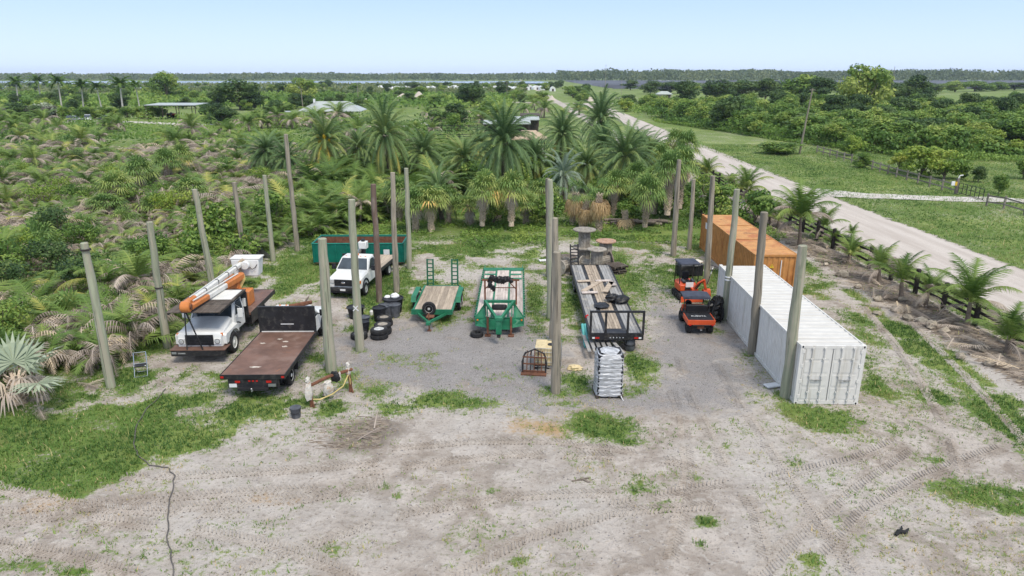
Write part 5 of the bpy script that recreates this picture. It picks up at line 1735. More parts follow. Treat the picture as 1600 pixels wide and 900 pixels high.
# ------------------------------------------------------------------ green utility trailer with raised ramps
def utility_trailer():
    t = thing('utility_trailer', 'small green utility trailer with plank deck and two raised ramps', 'trailer', (-4.18, 33.6, 0), R(-1.2))
    W = 1.08
    fr = MB().box(-W, W, 0, .1, .48, .62).box(-W, -W + .1, .1, 4.7, .48, .62).box(W - .1, W, .1, 4.7, .48, .62).box(-W, W, 4.7, 4.8, .48, .62)
    fr.build('frame', 'green_paint', t)
    planks(t, -W + .11, W - .11, .14, 4.66, .612, 12, 'plank_tan', 'y')
    MB().box(-W, W, .0, .05, .622, .76).build('front_rail', 'green_paint', t)
    tg = MB().bar((-.75, .05, .52), (0, -1.25, .5), .09, .12).bar((.75, .05, .52), (0, -1.25, .5), .09, .12).build('tongue', 'green_paint', t)
    MB().box(-.1, .1, -1.5, -1.15, .44, .56).build('coupler', 'green_paint', tg)
    MB().tube([(0, -1.1, .05), (0, -1.1, .95)], .035, 8).box(-.1, .1, -1.2, -1.0, .0, .03).build('jack', 'rust', tg)
    MB().box(-.2, .2, -.75, -.35, .56, .6).build('jack_plate', 'rust', tg)
    for s in (-1, 1):
        f = MB().prism([(1.6, .62), (1.75, .9), (3.55, .9), (3.7, .62), (3.64, .62), (3.5, .85), (1.8, .85), (1.66, .62)], min(s * W, s * (W + .27)), max(s * W, s * (W + .27))).build('fender', 'green_paint', t)
        for y in (2.22, 3.08):
            wheel(t, s * (W + .14), y, .36, .2, s)
        r_ = MB()
        x = s * .72
        r_.bar((x - .17, 4.84, .62), (x - .17, 5.0, 2.15), .05, .09, (1, 0, 0)).bar((x + .17, 4.84, .62), (x + .17, 5.0, 2.15), .05, .09, (1, 0, 0))
        ra = r_.build('ramp', 'dark_green', t)
        for k in range(7):
            z = .72 + k * .23
            MB().bar((x - .145, 4.84 + .16 * (z - .62) / 1.53, z), (x + .145, 4.84 + .16 * (z - .62) / 1.53, z), .06, .05).build('ramp_rung', 'dark_green', ra)
        MB().box(s * (W - .17), s * (W - .17) + .08, 4.68, 4.72, .63, .67).build('ramp_pin', 'black', t)
    sp = wheel(t, 0, 0, .36, .2, -1, name='spare_wheel', z=.98)
    sp.rotation_euler = (R(18), 0, R(90))
    sp.location = (-.12, -.12, .86)
    return t


utility_trailer()


# ------------------------------------------------------------------ green gooseneck trailer
def gooseneck():
    t = thing('gooseneck_trailer', 'long green gooseneck trailer with a pale plank deck', 'trailer', (-.62, 32.2, 0), R(-.6))
    W, L, Z = 1.22, 9.9, .84
    MB().box(-W, -W + .04, 0, L, Z - .2, Z).box(W - .04, W, 0, L, Z - .2, Z).box(-W, W, -.09, 0, Z - .3, Z + .005).build('frame', 'green_paint', t)
    MB().bar((-.45, 0, Z - .25), (-.45, L - .6, Z - .25), .12, .28).bar((.45, 0, Z - .25), (.45, L - .6, Z - .25), .12, .28).build('main_beam', 'green_paint', t)
    planks(t, -W + .045, -.46, .02, 6.6, Z + .004, 4, 'plank_pink', 'y')
    planks(t, .46, W - .045, .02, 6.6, Z + .004, 4, 'plank_pink', 'y')
    planks(t, -.36, .36, .02, L - 1.3, Z + .004, 5, 'plank_pink', 'y')
    for s in (-1, 1):
        MB().box(min(s * .36, s * .455), max(s * .36, s * .455), .02, L - 1.3, Z - .05, Z + .016).build('deck_rail', 'green_paint', t)
        for y in (6.65, 7.55, 8.45):
            MB().box(min(s * .46, s * 1.12), max(s * .46, s * 1.12), y, y + .28, Z - .04, Z + .018).build('wheel_cover', 'green_paint', t)
        for y in (6.95, 7.85):
            planks(t, min(s * .47, s * 1.11), max(s * .47, s * 1.11), y, y + .58, Z + .002, 4, 'plank_pink', 'y')
        for y in (7.0, 8.0):
            wheel(t, s * .98, y, .38, .28, s)
        k_ = MB()
        for j in range(22):
            yy = .2 + j * .42
            k_.bar((s * W, yy, Z - .03), (s * (W + .06), yy, Z - .03), .05, .09)
        k_.bar((s * (W + .065), .1, Z - .03), (s * (W + .065), 9.4, Z - .03), .012, .07)
        k_.build('stake_pocket_rail', 'green_paint', t)
    MB().box(-W, W, L - 1.25, L - .75, Z - .04, Z + .02).build('dovetail_plate', 'green_paint', t)
    MB().add([(-W, L - .75, Z - .04), (W, L - .75, Z - .04), (W, L + .1, Z - .3), (-W, L + .1, Z - .3), (-W, L - .75, Z + .018), (W, L - .75, Z + .018), (W, L + .1, Z - .24), (-W, L + .1, Z - .24)],
             [(3, 2, 1, 0), (4, 5, 6, 7), (0, 1, 5, 4), (1, 2, 6, 5), (2, 3, 7, 6), (3, 0, 4, 7)]).build('dovetail', 'green_paint', t)
    MB().lathe([(.07, Z + .03), (.07, Z + .035), (0, Z + .036)], 10, 'z', (0, L - 1.0, 0)).build('stake_hole', 'black', t)
    # sloping side plates at the front, tall front frame
    for s in (-1, 1):
        MB().add([(s * W, .75, Z + .01), (s * .62, -.35, Z + .02), (s * .62, -.4, Z - .42), (s * W, -.02, Z - .42), (s * (W - .03), .75, Z + .01), (s * .6, -.3, Z + .02), (s * .6, -.35, Z - .42), (s * (W - .03), .03, Z - .42)],
                 [(0, 1, 2, 3), (7, 6, 5, 4), (0, 4, 5, 1), (1, 5, 6, 2), (2, 6, 7, 3), (3, 7, 4, 0)]).build('front_gusset', 'green_paint', t)
        # neck side beams
        MB().bar((s * .74, .35, Z), (s * .74, .2, 1.6), .1, .16, (0, 1, 0)).build('neck_post', 'green_paint', t)
        MB().bar((s * .72, .2, 1.6), (s * .12, -1.5, 1.32), .11, .17).build('neck_arm', 'green_paint', t)
        MB().add([(s * W, -.1, Z - .42), (s * W, .0, Z + .02), (s * .74, .3, 1.5), (s * .66, -.38, Z - .42), (s * W, -.06, Z - .42), (s * W, .04, Z + .02), (s * .74, .34, 1.5), (s * .66, -.34, Z - .42)], [(0, 1, 2, 3), (7, 6, 5, 4), (0, 4, 5, 1), (1, 5, 6, 2), (2, 6, 7, 3), (3, 7, 4, 0)]).build('corner_plate', 'green_paint', t)
        MB().bar((s * .6, -.3, Z - .2), (s * .62, .1, 1.45), .06, .1, (0, 1, 0)).build('neck_brace', 'green_paint', t)
        lg_ = MB().bar((s * .58, -.42, .1), (s * .58, -.42, 1.0), .1, .1, (0, 1, 0)).build('landing_leg', 'rust', t)
        MB().box(s * .58 - .14, s * .58 + .14, -.56, -.28, 0, .06).build('landing_foot', 'rust', lg_)
        MB().blob((s * (W - .12), -.1, Z - .12), (.05, .02, .05), 8, 5).build('marker_light', 'amber', t)
    MB().box(-.6, .6, -.42, -.36, Z - .5, Z + .01).build('front_plate', 'green_paint', t)
    MB().bar((-.8, .22, 1.6), (.8, .22, 1.6), .12, .13).build('neck_crossbar', 'green_paint', t)
    hd = MB().box(-.18, .18, -1.7, -1.35, 1.22, 1.42).build('neck_head', 'green_paint', t, bevel=.02)
    MB().box(-.14, .14, -1.68, -1.42, .55, 1.22).build('coupler_tube', 'green_paint', hd, bevel=.02)
    MB().tube([(0, -1.57, .38), (0, -1.57, .6)], .09, 10).build('coupler_ball_socket', 'black', hd)
    sp = wheel(t, 0, 0, .38, .26, 1, name='spare_wheel')
    sp.rotation_euler = (0, R(-68), R(90))
    sp.location = (0, -.15, 1.42)
    # upright rack on the deck
    rk = MB().bar((-.82, 2.0, Z), (-.82, 2.0, 2.15), .09, .09, (0, 1, 0)).bar((.82, 2.0, Z), (.82, 2.0, 2.15), .09, .09, (0, 1, 0)).build('rack_post', 'rust', t)
    MB().bar((-.98, 2.0, 2.19), (.98, 2.0, 2.19), .09, .09).build('rack_beam', 'rust', rk)
    MB().bar((-.8, 2.0, 1.7), (-.4, 2.0, 2.15), .05, .05).bar((.8, 2.0, 1.7), (.4, 2.0, 2.15), .05, .05).bar((-.8, 2.05, 1.75), (.8, 2.05, 1.75), .04, .04).build('rack_brace', 'rust', rk)
    return t


gooseneck()
tw = wheel(None, -1.75, 31.75, .33, .22, 1, name='flat_tyre', z=.11)
tw.rotation_euler = (0, R(90), 0)
tag(tw, 'black tyre lying under the front left corner of the gooseneck trailer', 'tyre')
tp = thing('tarpaulin', 'crumpled black tarpaulin draped over the rusty rack on the gooseneck trailer', 'tarpaulin', (-.58, 34.2, 2.24))
b = MB()
rr = random.Random(8)
for k in range(9):
    b.blob((-.55 + k * .13 + rr.uniform(-.05, .05), rr.uniform(-.05, .05), rr.uniform(-.12, .1)), (.15, .13, .13 + .06 * rr.random()), 9, 6, .3, k)
b.build('cloth', 'tarp', tp)
b = MB()
for k in range(3):
    b.blob((-.6 + .1 * k, -.06, -.3 - .1 * k), (.1, .06, .17), 8, 5, .3, k + 20)
b.build('hanging_end', 'tarp', tp)


# ------------------------------------------------------------------ black flatbed trailer
def black_trailer():
    t = thing('flatbed_trailer', 'long black flatbed trailer with grey plank deck and an end frame', 'trailer', (4.87, 29.75, 0), R(-.4))
    W, L, Z = 1.25, 12.2, .86
    MB().box(-W, -W + .08, 0, L, Z - .22, Z + .01).box(W - .08, W, 0, L, Z - .22, Z + .01).box(-W, W, -.1, 0, Z - .24, Z + .015).box(-W, W, L, L + .08, Z - .22, Z + .01).build('frame', 'black', t)
    MB().bar((-.45, 0, Z - .3), (-.45, L, Z - .3), .12, .3).bar((.45, 0, Z - .3), (.45, L, Z - .3), .12, .3).build('main_beam', 'black', t)
    planks(t, -W + .09, -.55, .02, L - .02, Z + .004, 4, 'plank_grey', 'y', gap=.012)
    planks(t, -.36, .36, .8, L - .02, Z + .004, 5, 'plank_tan', 'y', gap=.014)
    planks(t, .55, W - .09, .02, L - .02, Z + .004, 4, 'plank_grey', 'y', gap=.012)
    for s in (-1, 1):
        MB().box(min(s * .37, s * .54), max(s * .37, s * .54), .02, L - .02, Z - .05, Z - .01).build('steel_strip', 'black', t)
        for y in (9.2, 10.1):
            wheel(t, s * 1.12, y, .4, .25, s)
            wheel(t, s * .84, y, .4, .25, s)
        tl = MB().box(s * .98 - .2, s * .98 + .2, -.135, -.1, Z - .17, Z - .06).build('light_box', 'black', t)
        MB().box(s * .98 - .17 * s, s * .98 + .02 * s, -.15, -.135, Z - .155, Z - .075).build('tail_light', 'red_lens', tl) if s > 0 else MB().box(s * .98 - .02, s * .98 + .17, -.15, -.135, Z - .155, Z - .075).build('tail_light', 'red_lens', tl)
        MB().box(s * 1.08 - .06, s * 1.08 + .06, -.15, -.136, Z - .155, Z - .075).build('reverse_light', 'foam', tl)
    MB().box(-.4, .4, .04, .75, Z - .03, Z + .008).build('tread_plate', 'black', t)
    e_ = MB().box(-1.27, 1.27, -.095, .005, Z + 1.1, Z + 1.19).build('end_frame', 'black', t)
    for x in (-1.22, -.52, .5, 1.22):
        MB().box(x - .05, x + .05, -.09, .0, Z + .02, Z + 1.1).build('upright', 'black', e_)
    MB().box(-1.17, 1.17, -.08, -.01, Z + .02, Z + .1).build('end_frame_bottom', 'black', e_)
    for k in range(5):
        MB().blob((-.3 + k * .15, -.11, Z - .12), (.035, .012, .035), 8, 5).build('bolt', 'steel', t)
    MB().tube([(-1.2, 2.3, Z + .02), (-1.2, 2.3, Z + .1), (-1.1, 2.4, Z + .1)], .05, 6).build('winch', 'red_lens', t)
    return t


black_trailer()
def board(name, label, cx, cy, z, l, w, ang, m='plank_tan', th=.04, group=None, tilt=0):
    t = thing(name, label, 'board', (cx, cy, z), ang, group)
    MB().box(-l / 2, l / 2, -w / 2, w / 2, 0, th).build('face_board', m, t)
    e = MB()
    for s in (-1, 1):
        for j in (-.3, .3):
            e.blob((s * (l / 2 - .08), j * w, th), (.012, .012, .004), 6, 4)
    e.build('nail_head', 'steel', t)
    return t


zb = .872
for i, (bx, by, l, ang, lab) in enumerate([(4.55, 37.3, 2.2, 58, 'loose board lying diagonally on the left of the black trailer deck'), (4.3, 36.0, .9, 4, 'loose board lying across the deck left of the diagonal one'), (5.45, 36.9, 2.0, 72, 'loose board lying diagonally on the right of the black trailer deck'), (5.35, 38.4, .9, 6, 'loose board lying across the deck beyond the right diagonal one'), (4.2, 38.2, .8, 8, 'short loose board at the far left edge of the black trailer'), (5.75, 37.6, .9, 100, 'short board along the right edge of the black trailer')]):
    board('loose_board', lab, bx, by, zb + .045 * (i % 3), l, .3, R(ang), 'plank_tan' if i % 2 == 0 else 'plank_pink')
for i, (px, py, sx, lab) in enumerate([(957, 470, .5, 'left of two black sacks on the black trailer'), (971, 472, .55, 'right of two black sacks on the black trailer'), (940, 478, .6, 'flat black tarpaulin bundle beside the sacks on the trailer')]):
    p = at(px, py, .9)
    s_ = thing('black_sack', lab, 'sack', (p.x, p.y, .87), i * .7)
    MB().blob((0, 0, .2 if i < 2 else .07), (sx * .8, sx * .65, .22 if i < 2 else .08), 14, 9, .16, 30 + i).build('bag', 'tarp', s_)
    MB().blob((sx * .5, .1, .3 if i < 2 else .1), (.08, .06, .05), 7, 5, .3, i).build('knot', 'tarp', s_)
tq = thing('teal_pipe', 'teal plastic pipes hanging beside the left edge of the black trailer', 'pipe', (3.45, 31.0, 0), 0)
for k in range(2):
    MB().tube([(.0 + .14 * k, .4, .75), (.03 + .14 * k, -.9, .1)], .075, 10).build('pipe', 'pale_teal', tq, True)
MB().bar((-.05, .0, .55), (.22, .0, .55), .04, .04).build('strap', 'black', tq)
# boards sticking out under the end frame
for k in range(6):
    p = at(917 + k * 7, 545, .3)
    board('long_board', 'grey board, number %s from the centre poles, sticking out under the trailer end frame' % ['one', 'two', 'three', 'four', 'five', 'six'][k], p.x + .05 * k, 30.1 - .05 * k, .42, 2.8, .16, R(90 + (9 if k == 5 else 0) + 2), 'plank_grey', .05, 'boards under the trailer end')
blk = thing('grey_barrel', 'blue grey plastic barrel standing under the right end of the black trailer', 'barrel', (5.55, 29.95, 0))
MB().lathe([(.2, 0), (.24, .05), (.26, .3), (.25, .55), (.22, .6), (.0, .6)], 16).build('shell', 'grey_plastic', blk, True)
MB().lathe([(.265, .28), (.27, .31), (.265, .34)], 16).build('hoop', 'black_plastic', blk)


# ------------------------------------------------------------------ cable spools, logs, pallets behind the trailer
def spool(label, loc, rf, h, rc, m_top='spool_wood', tilt=None):
    t = thing('cable_spool', label, 'spool', loc, random.uniform(0, 3))
    if tilt:
        t.rotation_euler = tilt
    for z, n_, m in ((0, 'lower_flange', 'spool_wood'), (h - .08, 'upper_flange', m_top)):
        f = MB().lathe([(.06, z), (rf, z), (rf + .01, z + .02), (rf + .01, z + .06), (rf, z + .08), (.06, z + .08), (.06, z)], 28).build(n_, m, t)
        for k in range(4):
            a = k * math.pi / 2
            MB().blob((math.cos(a) * rc * 1.15, math.sin(a) * rc * 1.15, z + .085), (.035, .035, .012), 8, 4).build('bolt', 'steel', f)
    for k in range(14):
        a = k * 2 * math.pi / 14
        MB().bar((math.cos(a) * rc, math.sin(a) * rc, .08), (math.cos(a) * rc, math.sin(a) * rc, h - .08), rc * .42, .04, (math.cos(a), math.sin(a), 0)).build('stave', 'spool_wood', t)
    return t


s1 = at(914, 408)
spool('cable spool standing under the tall one, behind the trailer', (4.95, 45.6, 0), .72, 1.1, .42)
spool('tall grey cable spool stacked on top of another spool', (4.95, 45.6, 1.1), .78, 1.3, .38)
p2 = at(944, 400)
spool('cable spool with a pinkish top standing behind the trailer corner', (6.35, 45.0, 0), .68, 1.75, .4, 'spool_pink')
spool('grey cable spool closest to the trailer tail', (5.5, 42.9, .25), .62, 1.45, .36)
spool('spool tipped on its side between the upright spools and trailer', (4.6, 43.6, .55), .5, .9, .3, tilt=(R(90), 0, R(55)))
spool('spool lying on its side at the trailer tail corner', (3.6, 43.2, .55), .52, .9, .32, tilt=(R(90), 0, R(-40)))
spool('dark spool leaning behind the grey spool closest to the trailer', (5.9, 44.1, .5), .55, .8, .3, 'log', tilt=(R(80), 0, R(100)))
spool('low dark spool standing left of the stacked spools', (3.75, 44.7, 0), .6, .75, .34, 'log')
lad = thing('ramp_ladder', 'black steel loading ramp standing upright between the spools', 'ramp', (4.05, 42.6, 0), R(8))
MB().bar((-.25, 0, .6), (-.25, .3, 2.0), .05, .08, (1, 0, 0)).bar((.25, 0, .6), (.25, .3, 2.0), .05, .08, (1, 0, 0)).build('side_rail', 'black', lad)
for k in range(7):
    MB().bar((-.22, .02 + .043 * k, .68 + .2 * k), (.22, .02 + .043 * k, .68 + .2 * k), .06, .05).build('rung', 'black', lad)
MB().box(-.28, .28, -.05, .05, 0, .62).build('foot_plate', 'black', lad)
pal = [(6.75, 43.2, .0), (6.8, 43.15, .15), (6.72, 43.25, .3), (6.85, 43.1, .45)]
for i, (x, y, z) in enumerate(pal):
    t = thing('wooden_pallet', ['bottom pallet of the stack right of the spools', 'second pallet of the stack right of the spools', 'third pallet of the stack right of the spools', 'top pallet of the stack right of the spools'][i], 'pallet', (x, y, z), R(12 + 5 * i), 'pallets by the spools')
    for k in range(6):
        MB().box(-.55, .55, -.55 + k * .2, -.55 + k * .2 + .12, .11, .135).build('slat', 'plank_dark', t)
    for k in (-.5, 0, .5):
        MB().box(k - .045, k + .045, -.55, .57, .0, .108).build('bearer', 'plank_dark', t)
lr = random.Random(3)
for k in range(16):
    px, py = 955 + (k % 8) * 11 + lr.uniform(-4, 4), 350 + (k // 8) * -4
    p = at(px, 352)
    t = thing('log', 'grey weathered log in the pile beside the topped palm stump', 'log', (p.x, p.y + lr.uniform(-.5, .5), .14 + .2 * (k // 8) + lr.uniform(0, .05)), R(lr.uniform(-25, 25)), 'logs of the pile behind the spools')
    l, r_ = lr.uniform(1.0, 1.7), lr.uniform(.11, .17)
    MB().tube([(-l / 2, 0, 0), (0, lr.uniform(-.06, .06), .02), (l / 2, 0, 0)], [r_, r_ * .95, r_ * .85], 9).build('bole', 'log', t, True)
    MB().tube([(-l * .2, 0, 0), (-l * .2 + .1, .1, r_ + .12)], [.05, .03], 6).build('branch_stub', 'log', t)


# ------------------------------------------------------------------ wrapped pallet, tote and grapple
def wrapped_pallet():
    t = thing('wrapped_pallet', 'tall pallet of black goods wrapped in clear shrink film', 'pallet', (3.9, 25.35, 0), R(2))
    p_ = MB()
    for k in range(5):
        p_.box(-.55, .55, -.5 + k * .23, -.42 + k * .23 + .04, .1, .13)
    for k in (-.5, 0, .5):
        p_.box(k - .05, k + .05, -.5, .54, 0, .098)
    p_.build('pallet_base', 'plank_dark', t)
    rr = random.Random(6)
    for k in range(13):
        z = .14 + k * .132
        MB().box(-.5 + rr.uniform(-.02, .02), .5 + rr.uniform(-.02, .02), -.46 + rr.uniform(-.02, .02), .48, z, z + .115).build('tray_layer', 'black_plastic', t, bevel=.02)
    n, m = 34, 30
    rings = []
    for i in range(m + 1):
        z = .1 + 1.78 * i / m
        fl = 1 + (.03 * math.sin(i * 2.1) if 0 < i < m else 0)
        ring = []
        for k in range(n):
            a = 2 * math.pi * k / n
            c, s = math.cos(a), math.sin(a)
            e = (abs(c) ** 5 + abs(s) ** 5) ** (-.2)
            wob = 1 + rr.uniform(-.012, .012)
            sh = 1 if i < m - 2 else (.93 if i < m else .82)
            ring.append((c * e * .55 * fl * wob * sh, s * e * .52 * fl * wob * sh + .01, z + rr.uniform(-.015, .015)))
        rings.append(ring)
    f = MB().loft(rings, cap=False)
    f.blob((0, 0, 1.86), (.42, .4, .06), 12, 6, .2, 2)
    f.build('shrink_film', film_mat(), t, True)
    tl = MB().tube([(.45, -.5, .12), (.5, -.62, .03), (.52, -.7, .02)], .02, 5).build('film_tail', 'foam', t)
    return t


def film_mat():
    m, nt, b = new_mat('shrink_film')
    v = coords(nt)
    n = noise_n(nt, scaled(nt, v, (1.2, 1.2, 9)), 1.6, 5, .65, .8)
    n2 = noise_n(nt, v, 9, 4)
    b.inputs["Base Color"].default_value = (0.66, 0.67, 0.68, 1)
    b.inputs["Roughness"].default_value = .22
    b.inputs["Specular IOR Level"].default_value = .7
    a = smooth_n(nt, n, .42, .58)
    nt.links.new(math_n(nt, 'MULTIPLY_ADD', a, .38, .5), b.inputs["Alpha"])
    bump_n(nt, math_n(nt, 'ADD', n, math_n(nt, 'MULTIPLY', n2, .4)), .8, .05, b)
    return m


wrapped_pallet()


def tote():
    t = thing('plastic_tote', 'yellowed plastic tote with wire cage beside the nearest centre pole', 'tote', (1.62, 28.25, 0), R(-6))
    b_ = MB().box(-.55, .55, -.5, .5, .14, .98).build('tank', 'tote', t, bevel=.06, seg=3)
    MB().lathe([(.13, .98), (.13, 1.02), (.1, 1.03), (0, 1.03)], 16, 'z', (.1, -.05, 0)).build('fill_cap', 'black_plastic', b_)
    MB().box(-.56, -.06, -.5, .5, .985, 1.0).build('top_plate', 'tote', b_)
    c = MB()
    for k in range(9):
        x = -.58 + k * .145
        c.tube([(x, -.54, .1), (x, -.54, 1.0)], .01, 5).tube([(x, .54, .1), (x, .54, 1.0)], .01, 5)
    for k in range(8):
        y = -.54 + k * .154
        c.tube([(-.58, y, .1), (-.58, y, 1.0)], .01, 5).tube([(.58, y, .1), (.58, y, 1.0)], .01, 5)
    for z in (.12, .35, .6, .82, 1.0):
        c.tube([(-.58, -.54, z), (.58, -.54, z), (.58, .54, z), (-.58, .54, z), (-.58, -.54, z)], .012, 5)
    c.build('cage', 'steel', t)
    for x in (-.5, 0, .5):
        MB().box(x - .08, x + .08, -.55, .55, 0, .11).build('skid', 'black', t)
    return t


tote()


def grapple():
    t = thing('root_grapple', 'rusty black grapple rake with curved tines lying beside the tote', 'grapple', (.98, 27.45, 0), R(-8))
    for k in range(7):
        x = -.48 + k * .16
        MB().tube([(x, -.18, .05), (x, -.1, .4), (x, .0, .75), (x * .85, .12, 1.0 - abs(x) * .25)], .022, 6).build('tine', 'rust' if k % 2 else 'black', t)
    for z, y in ((.12, -.17), (.42, -.1), (.7, -.02)):
        MB().bar((-.52, y, z), (.52, y, z), .05, .05).build('crossbar', 'rust', t)
    a = MB().tube([(-.5, -.18, .05), (-.53, -.1, .5), (-.42, .08, .85), (0, .14, 1.02), (.42, .08, .85), (.53, -.1, .5), (.5, -.18, .05)], .035, 7).build('outer_hoop', 'black', t, True)
    MB().box(-.55, .55, -.45, -.12, .02, .07).build('base_plate', 'rust', t)
    for k in range(5):
        MB().bar((-.4 + .2 * k, .05, .78), (-.32 + .16 * k, .13, .95), .03, .03).build('mesh_bar', 'rust', t)
    return t


grapple()
rk_ = thing('crushed_sack', 'crumpled yellowish sack on the ground between tote and wrapped pallet', 'sack', at(898, 577))
MB().blob((0, 0, .07), (.3, .22, .1), 12, 7, .35, 3).build('bag', 'tote', rk_)
MB().blob((.2, .05, .08), (.14, .1, .06), 8, 5, .4, 5).build('fold', 'tote', rk_)
# ------------------------------------------------------------------ mini excavator
def excavator():
    t = thing('mini_excavator', 'orange mini excavator with a dark canopy and folded arm', 'excavator', (10.2, 38.1, 0), R(4), scale=.93)
    for s in (-1, 1):
        tk = MB().loft([[(s * .42, y, z) for y, z in TRK], [(s * .7, y, z) for y, z in TRK]]).build('track', 'rubber', t)
        for k in range(4):
            MB().lathe([(0, -.02), (.12, -.02), (.12, .02), (0, .02)], 10, 'x', (s * .72, -.55 + k * .37, .18)).build('track_roller', 'black', tk)
    MB().box(-.42, .42, -.5, .5, .2, .42).build('undercarriage', 'black', t)
    MB().add([(-.68, -1.2, .02), (.68, -1.2, .02), (.68, -1.1, .35), (-.68, -1.1, .35), (-.68, -1.14, .02), (.68, -1.14, .02), (.68, -1.04, .35), (-.68, -1.04, .35)],
             [(0, 1, 2, 3), (7, 6, 5, 4), (0, 4, 5, 1), (1, 5, 6, 2), (2, 6, 7, 3), (3, 7, 4, 0)]).build('dozer_blade', 'machine_orange', t)
    MB().bar((-.35, -1.1, .2), (-.35, -.4, .3), .09, .1).bar((.35, -1.1, .2), (.35, -.4, .3), .09, .1).build('blade_arm', 'black', t)
    hs = MB().loft([[(-.62, -.35, .5), (.62, -.35, .5), (.62, .55, .5), (.3, .8, .5), (-.3, .8, .5), (-.62, .55, .5)], [(-.62, -.35, .62), (.62, -.35, .62), (.62, .55, 1.0), (.3, .8, 1.0), (-.3, .8, 1.0), (-.62, .55, 1.0)]]).build('house', 'machine_orange', t, bevel=.04)
    MB().box(-.62, -.3, -.6, .3, .55, .95).build('left_cowl', 'machine_orange', t, bevel=.05)
    MB().box(-.28, .4, -.45, .3, .62, .72).build('floor_plate', 'black', t)
    st = MB().box(-.2, .3, .1, .55, .85, 1.0).build('seat', 'seat_black', t, bevel=.05)
    MB().box(-.18, .28, .48, .62, 1.0, 1.5).build('seat_back', 'seat_black', st, bevel=.06)
    MB().box(-.3, -.12, -.1, .35, .95, 1.1).box(.3, .48, -.1, .35, .95, 1.1).build('control_console', 'grey_plastic', t, bevel=.03)
    MB().tube([(-.2, -.05, 1.05), (-.2, -.12, 1.3)], .015, 5).tube([(.38, -.05, 1.05), (.38, -.12, 1.3)], .015, 5).build('control_lever', 'black', t)
    MB().box(-.2, .28, -.42, -.36, .75, 1.05).build('decal_panel', 'foam', t)
    for x, y in ((-.58, -.3), (.58, -.3), (-.58, .7), (.58, .7)):
        MB().bar((x, y, .8), (x * .98, y * .95, 2.2), .05, .05, (0, 1, 0)).build('canopy_post', 'black', t)
    cn = MB().loft([[(-.66, -.45, 2.2), (.66, -.45, 2.2), (.66, .85, 2.2), (-.66, .85, 2.2)], [(-.6, -.4, 2.3), (.6, -.4, 2.3), (.6, .8, 2.3), (-.6, .8, 2.3)]]).build('canopy', 'canopy_cloth', t, bevel=.04)
    # boom folded forward and to the right of the picture
    MB().box(.1, .5, -.75, -.4, .45, .75).build('swing_bracket', 'machine_orange', t, bevel=.03)
    bm = MB()
    bm.bar((.25, -.6, .65), (.4, -.95, 1.15), .12, .15, (1, 0, 0)).bar((.4, -.95, 1.15), (.68, -1.1, 1.4), .11, .14, (1, 0, 0))
    bm.build('boom', 'machine_orange', t)
    MB().bar((.68, -1.06, 1.44), (.9, -1.0, .65), .1, .13, (1, 0, 0)).build('dipper_arm', 'machine_orange', t)
    MB().tube([(.3, -.85, .75), (.48, -1.12, 1.2)], .04, 8).tube([(.45, -.98, 1.36), (.76, -1.02, 1.4)], .035, 8).build('hydraulic_ram', 'black', t)
    MB().prism([(-1.2, .25), (-.8, .3), (-.72, .62), (-.9, .8), (-1.05, .75), (-1.18, .5)], .72, 1.15).build('bucket', 'machine_orange', t)
    tt = MB()
    for k in range(4):
        tt.bar((.76 + k * .11, -1.2, .3), (.76 + k * .11, -1.3, .18), .05, .03)
    tt.build('bucket_teeth', 'steel', t)
    return t


TRK = [(-.78, .1), (-.7, .02), (.7, .02), (.78, .1), (.8, .24), (.74, .36), (.6, .42), (-.6, .42), (-.74, .36), (-.8, .24)]
excavator()


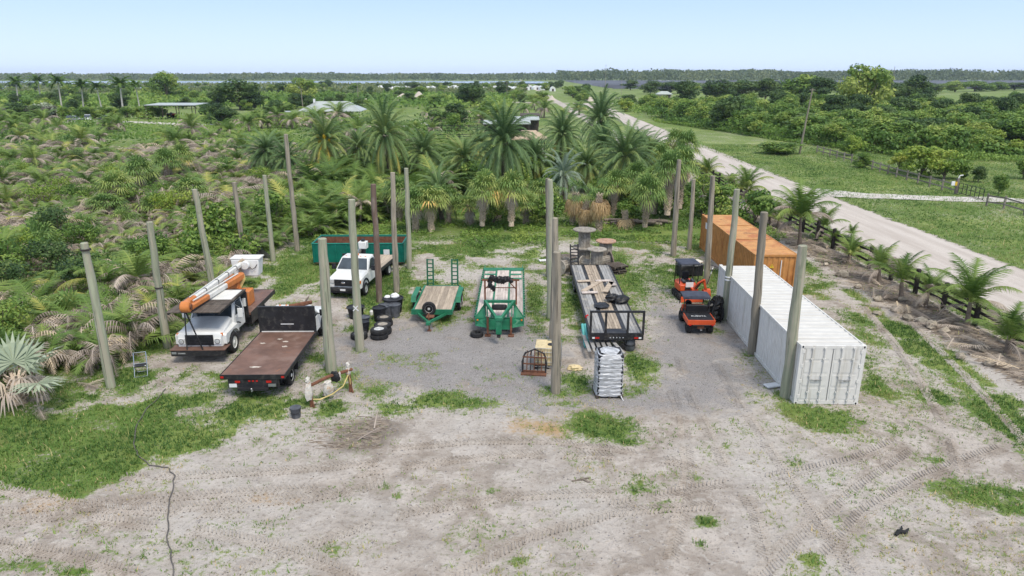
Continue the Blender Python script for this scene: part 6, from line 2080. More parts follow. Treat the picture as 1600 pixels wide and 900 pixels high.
# ------------------------------------------------------------------ utility cart, tail toward the camera
def utility_cart():
    t = thing('utility_cart', 'orange utility cart with black cloth roof, tail toward the camera', 'utility cart', (9.42, 31.95, 0), R(-2), scale=.93)
    for s in (-1, 1):
        wheel(t, s * .56, .35, .31, .28, s, 'black')
        wheel(t, s * .56, 2.2, .31, .26, s, 'black')
        MB().tube([(s * .56, 2.2 + .42 * math.cos(a), .38 + .38 * math.sin(a)) for a in [R(q) for q in range(0, 181, 18)]], .05, 6).build('mudguard', 'black_plastic', t, True)
    MB().box(-.35, .35, .1, 2.5, .34, .48).build('chassis', 'black', t)
    bx_ = MB().box(-.72, .72, -.05, 1.1, .6, .64).build('bed_floor', 'black', t)
    MB().box(-.74, .74, -.09, -.05, .58, .86).build('tailgate', 'machine_orange', t, bevel=.015)
    for s in (-1, 1):
        MB().box(min(s * .7, s * .74), max(s * .7, s * .74), -.049, 1.1, .58, .86).build('bed_side', 'machine_orange', t, bevel=.012)
    MB().box(-.74, .74, 1.1, 1.14, .58, .92).build('bed_front', 'black', t)
    lid = MB().add([(-.69, .0, .74), (.69, .0, .74), (.69, 1.08, .8), (-.69, 1.08, .8), (-.69, .0, .78), (.69, .0, .78), (.69, 1.08, .84), (-.69, 1.08, .84)],
                   [(3, 2, 1, 0), (4, 5, 6, 7), (0, 1, 5, 4), (1, 2, 6, 5), (2, 3, 7, 6), (3, 0, 4, 7)]).build('bed_cover', 'black_plastic', t)
    cu = bpy.data.curves.new('lettering', 'FONT')
    cu.body = 'KUBOTA'
    cu.size = .2
    cu.extrude = .003
    cu.align_x = 'CENTER'
    cu.materials.append(MT['foam'])
    tmp = bpy.data.objects.new('lettering_curve', cu)
    lm = bpy.data.meshes.new_from_object(tmp)
    bpy.data.objects.remove(tmp)
    lo_ = bpy.data.objects.new('lettering', lm)
    link(lo_, lid)
    lo_.location = (0, .62, .818)
    lo_.rotation_euler = (R(3.2), 0, 0)
    MB().box(-.5, .5, .02, .14, .36, .62).build('rear_frame', 'black', t)
    MB().tube([(-.45, -.06, .36), (-.45, -.12, .58), (.45, -.12, .58), (.45, -.06, .36)], .022, 6).build('rear_guard', 'black', t)
    MB().box(-.18, .18, .0, .2, .34, .5).build('gearbox', 'rust', t)
    MB().box(-.05, .05, -.16, .02, .28, .34).build('hitch', 'steel', t)
    for s in (-1, 1):
        MB().box(s * .6 - .06, s * .6 + .06, -.12, -.092, .55, .62).build('tail_light', 'red_lens', t)
    st = MB().box(-.6, .6, 1.2, 1.7, .68, .84).build('seat', 'seat_black', t, bevel=.05)
    MB().box(-.6, .6, 1.16, 1.3, .84, 1.3).build('seat_back', 'seat_black', st, bevel=.06)
    MB().loft([[(-.62, 2.1, .5), (.62, 2.1, .5), (.55, 2.75, .5), (-.55, 2.75, .5)], [(-.6, 2.1, 1.05), (.6, 2.1, 1.05), (.5, 2.75, .8), (-.5, 2.75, .8)]]).build('front_hood', 'machine_orange', t, bevel=.05)
    MB().box(-.65, .65, 1.15, 2.15, .44, .52).build('floor_plate', 'black', t)
    sw = MB().lathe([(.17, 0), (.19, .015), (.17, .03), (.155, .015), (.17, 0)], 16).build('steering_wheel', 'black', t)
    sw.location = (-.3, 1.95, 1.15)
    sw.rotation_euler = (R(50), 0, 0)
    MB().tube([(-.3, 2.15, .95), (-.3, 1.95, 1.15)], .02, 6).build('steering_column', 'black', t)
    for s in (-1, 1):
        MB().tube([(s * .68, 1.14, .7), (s * .68, 1.3, 1.58), (s * .66, 1.4, 1.62), (s * .62, 2.2, 1.62), (s * .66, 2.4, 1.35), (s * .66, 2.6, .9)], .025, 7).build('roll_bar', 'black', t, True)
    cn = MB()
    rings = []
    for y, z in ((1.32, 1.66), (1.35, 1.72), (1.8, 1.76), (2.25, 1.74), (2.3, 1.68)):
        rings.append([(-.74, y, z - .1), (.74, y, z - .1), (.74, y, z - .02), (.4, y, z + .03), (-.4, y, z + .03), (-.74, y, z - .02)])
    cn.loft(rings).build('canopy', 'canopy_cloth', t, True)
    return t


utility_cart()
bg_ = thing('black_heap', 'black tarpaulin heap between the utility cart and the white container', 'tarpaulin', (10.55, 33.9, 0), R(10))
hb_ = MB()
for k, (x, y, z, a, b, c) in enumerate(((0, 0, .3, .46, .4, .34), (.1, .05, .75, .4, .34, .36), (.2, .0, 1.1, .3, .26, .3), (-.25, .1, .55, .25, .25, .3), (.36, -.1, .5, .22, .24, .4))):
    hb_.blob((x, y, z), (a, b, c), 12, 8, .22, 70 + k)
hb_.build('cover', 'tarp', bg_)
rb = MB()
for k in range(5):
    a = k * 1.25 + .4
    rb.tube([(.5 * math.cos(a), .42 * math.sin(a), .05), (.46 * math.cos(a) + .08, .38 * math.sin(a), .75), (.15 * math.cos(a) + .2, .12 * math.sin(a), 1.4)], [.05, .06, .03], 6)
rb.build('fold', 'tarp', bg_, True)


def bicycle(label, x, y, rz, lean, m):
    t = thing('bicycle', label, 'bicycle', (x, y, 0), rz)
    t.rotation_euler = (R(lean), 0, rz)
    for yy in (-.55, .55):
        w = MB().tube([(yy + .33 * math.cos(a), 0, .35 + .33 * math.sin(a)) for a in [2 * math.pi * i / 20 for i in range(21)]], .022, 6).build('wheel', 'rubber', t, True)
        sp = MB()
        for k in range(6):
            a = k * math.pi / 6
            sp.tube([(yy - .32 * math.cos(a), 0, .35 - .32 * math.sin(a)), (yy + .32 * math.cos(a), 0, .35 + .32 * math.sin(a))], .004, 4)
        sp.build('spokes', 'steel', w)
    f = MB()
    for a, b in (((-.55, 0, .35), (-.1, 0, .3)), ((-.1, 0, .3), (.38, 0, .75)), ((-.1, 0, .3), (-.22, 0, .8)), ((-.22, 0, .75), (.38, 0, .8)), ((-.55, 0, .35), (-.22, 0, .76)), ((.55, 0, .35), (.38, 0, .9))):
        f.tube([a, b], .032, 7)
    f.build('frame', m, t, True)
    MB().tube([(.34, -.28, .98), (.4, 0, .95), (.34, .28, .98)], .018, 6).build('handlebar', 'black', t)
    MB().blob((-.25, 0, .86), (.13, .07, .04), 10, 6).build('saddle', 'seat_black', t)
    MB().lathe([(.09, -.02), (.09, .02), (0, .02)], 12, 'y', (-.1, 0, .3)).build('crank', 'steel', t)
    return t


bicycle('white framed bicycle leaning beside the orange container wall', 12.35, 41.2, R(70), 14, 'foam')
gk = thing('gas_grill', 'black and grey grill with junk behind the grey pole and excavator', 'grill', (11.15, 42.3, 0), R(15))
MB().box(-.5, .5, -.3, .3, .15, .75).build('cabinet', 'black', gk, bevel=.03)
MB().loft([[(-.5, -.3, .76), (.5, -.3, .76), (.5, .3, .76), (-.5, .3, .76)], [(-.48, -.1, 1.08), (.48, -.1, 1.08), (.48, .25, 1.08), (-.48, .25, 1.08)]]).build('lid', 'grey_plastic', gk, bevel=.04)
for x in (-.42, .42):
    MB().bar((x, -.22, 0), (x, -.22, .15), .05, .05, (0, 1, 0)).bar((x, .22, 0), (x, .22, .15), .05, .05, (0, 1, 0)).build('leg', 'black', gk)
MB().box(.52, .9, -.28, .28, .72, .76).build('side_shelf', 'steel', gk)
sk = thing('white_sheet_bundle', 'white crumpled sheet on the junk beside the bicycle', 'sheet', (11.8, 42.6, .78))
MB().blob((0, 0, .12), (.45, .3, .16), 12, 7, .3, 4).build('cloth', 'rag_white', sk)
MB().blob((.3, .1, .1), (.2, .2, .1), 8, 5, .3, 6).build('fold', 'rag_white', sk)
sc2 = thing('storage_crate', 'black storage crate under the white crumpled sheet', 'crate', (11.85, 42.6, 0), R(8))
MB().box(-.45, .45, -.3, .3, 0, .72).build('box', 'black_plastic', sc2, bevel=.03)
MB().box(-.48, .48, -.33, .33, .722, .78).build('lid', 'grey_plastic', sc2, bevel=.02)

# ------------------------------------------------------------------ plastic tubs and tyres
def tub(label, x, y, r, h, m='black_plastic', rz=0, z=0):
    t = thing('plastic_tub', label, 'tub', (x, y, z), rz, 'plastic tubs by the tyres')
    MB().lathe([(0, .02), (r * .8, .0), (r * .88, h * .5), (r, h * .97), (r * .95, h * .97), (r * .84, h * .5), (r * .76, .05), (0, .05)], 22).build('shell', m, t, True)
    MB().lathe([(r, h * .93), (r * 1.06, h * .95), (r * 1.06, h), (r * .96, h), (r * .96, h * .95)], 22).build('rim', m, t, True)
    for s in (-1, 1):
        MB().tube([(s * r * 1.02, -.08, h * .85), (s * r * 1.14, -.05, h * .85), (s * r * 1.14, .05, h * .85), (s * r * 1.02, .08, h * .85)], .016, 5).build('handle', m, t)
    return t


tub('low black tub behind the white crossed pole', -8.35, 34.5, .45, .62)
tub('largest black tub with white bags in it beside the dark brown pole', -6.5, 35.45, .55, .8)
tub('dark ribbed tub in the middle of the tub group', -7.0, 34.0, .34, .75)
tub('blue grey tub in front of the largest one', -6.75, 34.55, .4, .7, 'grey_plastic')
tub('bluish tub right of the wheel stack', -6.3, 34.6, .33, .72, 'grey_plastic', z=0)
tub('narrow bluish tub closest to the crossed pole', -7.62, 33.1, .3, .55, 'grey_plastic')
tub('narrow dark tub just in front of the bluish one by the crossed pole', -7.5, 32.35, .3, .58)
bgp = thing('plastic_bag', 'white plastic bags bulging from the largest black tub', 'bag', (-6.55, 35.6, .72), 0)
MB().blob((.12, .0, .12), (.24, .2, .18), 12, 8, .15, 1).build('bag_top', 'foam', bgp)
MB().blob((-.3, .08, .03), (.18, .15, .12), 10, 7, .2, 2).build('bag_side', 'foam', bgp)


def tyre(label, x, y, z, r, w, rim, rot=0.0):
    o = wheel(None, x, y, r, w, 1, rim, z + w / 2, name='tyre')
    o.rotation_euler = (0, R(-90), rot)
    return tag(o, label, 'tyre', 'loose tyres by the crossed pole')


tyre('upper wheel with a tan rim of the stack behind the front tyres', -6.62, 33.3, .24, .4, .24, 'spool_wood')
tyre('lower tyre of the stack behind the front tyres', -6.6, 33.32, 0, .42, .24, 'black')
tyre('tyre lying behind the front tyre stack with a tan rim', -6.5, 32.15, .0, .45, .3, 'spool_wood')
tyre('tyre lying on top behind the front tyre stack', -6.52, 32.3, .3, .44, .16, 'spool_wood')
tyre('upper tyre of the front stack with pale leaves inside', -6.55, 31.5, .26, .43, .25, 'rim_grey')
tyre('lower tyre of the front stack beside the gravel', -6.55, 31.52, 0, .44, .26, 'black')
tyre('single tyre flat on the ground right behind the crossed pole', -7.55, 31.5, 0, .42, .26, 'rim_grey')
fb = thing('plastic_jug', 'small white jug beside the low black tub', 'jug', (-7.6, 34.9, 0))
MB().lathe([(.0, 0), (.1, 0), (.11, .1), (.1, .22), (.04, .27), (.04, .31), (0, .31)], 12).build('body', 'foam', fb, True)
MB().tube([(.08, 0, .12), (.15, 0, .18), (.06, 0, .24)], .014, 5).build('handle', 'foam', fb)

# ------------------------------------------------------------------ hitching rail with rags, bucket, folding chair
hr = thing('hitching_rail', 'rusty brown hitching rail hung with rags in front of the thick pole', 'rail', (0, 0, 0))
A_, B_ = Vector((-7.85, 24.2, 0)), Vector((-6.62, 25.5, 0))
for p in (A_, B_):
    MB().tube([p + Vector((0, 0, -.2)), p + Vector((.0, .02, .5)), p + Vector((-.06, .03, 1.0))], [.085, .07, .065], 8).build('post', 'rust', hr, True)
    MB().tube([p + Vector((.12, -.1, 0)), p + Vector((0, 0, .45))], [.04, .03], 6).build('brace', 'rust', hr)
MB().tube([A_ + Vector((-.1, -.08, .86)), A_.lerp(B_, .5) + Vector((0, 0, 1.0)), B_ + Vector((.1, .1, .96))], [.06, .07, .06], 8).build('crossbar', 'rust', hr, True)


def rag(label, p, h, w, m, seed, knob=True):
    t = thing('rag', label, 'rag', p, seed)
    rr = random.Random(seed)
    n, m_ = 14, 8
    rings = []
    for i in range(m_ + 1):
        u = i / m_
        rad = w * (.35 + .65 * math.sin(math.pi * min(.97, .12 + .7 * u)))
        rings.append([(math.cos(a) * rad * (1 + .28 * math.sin(4 * a + seed) * u + rr.uniform(-.1, .1)), math.sin(a) * rad * .7 * (1 + .28 * math.sin(3 * a) * u + rr.uniform(-.1, .1)), -h * u + rr.uniform(-.03, .03)) for a in [2 * math.pi * k / n for k in range(n)]])
    MB().loft(rings).build('hanging_cloth', m, t, True)
    if knob:
        MB().blob((0, 0, .1), (w * .55, w * .5, .14), 9, 7, .25, seed).build('knot', m, t)
    else:
        MB().blob((.02, 0, .0), (w * .8, w * .5, .08), 9, 6, .3, seed).build('fold', m, t)
    return t


rag('stained white rag on the front post of the hitching rail', A_ + Vector((-.06, -.02, 1.02)), .72, .17, 'rag_white', 1)
rag('pale rag knotted on the back post of the hitching rail', B_ + Vector((-.06, .03, 1.05)), .32, .15, 'rag_white', 2)
rag('black cloth bundle in the middle of the hitching rail', A_.lerp(B_, .62) + Vector((.02, 0, 1.05)), .34, .2, 'tarp', 3, False)
rag('shredded white rag hanging under the hitching rail middle', A_.lerp(B_, .45) + Vector((0, -.08, .8)), .55, .2, 'rag_white', 4, False)
rag('white rag tail beside the black cloth on the hitching rail', A_.lerp(B_, .75) + Vector((0, -.05, .98)), .3, .09, 'rag_white', 5, False)
hs_ = thing('hose', 'yellowish hose looping between the posts of the hitching rail', 'hose', (0, 0, 0))
MB().tube([A_ + Vector((.1, -.1, .35)), A_ + Vector((.35, .0, .3)), A_.lerp(B_, .5) + Vector((.1, -.25, .32)), A_.lerp(B_, .8) + Vector((.1, -.25, .5)), B_ + Vector((-.02, -.08, .82)), B_ + Vector((0, -.02, .6))], .028, 7).build('loop', 'hose_yellow', hs_, True)
MB().tube([B_ + Vector((.01, -.03, .62)), B_ + Vector((.02, -.02, .05))], .028, 7).build('end_piece', 'hose_yellow', hs_, True)
bk_ = thing('bucket', 'dented grey black bucket on the grass in front of the hitching rail', 'bucket', at(463, 652))
MB().lathe([(0, .02), (.16, 0), (.18, .2), (.2, .42), (.185, .42), (.165, .2), (.15, .04), (0, .04)], 18).build('shell', 'grey_plastic', bk_, True)
MB().lathe([(.2, .38), (.215, .39), (.215, .43), (.195, .43)], 18).build('rim', 'grey_plastic', bk_, True)
MB().tube([(.21, 0, .4), (.17, -.15, .25), (0, -.215, .22), (-.17, -.15, .25), (-.21, 0, .4)], .01, 5).build('bail_handle', 'black', bk_)
for px, py, s, lab in ((510, 618, .16, 'pale stone under the hitching rail'), (490, 632, .12, 'tan clod at the foot of the rail front post'), (1180, 650, .0, '')):
    if s:
        r_ = MB().blob((0, 0, s * .4), (s, s * .8, s * .6), 10, 7, .2, int(px)).build('stone', 'rock', None, True)
        r_.location = at(px, py)
        tag(r_, lab, 'stone')

ch = thing('folding_chair', 'folding frame chair of bright metal on the lawn by the first pole', 'chair', at(222, 585), R(20))
for s in (-1, 1):
    MB().tube([(s * .25, -.3, .0), (s * .25, .0, .42), (s * .24, .2, .95)], .02, 7).build('side_tube', 'chrome', ch, True)
    MB().tube([(s * .22, .3, .0), (s * .22, -.22, .48)], .02, 7).build('leg', 'chrome', ch, True)
for z, y, n_ in ((.95, .2, 'top_bar'), (.02, -.3, 'foot_bar'), (.5, .04, 'middle_bar'), (.02, .3, 'rear_foot_bar')):
    MB().tube([(-.25, y, z), (.25, y, z)], .02, 7).build(n_, 'chrome', ch, True)
MB().box(-.22, .22, -.2, .1, .43, .47).build('seat', 'black', ch)

# hose / cable across the lawn and sand
cb = thing('cable', 'long grey cable running over the lawn and sand toward the camera', 'cable', (0, 0, 0))
L_ = [(270, 905), (268, 870), (262, 840), (263, 800), (268, 775), (273, 745), (262, 732), (235, 728), (215, 712), (209, 695), (213, 668), (230, 640), (250, 620), (262, 605)]
P_ = []
for i in range(len(L_) - 1):
    a, b = at(*L_[i]), at(*L_[i + 1])
    for k in range(4):
        P_.append(a.lerp(b, k / 4) + Vector((random.uniform(-.03, .03), random.uniform(-.03, .03), .045)))
MB().tube(P_[:24], .019, 6).build('near_run', 'hose_grey', cb, True)
MB().tube(P_[23:], .019, 6).build('lawn_run', 'hose_grey', cb, True)

# small plates and rubbish
for px, py, w, lab in ((1206, 604, .3, 'white square plate on the ground left of the container doors'), (850, 408, .35, 'white foam block behind the gooseneck trailer'), (655, 342, .2, 'white plastic bottle in the weeds by the booted palms')):
    q = thing('white_plate' if px == 1206 else 'white_litter', lab, 'litter', at(px, py), R(15))
    MB().box(-w, w, -w * .6, w * .6, .03, .09).build('panel', 'foam', q, bevel=.01)
    MB().box(-w * .8, w * .8, -w * .45, w * .45, .09, .1).build('face', 'foam', q)
gs = thing('grey_tarpaulin', 'grey tarpaulin sheet tented behind the boom truck bucket', 'tarpaulin', at(407, 408), R(-20))
MB().add([(-.6, -.1, 1.1), (.25, -.3, 1.25), (.9, .3, .2), (-.2, .4, .1), (.3, .0, .75), (-.6, .3, .0)], [(0, 1, 4), (1, 2, 4), (2, 3, 4), (3, 0, 4), (0, 3, 5)]).build('sheet', 'car_grey', gs)
MB().add([(-.55, -.14, .0), (.3, -.4, .0), (.25, -.34, 1.2), (-.6, -.14, 1.05)], [(0, 1, 2, 3)]).build('side_sheet', 'car_grey', gs)
tb_ = thing('black_rag', 'black rubber scrap lying on the sand near the right edge', 'scrap', at(1411, 833), R(25))
MB().tube([(-.32, 0, .03), (-.12, .06, .05), (.05, -.04, .04), (.3, .05, .03)], [.04, .07, .06, .02], 7).build('strip', 'rubber', tb_)
MB().tube([(-.1, .05, .05), (.1, .12, .04), (.2, .2, .03)], [.04, .03, .02], 6).build('loose_end', 'rubber', tb_)
tb_ = thing('dark_branch', 'small dark forked branch on the sand in the middle foreground', 'branch', at(910, 752), R(5))
MB().tube([(-.35, 0, .03), (0, .05, .05), (.25, .1, .06)], [.02, .035, .02], 6).build('stick', 'log', tb_)
MB().tube([(.02, .05, .05), (.16, -.1, .04), (.25, -.12, .05)], [.03, .03, .015], 6).build('fork', 'log', tb_)

# ------------------------------------------------------------------ right side: dark board fence, coconut palms, rocks
FX = 24.0
FY = [14 + 2.75 * k for k in range(42)]
pm = MB().tube([(0, 0, -.2), (0, 0, .9), (0, 0, 1.46), (0, 0, 1.5)], [.14, .135, .13, .09], 8).mesh('post', 'fence_dark', True)
rm = MB().box(-.022, .022, 0, 2.77, -.075, .075).mesh('rail', 'fence_dark')
fn = thing('board_fence', 'dark weathered three rail board fence along the sandy road', 'fence', (0, 0, 0))
for k, y in enumerate(FY):
    x = FX + (.012 * (y - 60) if y > 60 else 0)
    obj('post', pm, fn, (x, y, 0), rz=k, scale=(1, 1, random.uniform(.95, 1.05)))
    if k < len(FY) - 1:
        x2 = FX + (.012 * (y + 2.75 - 60) if y + 2.75 > 60 else 0)
        for z in (.4, .75, 1.1):
            obj('rail', rm, fn, (x + .1, y, z + random.uniform(-.02, .02)), rz=-math.atan2(x2 - x, 2.75))


def grey_fence(label, line, step=2.4, rails=(.45, 1.05), h=1.25, m='fence_grey', name='board_fence'):
    t = thing(name, label, 'fence', (0, 0, 0))
    pm_ = MB().box(-.075, .075, -.075, .075, -.2, h).mesh('post', m)
    for i in range(len(line) - 1):
        a, b = Vector(line[i][:2]), Vector(line[i + 1][:2])
        n = max(1, round((b - a).length / step))
        ang = math.atan2(b.y - a.y, b.x - a.x)
        l = (b - a).length / n
        rm_ = MB().box(0, l, -.02, .02, -.07, .07).mesh('rail', m)
        for k in range(n + (1 if i == len(line) - 2 else 0)):
            p = a.lerp(b, k / n)
            obj('post', pm_, t, (p.x, p.y, 0), rz=ang)
            if k < n:
                for z in rails:
                    obj('rail', rm_, t, (p.x - math.sin(ang) * -.1, p.y - math.cos(ang) * .1, z), rz=ang)
    return t


grey_fence('grey two rail fence beyond the road, running to the gate', [at(1276, 239), at(1330, 254), at(1400, 277), at(1492, 303)])
grey_fence('grey two rail fence right of the gate across the road', [at(1541, 322), at(1568, 326), at(1600, 336), at(1640, 348)])
grey_fence('low grey rail fence in the garden near the right edge', [at(1555, 246), at(1600, 247), at(1640, 248)], 2.6)
gt = thing('metal_gate', 'open thin black metal gate at the end of the white drive', 'gate', at(1496, 303))
gv = at(1535, 314) - at(1496, 303)
gl, ga = gv.length, math.atan2(gv.y, gv.x)
gt.rotation_euler = (0, 0, ga)
for k in range(7):
    MB().bar((gl * k / 6, 0, .1), (gl * k / 6, 0, 1.25), .05, .05, (0, 1, 0)).build('upright', 'black', gt)
for z in (.15, .7, 1.22):
    MB().bar((0, 0, z), (gl, 0, z), .045, .045).build('bar', 'black', gt)
gp = thing('gate_post', 'thick grey gate post with a white and yellow box on it', 'post', at(1493, 303))
MB().box(-.12, .12, -.12, .12, -.2, 1.7).build('shaft', 'fence_grey', gp)
MB().box(-.75, -.4, -.2, -.1, .95, 1.4).build('white_box', 'foam', gp)
MB().box(-.38, -.16, -.22, -.12, .95, 1.35).build('yellow_box', 'yellow', gp)
MB().tube([(0, 0, 1.7), (.1, 0, 2.0), (.45, 0, 2.05)], .06, 6).build('camera_arm', 'foam', gp)

# utility poles
for (bx, by, tx, ty, r, lab) in ((1249, 240, 1257, 138, .17, 'leaning brown utility pole beyond the road at the wood edge'), (945, 150, 945, 101, .12, 'thin tall utility pole standing at the far end of the road'), (475, 184, 474, 138, .16, 'grey utility pole in front of the hip roofed house'), (560, 160, 560, 128, .14, 'far thin pole behind the hip roofed house'), (1394, 150, 1391, 104, .18, 'far slim pole in front of the solar field'), (792, 158, 792, 128, .12, 'far thin pole near the white sign board'), (971, 152, 970, 125, .1, 'far thin pole right of the road end')):
    b = at(bx, by)
    t = thing('utility_pole', lab, 'pole', b)
    h = hgt(ty, b.y)
    dx = (tx - bx) / FOC * b.y
    MB().tube([(0, 0, -.3), (dx * .5, 0, h * .5), (dx, 0, h)], [r, r * .85, r * .6], 8).build('shaft', 'pole_grey', t, True)
    MB().bar((dx - .5, 0, h - .25), (dx + .5, 0, h - .25), .08, .08).build('crossarm', 'fence_grey', t)

COCB = [coconut(61, nf=18, L=3.6, th=2.2, scruffy=.2, upright=1.0), coconut(62, nf=14, L=3.0, th=1.3, scruffy=.25, upright=1.2), coconut(63, nf=9, L=1.9, th=.5, scruffy=.1, upright=1.9), coconut(64, nf=9, L=2.2, th=.9, scruffy=.35, upright=1.8)]
for bx, by, k, s, lab in [
        (1249, 386, 0, 1.05, 'tallest coconut palm along the dark fence, beside the orange container'),
        (1166, 318, 1, 1.1, 'coconut palm behind the far end of the orange container'),
        (1185, 335, 2, 1.0, 'small bright coconut palm right of the orange container far end'),
        (1202, 352, 3, 1.0, 'upright young coconut palm next to the orange container roof'),
        (1215, 356, 2, 1.1, 'bright young coconut palm between two larger ones'),
        (1101, 285, 1, .9, 'coconut palm standing before the curve of the sandy road'),
        (1140, 300, 3, .9, 'young coconut palm left of the road by the dirt path'),
        (1283, 374, 3, 1.1, 'coconut palm right of the tallest one at the fence'),
        (1304, 388, 2, .8, 'tiny coconut seedling palm by the fence with bright leaves'),
        (1326, 411, 2, 1.15, 'small bright green coconut palm behind the fence stones'),
        (1373, 442, 3, 1.15, 'thin coconut palm with browned tips, first of the middle three'),
        (1408, 468, 3, 1.3, 'coconut palm with browned tips, second of the middle three'),
        (1445, 480, 3, 1.0, 'light green coconut palm, third of the middle three'),
        (1510, 510, 1, 1.12, 'broad coconut palm overhanging the fence near the right edge'),
        (1574, 552, 2, 1.45, 'upright bright coconut palm at the right edge by the fence'),
        (1075, 262, 3, .9, 'scruffy coconut palm at the inner bend of the road'),
        (1330, 372, 2, .6, 'smallest coconut palm beyond the fence posts')]:
    plant('coconut_palm', COCB[k], at(bx, by), lab, 'palm', 'coconut palms along the dark fence', scale=s * (.85 if by > 400 else .95))

ROCK = [MB().blob((0, 0, .2), (.5, .4, .34), 10, 7, .2, 40 + i).mesh('boulder', 'rock', True) for i in range(4)]
rx = random.Random(12)
for i, (px, py, s) in enumerate([(1315, 432, .75), (1260, 400, .5), (1340, 450, .5), (1290, 415, .4), (1372, 470, .5), (1402, 488, .65), (1418, 500, .6), (1440, 505, .6), (1455, 512, .7), (1475, 520, .55), (1410, 470, .5), (1500, 560, .5), (1545, 570, .5), (1370, 492, .45), (1230, 380, .4), (1530, 548, .45), (1170, 325, .7), (1290, 395, .35)]):
    o = obj('boulder', ROCK[i % 4], None, at(px, py), rz=rx.uniform(0, 6), scale=(s * 1.1, s, s))
    tag(o, 'rough tan boulder among the dry fronds along the dark fence' if i else 'largest pale boulder between the container and the fence', 'boulder', 'boulders along the fence' if i else None)

# dry fronds and sticks piled along the fence
DF = []
for i in range(4):
    D = Leaves()
    pinnate(D, (0, 0, .12), 0, R(8), 1.9, R(16), 15, .5, .07, .3 + .15 * i, .25, rw=.035, rnd=random.Random(i))
    DF.append(D.mesh('dry_frond', 'frond_dead'))
for i in range(85):
    y = rx.uniform(19, 62)
    x = FX - rx.uniform(.4, 2.8) * (1 if y < 45 else .7)
    o = obj('dry_frond', DF[i % 4], None, (x, y, rx.uniform(0, .18)), rot=(rx.uniform(-.25, .25), rx.uniform(-.12, .12), rx.uniform(0, 6.28)), scale=rx.uniform(.6, 1.15))
    tag(o, 'dry brown palm frond lying in the debris along the dark fence', 'palm frond', 'dry fronds along the fence')
for px, py in ((130, 606), (120, 600), (200, 560), (60, 640), (560, 690), (585, 672)):
    o = obj('dry_frond', DF[px % 4], None, at(px, py), rz=rx.uniform(0, 6), scale=.7)
    tag(o, 'dry palm frond lying on the %s' % ('lawn beneath the field palms' if px < 300 else 'sand in front of the hitching rail'), 'palm frond', 'dry fronds on the lawn' if px < 300 else 'dry fronds on the sand')
# ------------------------------------------------------------------ far buildings
def box_house(name, label, cat, loc, rz=0):
    return thing(name, label, cat, loc, rz)


def hip_roof(w, d, z0, z1, ov, ridge):
    x, y = w / 2 + ov, d / 2 + ov
    b = MB()
    b.add([(-x, -y, z0), (x, -y, z0), (x, y, z0), (-x, y, z0), (-ridge, 0, z1), (ridge, 0, z1), (-x, -y, z0 - .2), (x, -y, z0 - .2), (x, y, z0 - .2), (-x, y, z0 - .2)],
          [(0, 1, 5, 4), (1, 2, 5), (2, 3, 4, 5), (3, 0, 4), (0, 6, 7, 1), (1, 7, 8, 2), (2, 8, 9, 3), (3, 9, 6, 0), (9, 8, 7, 6)])
    return b


hc = at(518, 187)
h_ = box_house('hip_roofed_house', 'wide house with a pale metal hip roof and shaded porch', 'house', hc, R(4))
h_.scale = (.9, .9, .85)
MB().box(-7, 6, 0, 8, 0, 2.9).build('wall', 'wall_cream', h_)
r_ = hip_roof(19, 13, 3.0, 6.0, .6, 5)
r_ = r_.build('roof', 'roof_metal', h_)
r_.location = (0, 4, 0)
for k in range(24):
    MB().bar((-9.6 + k * .84, -2.9, .12 + 3.0), (max(-5, min(5, -9.6 + k * .84)), 3.9, 6.02), .06, .05).build('roof_seam', 'roof_metal', r_).location = (0, -4, 0)
for x in (-9.5, -6.2, -2.4, 2.4, 6.2, 9.5):
    MB().bar((x, -2.7, 0), (x, -2.7, 2.85), .25, .25, (0, 1, 0)).build('porch_post', 'wall_cream', h_)
for x in (-5, -1.5, 3.5):
    w_ = MB().box(x - .7, x + .7, -.04, .0, .9, 2.2).build('window', 'glass', h_)
    MB().box(x - .8, x + .8, -.08, -.04, .8, .9).build('sill', 'foam', w_)
MB().box(.6, 1.7, -.05, .0, 0, 2.2).build('door', 'wall_dark', h_)
MB().box(-6.0, -5.4, 3, 3.6, 5.2, 6.8).build('chimney', 'foam', h_)
MB().box(-16, -10.2, .5, 6, 2.5, 2.7).build('carport_roof', 'roof_metal', h_)
for x in (-15.8, -13, -10.4):
    MB().bar((x, .7, 0), (x, .7, 2.5), .15, .15, (0, 1, 0)).build('carport_post', 'fence_grey', h_)


def shed(label, px, py, w, d, h, slope, roof_m, post_m, nx=4, wall=None, name='open_shed', rz=0):
    t = thing(name, label, 'shed', at(px, py), rz)
    b = MB().add([(-w / 2, 0, h), (w / 2, 0, h), (w / 2, d, h + slope), (-w / 2, d, h + slope), (-w / 2, 0, h + .15), (w / 2, 0, h + .15), (w / 2, d, h + slope + .15), (-w / 2, d, h + slope + .15)],
                 [(3, 2, 1, 0), (4, 5, 6, 7), (0, 1, 5, 4), (1, 2, 6, 5), (2, 3, 7, 6), (3, 0, 4, 7)])
    b.build('roof', roof_m, t)
    for k in range(nx):
        x = -w / 2 + .3 + (w - .6) * k / (nx - 1)
        for y, hh in ((.3, h), (d - .3, h + slope)):
            MB().bar((x, y, -.1), (x, y, hh + .02), .16, .16, (0, 1, 0)).build('post', post_m, t)
    if wall:
        MB().box(-w / 2 + .3, w / 2 - .3, d - .3, d - .15, 0, h).build('back_wall', wall, t)
    MB().bar((-w / 2, .3, h - .12), (w / 2, .3, h - .12), .1, .18).build('beam', post_m, t)
    return t


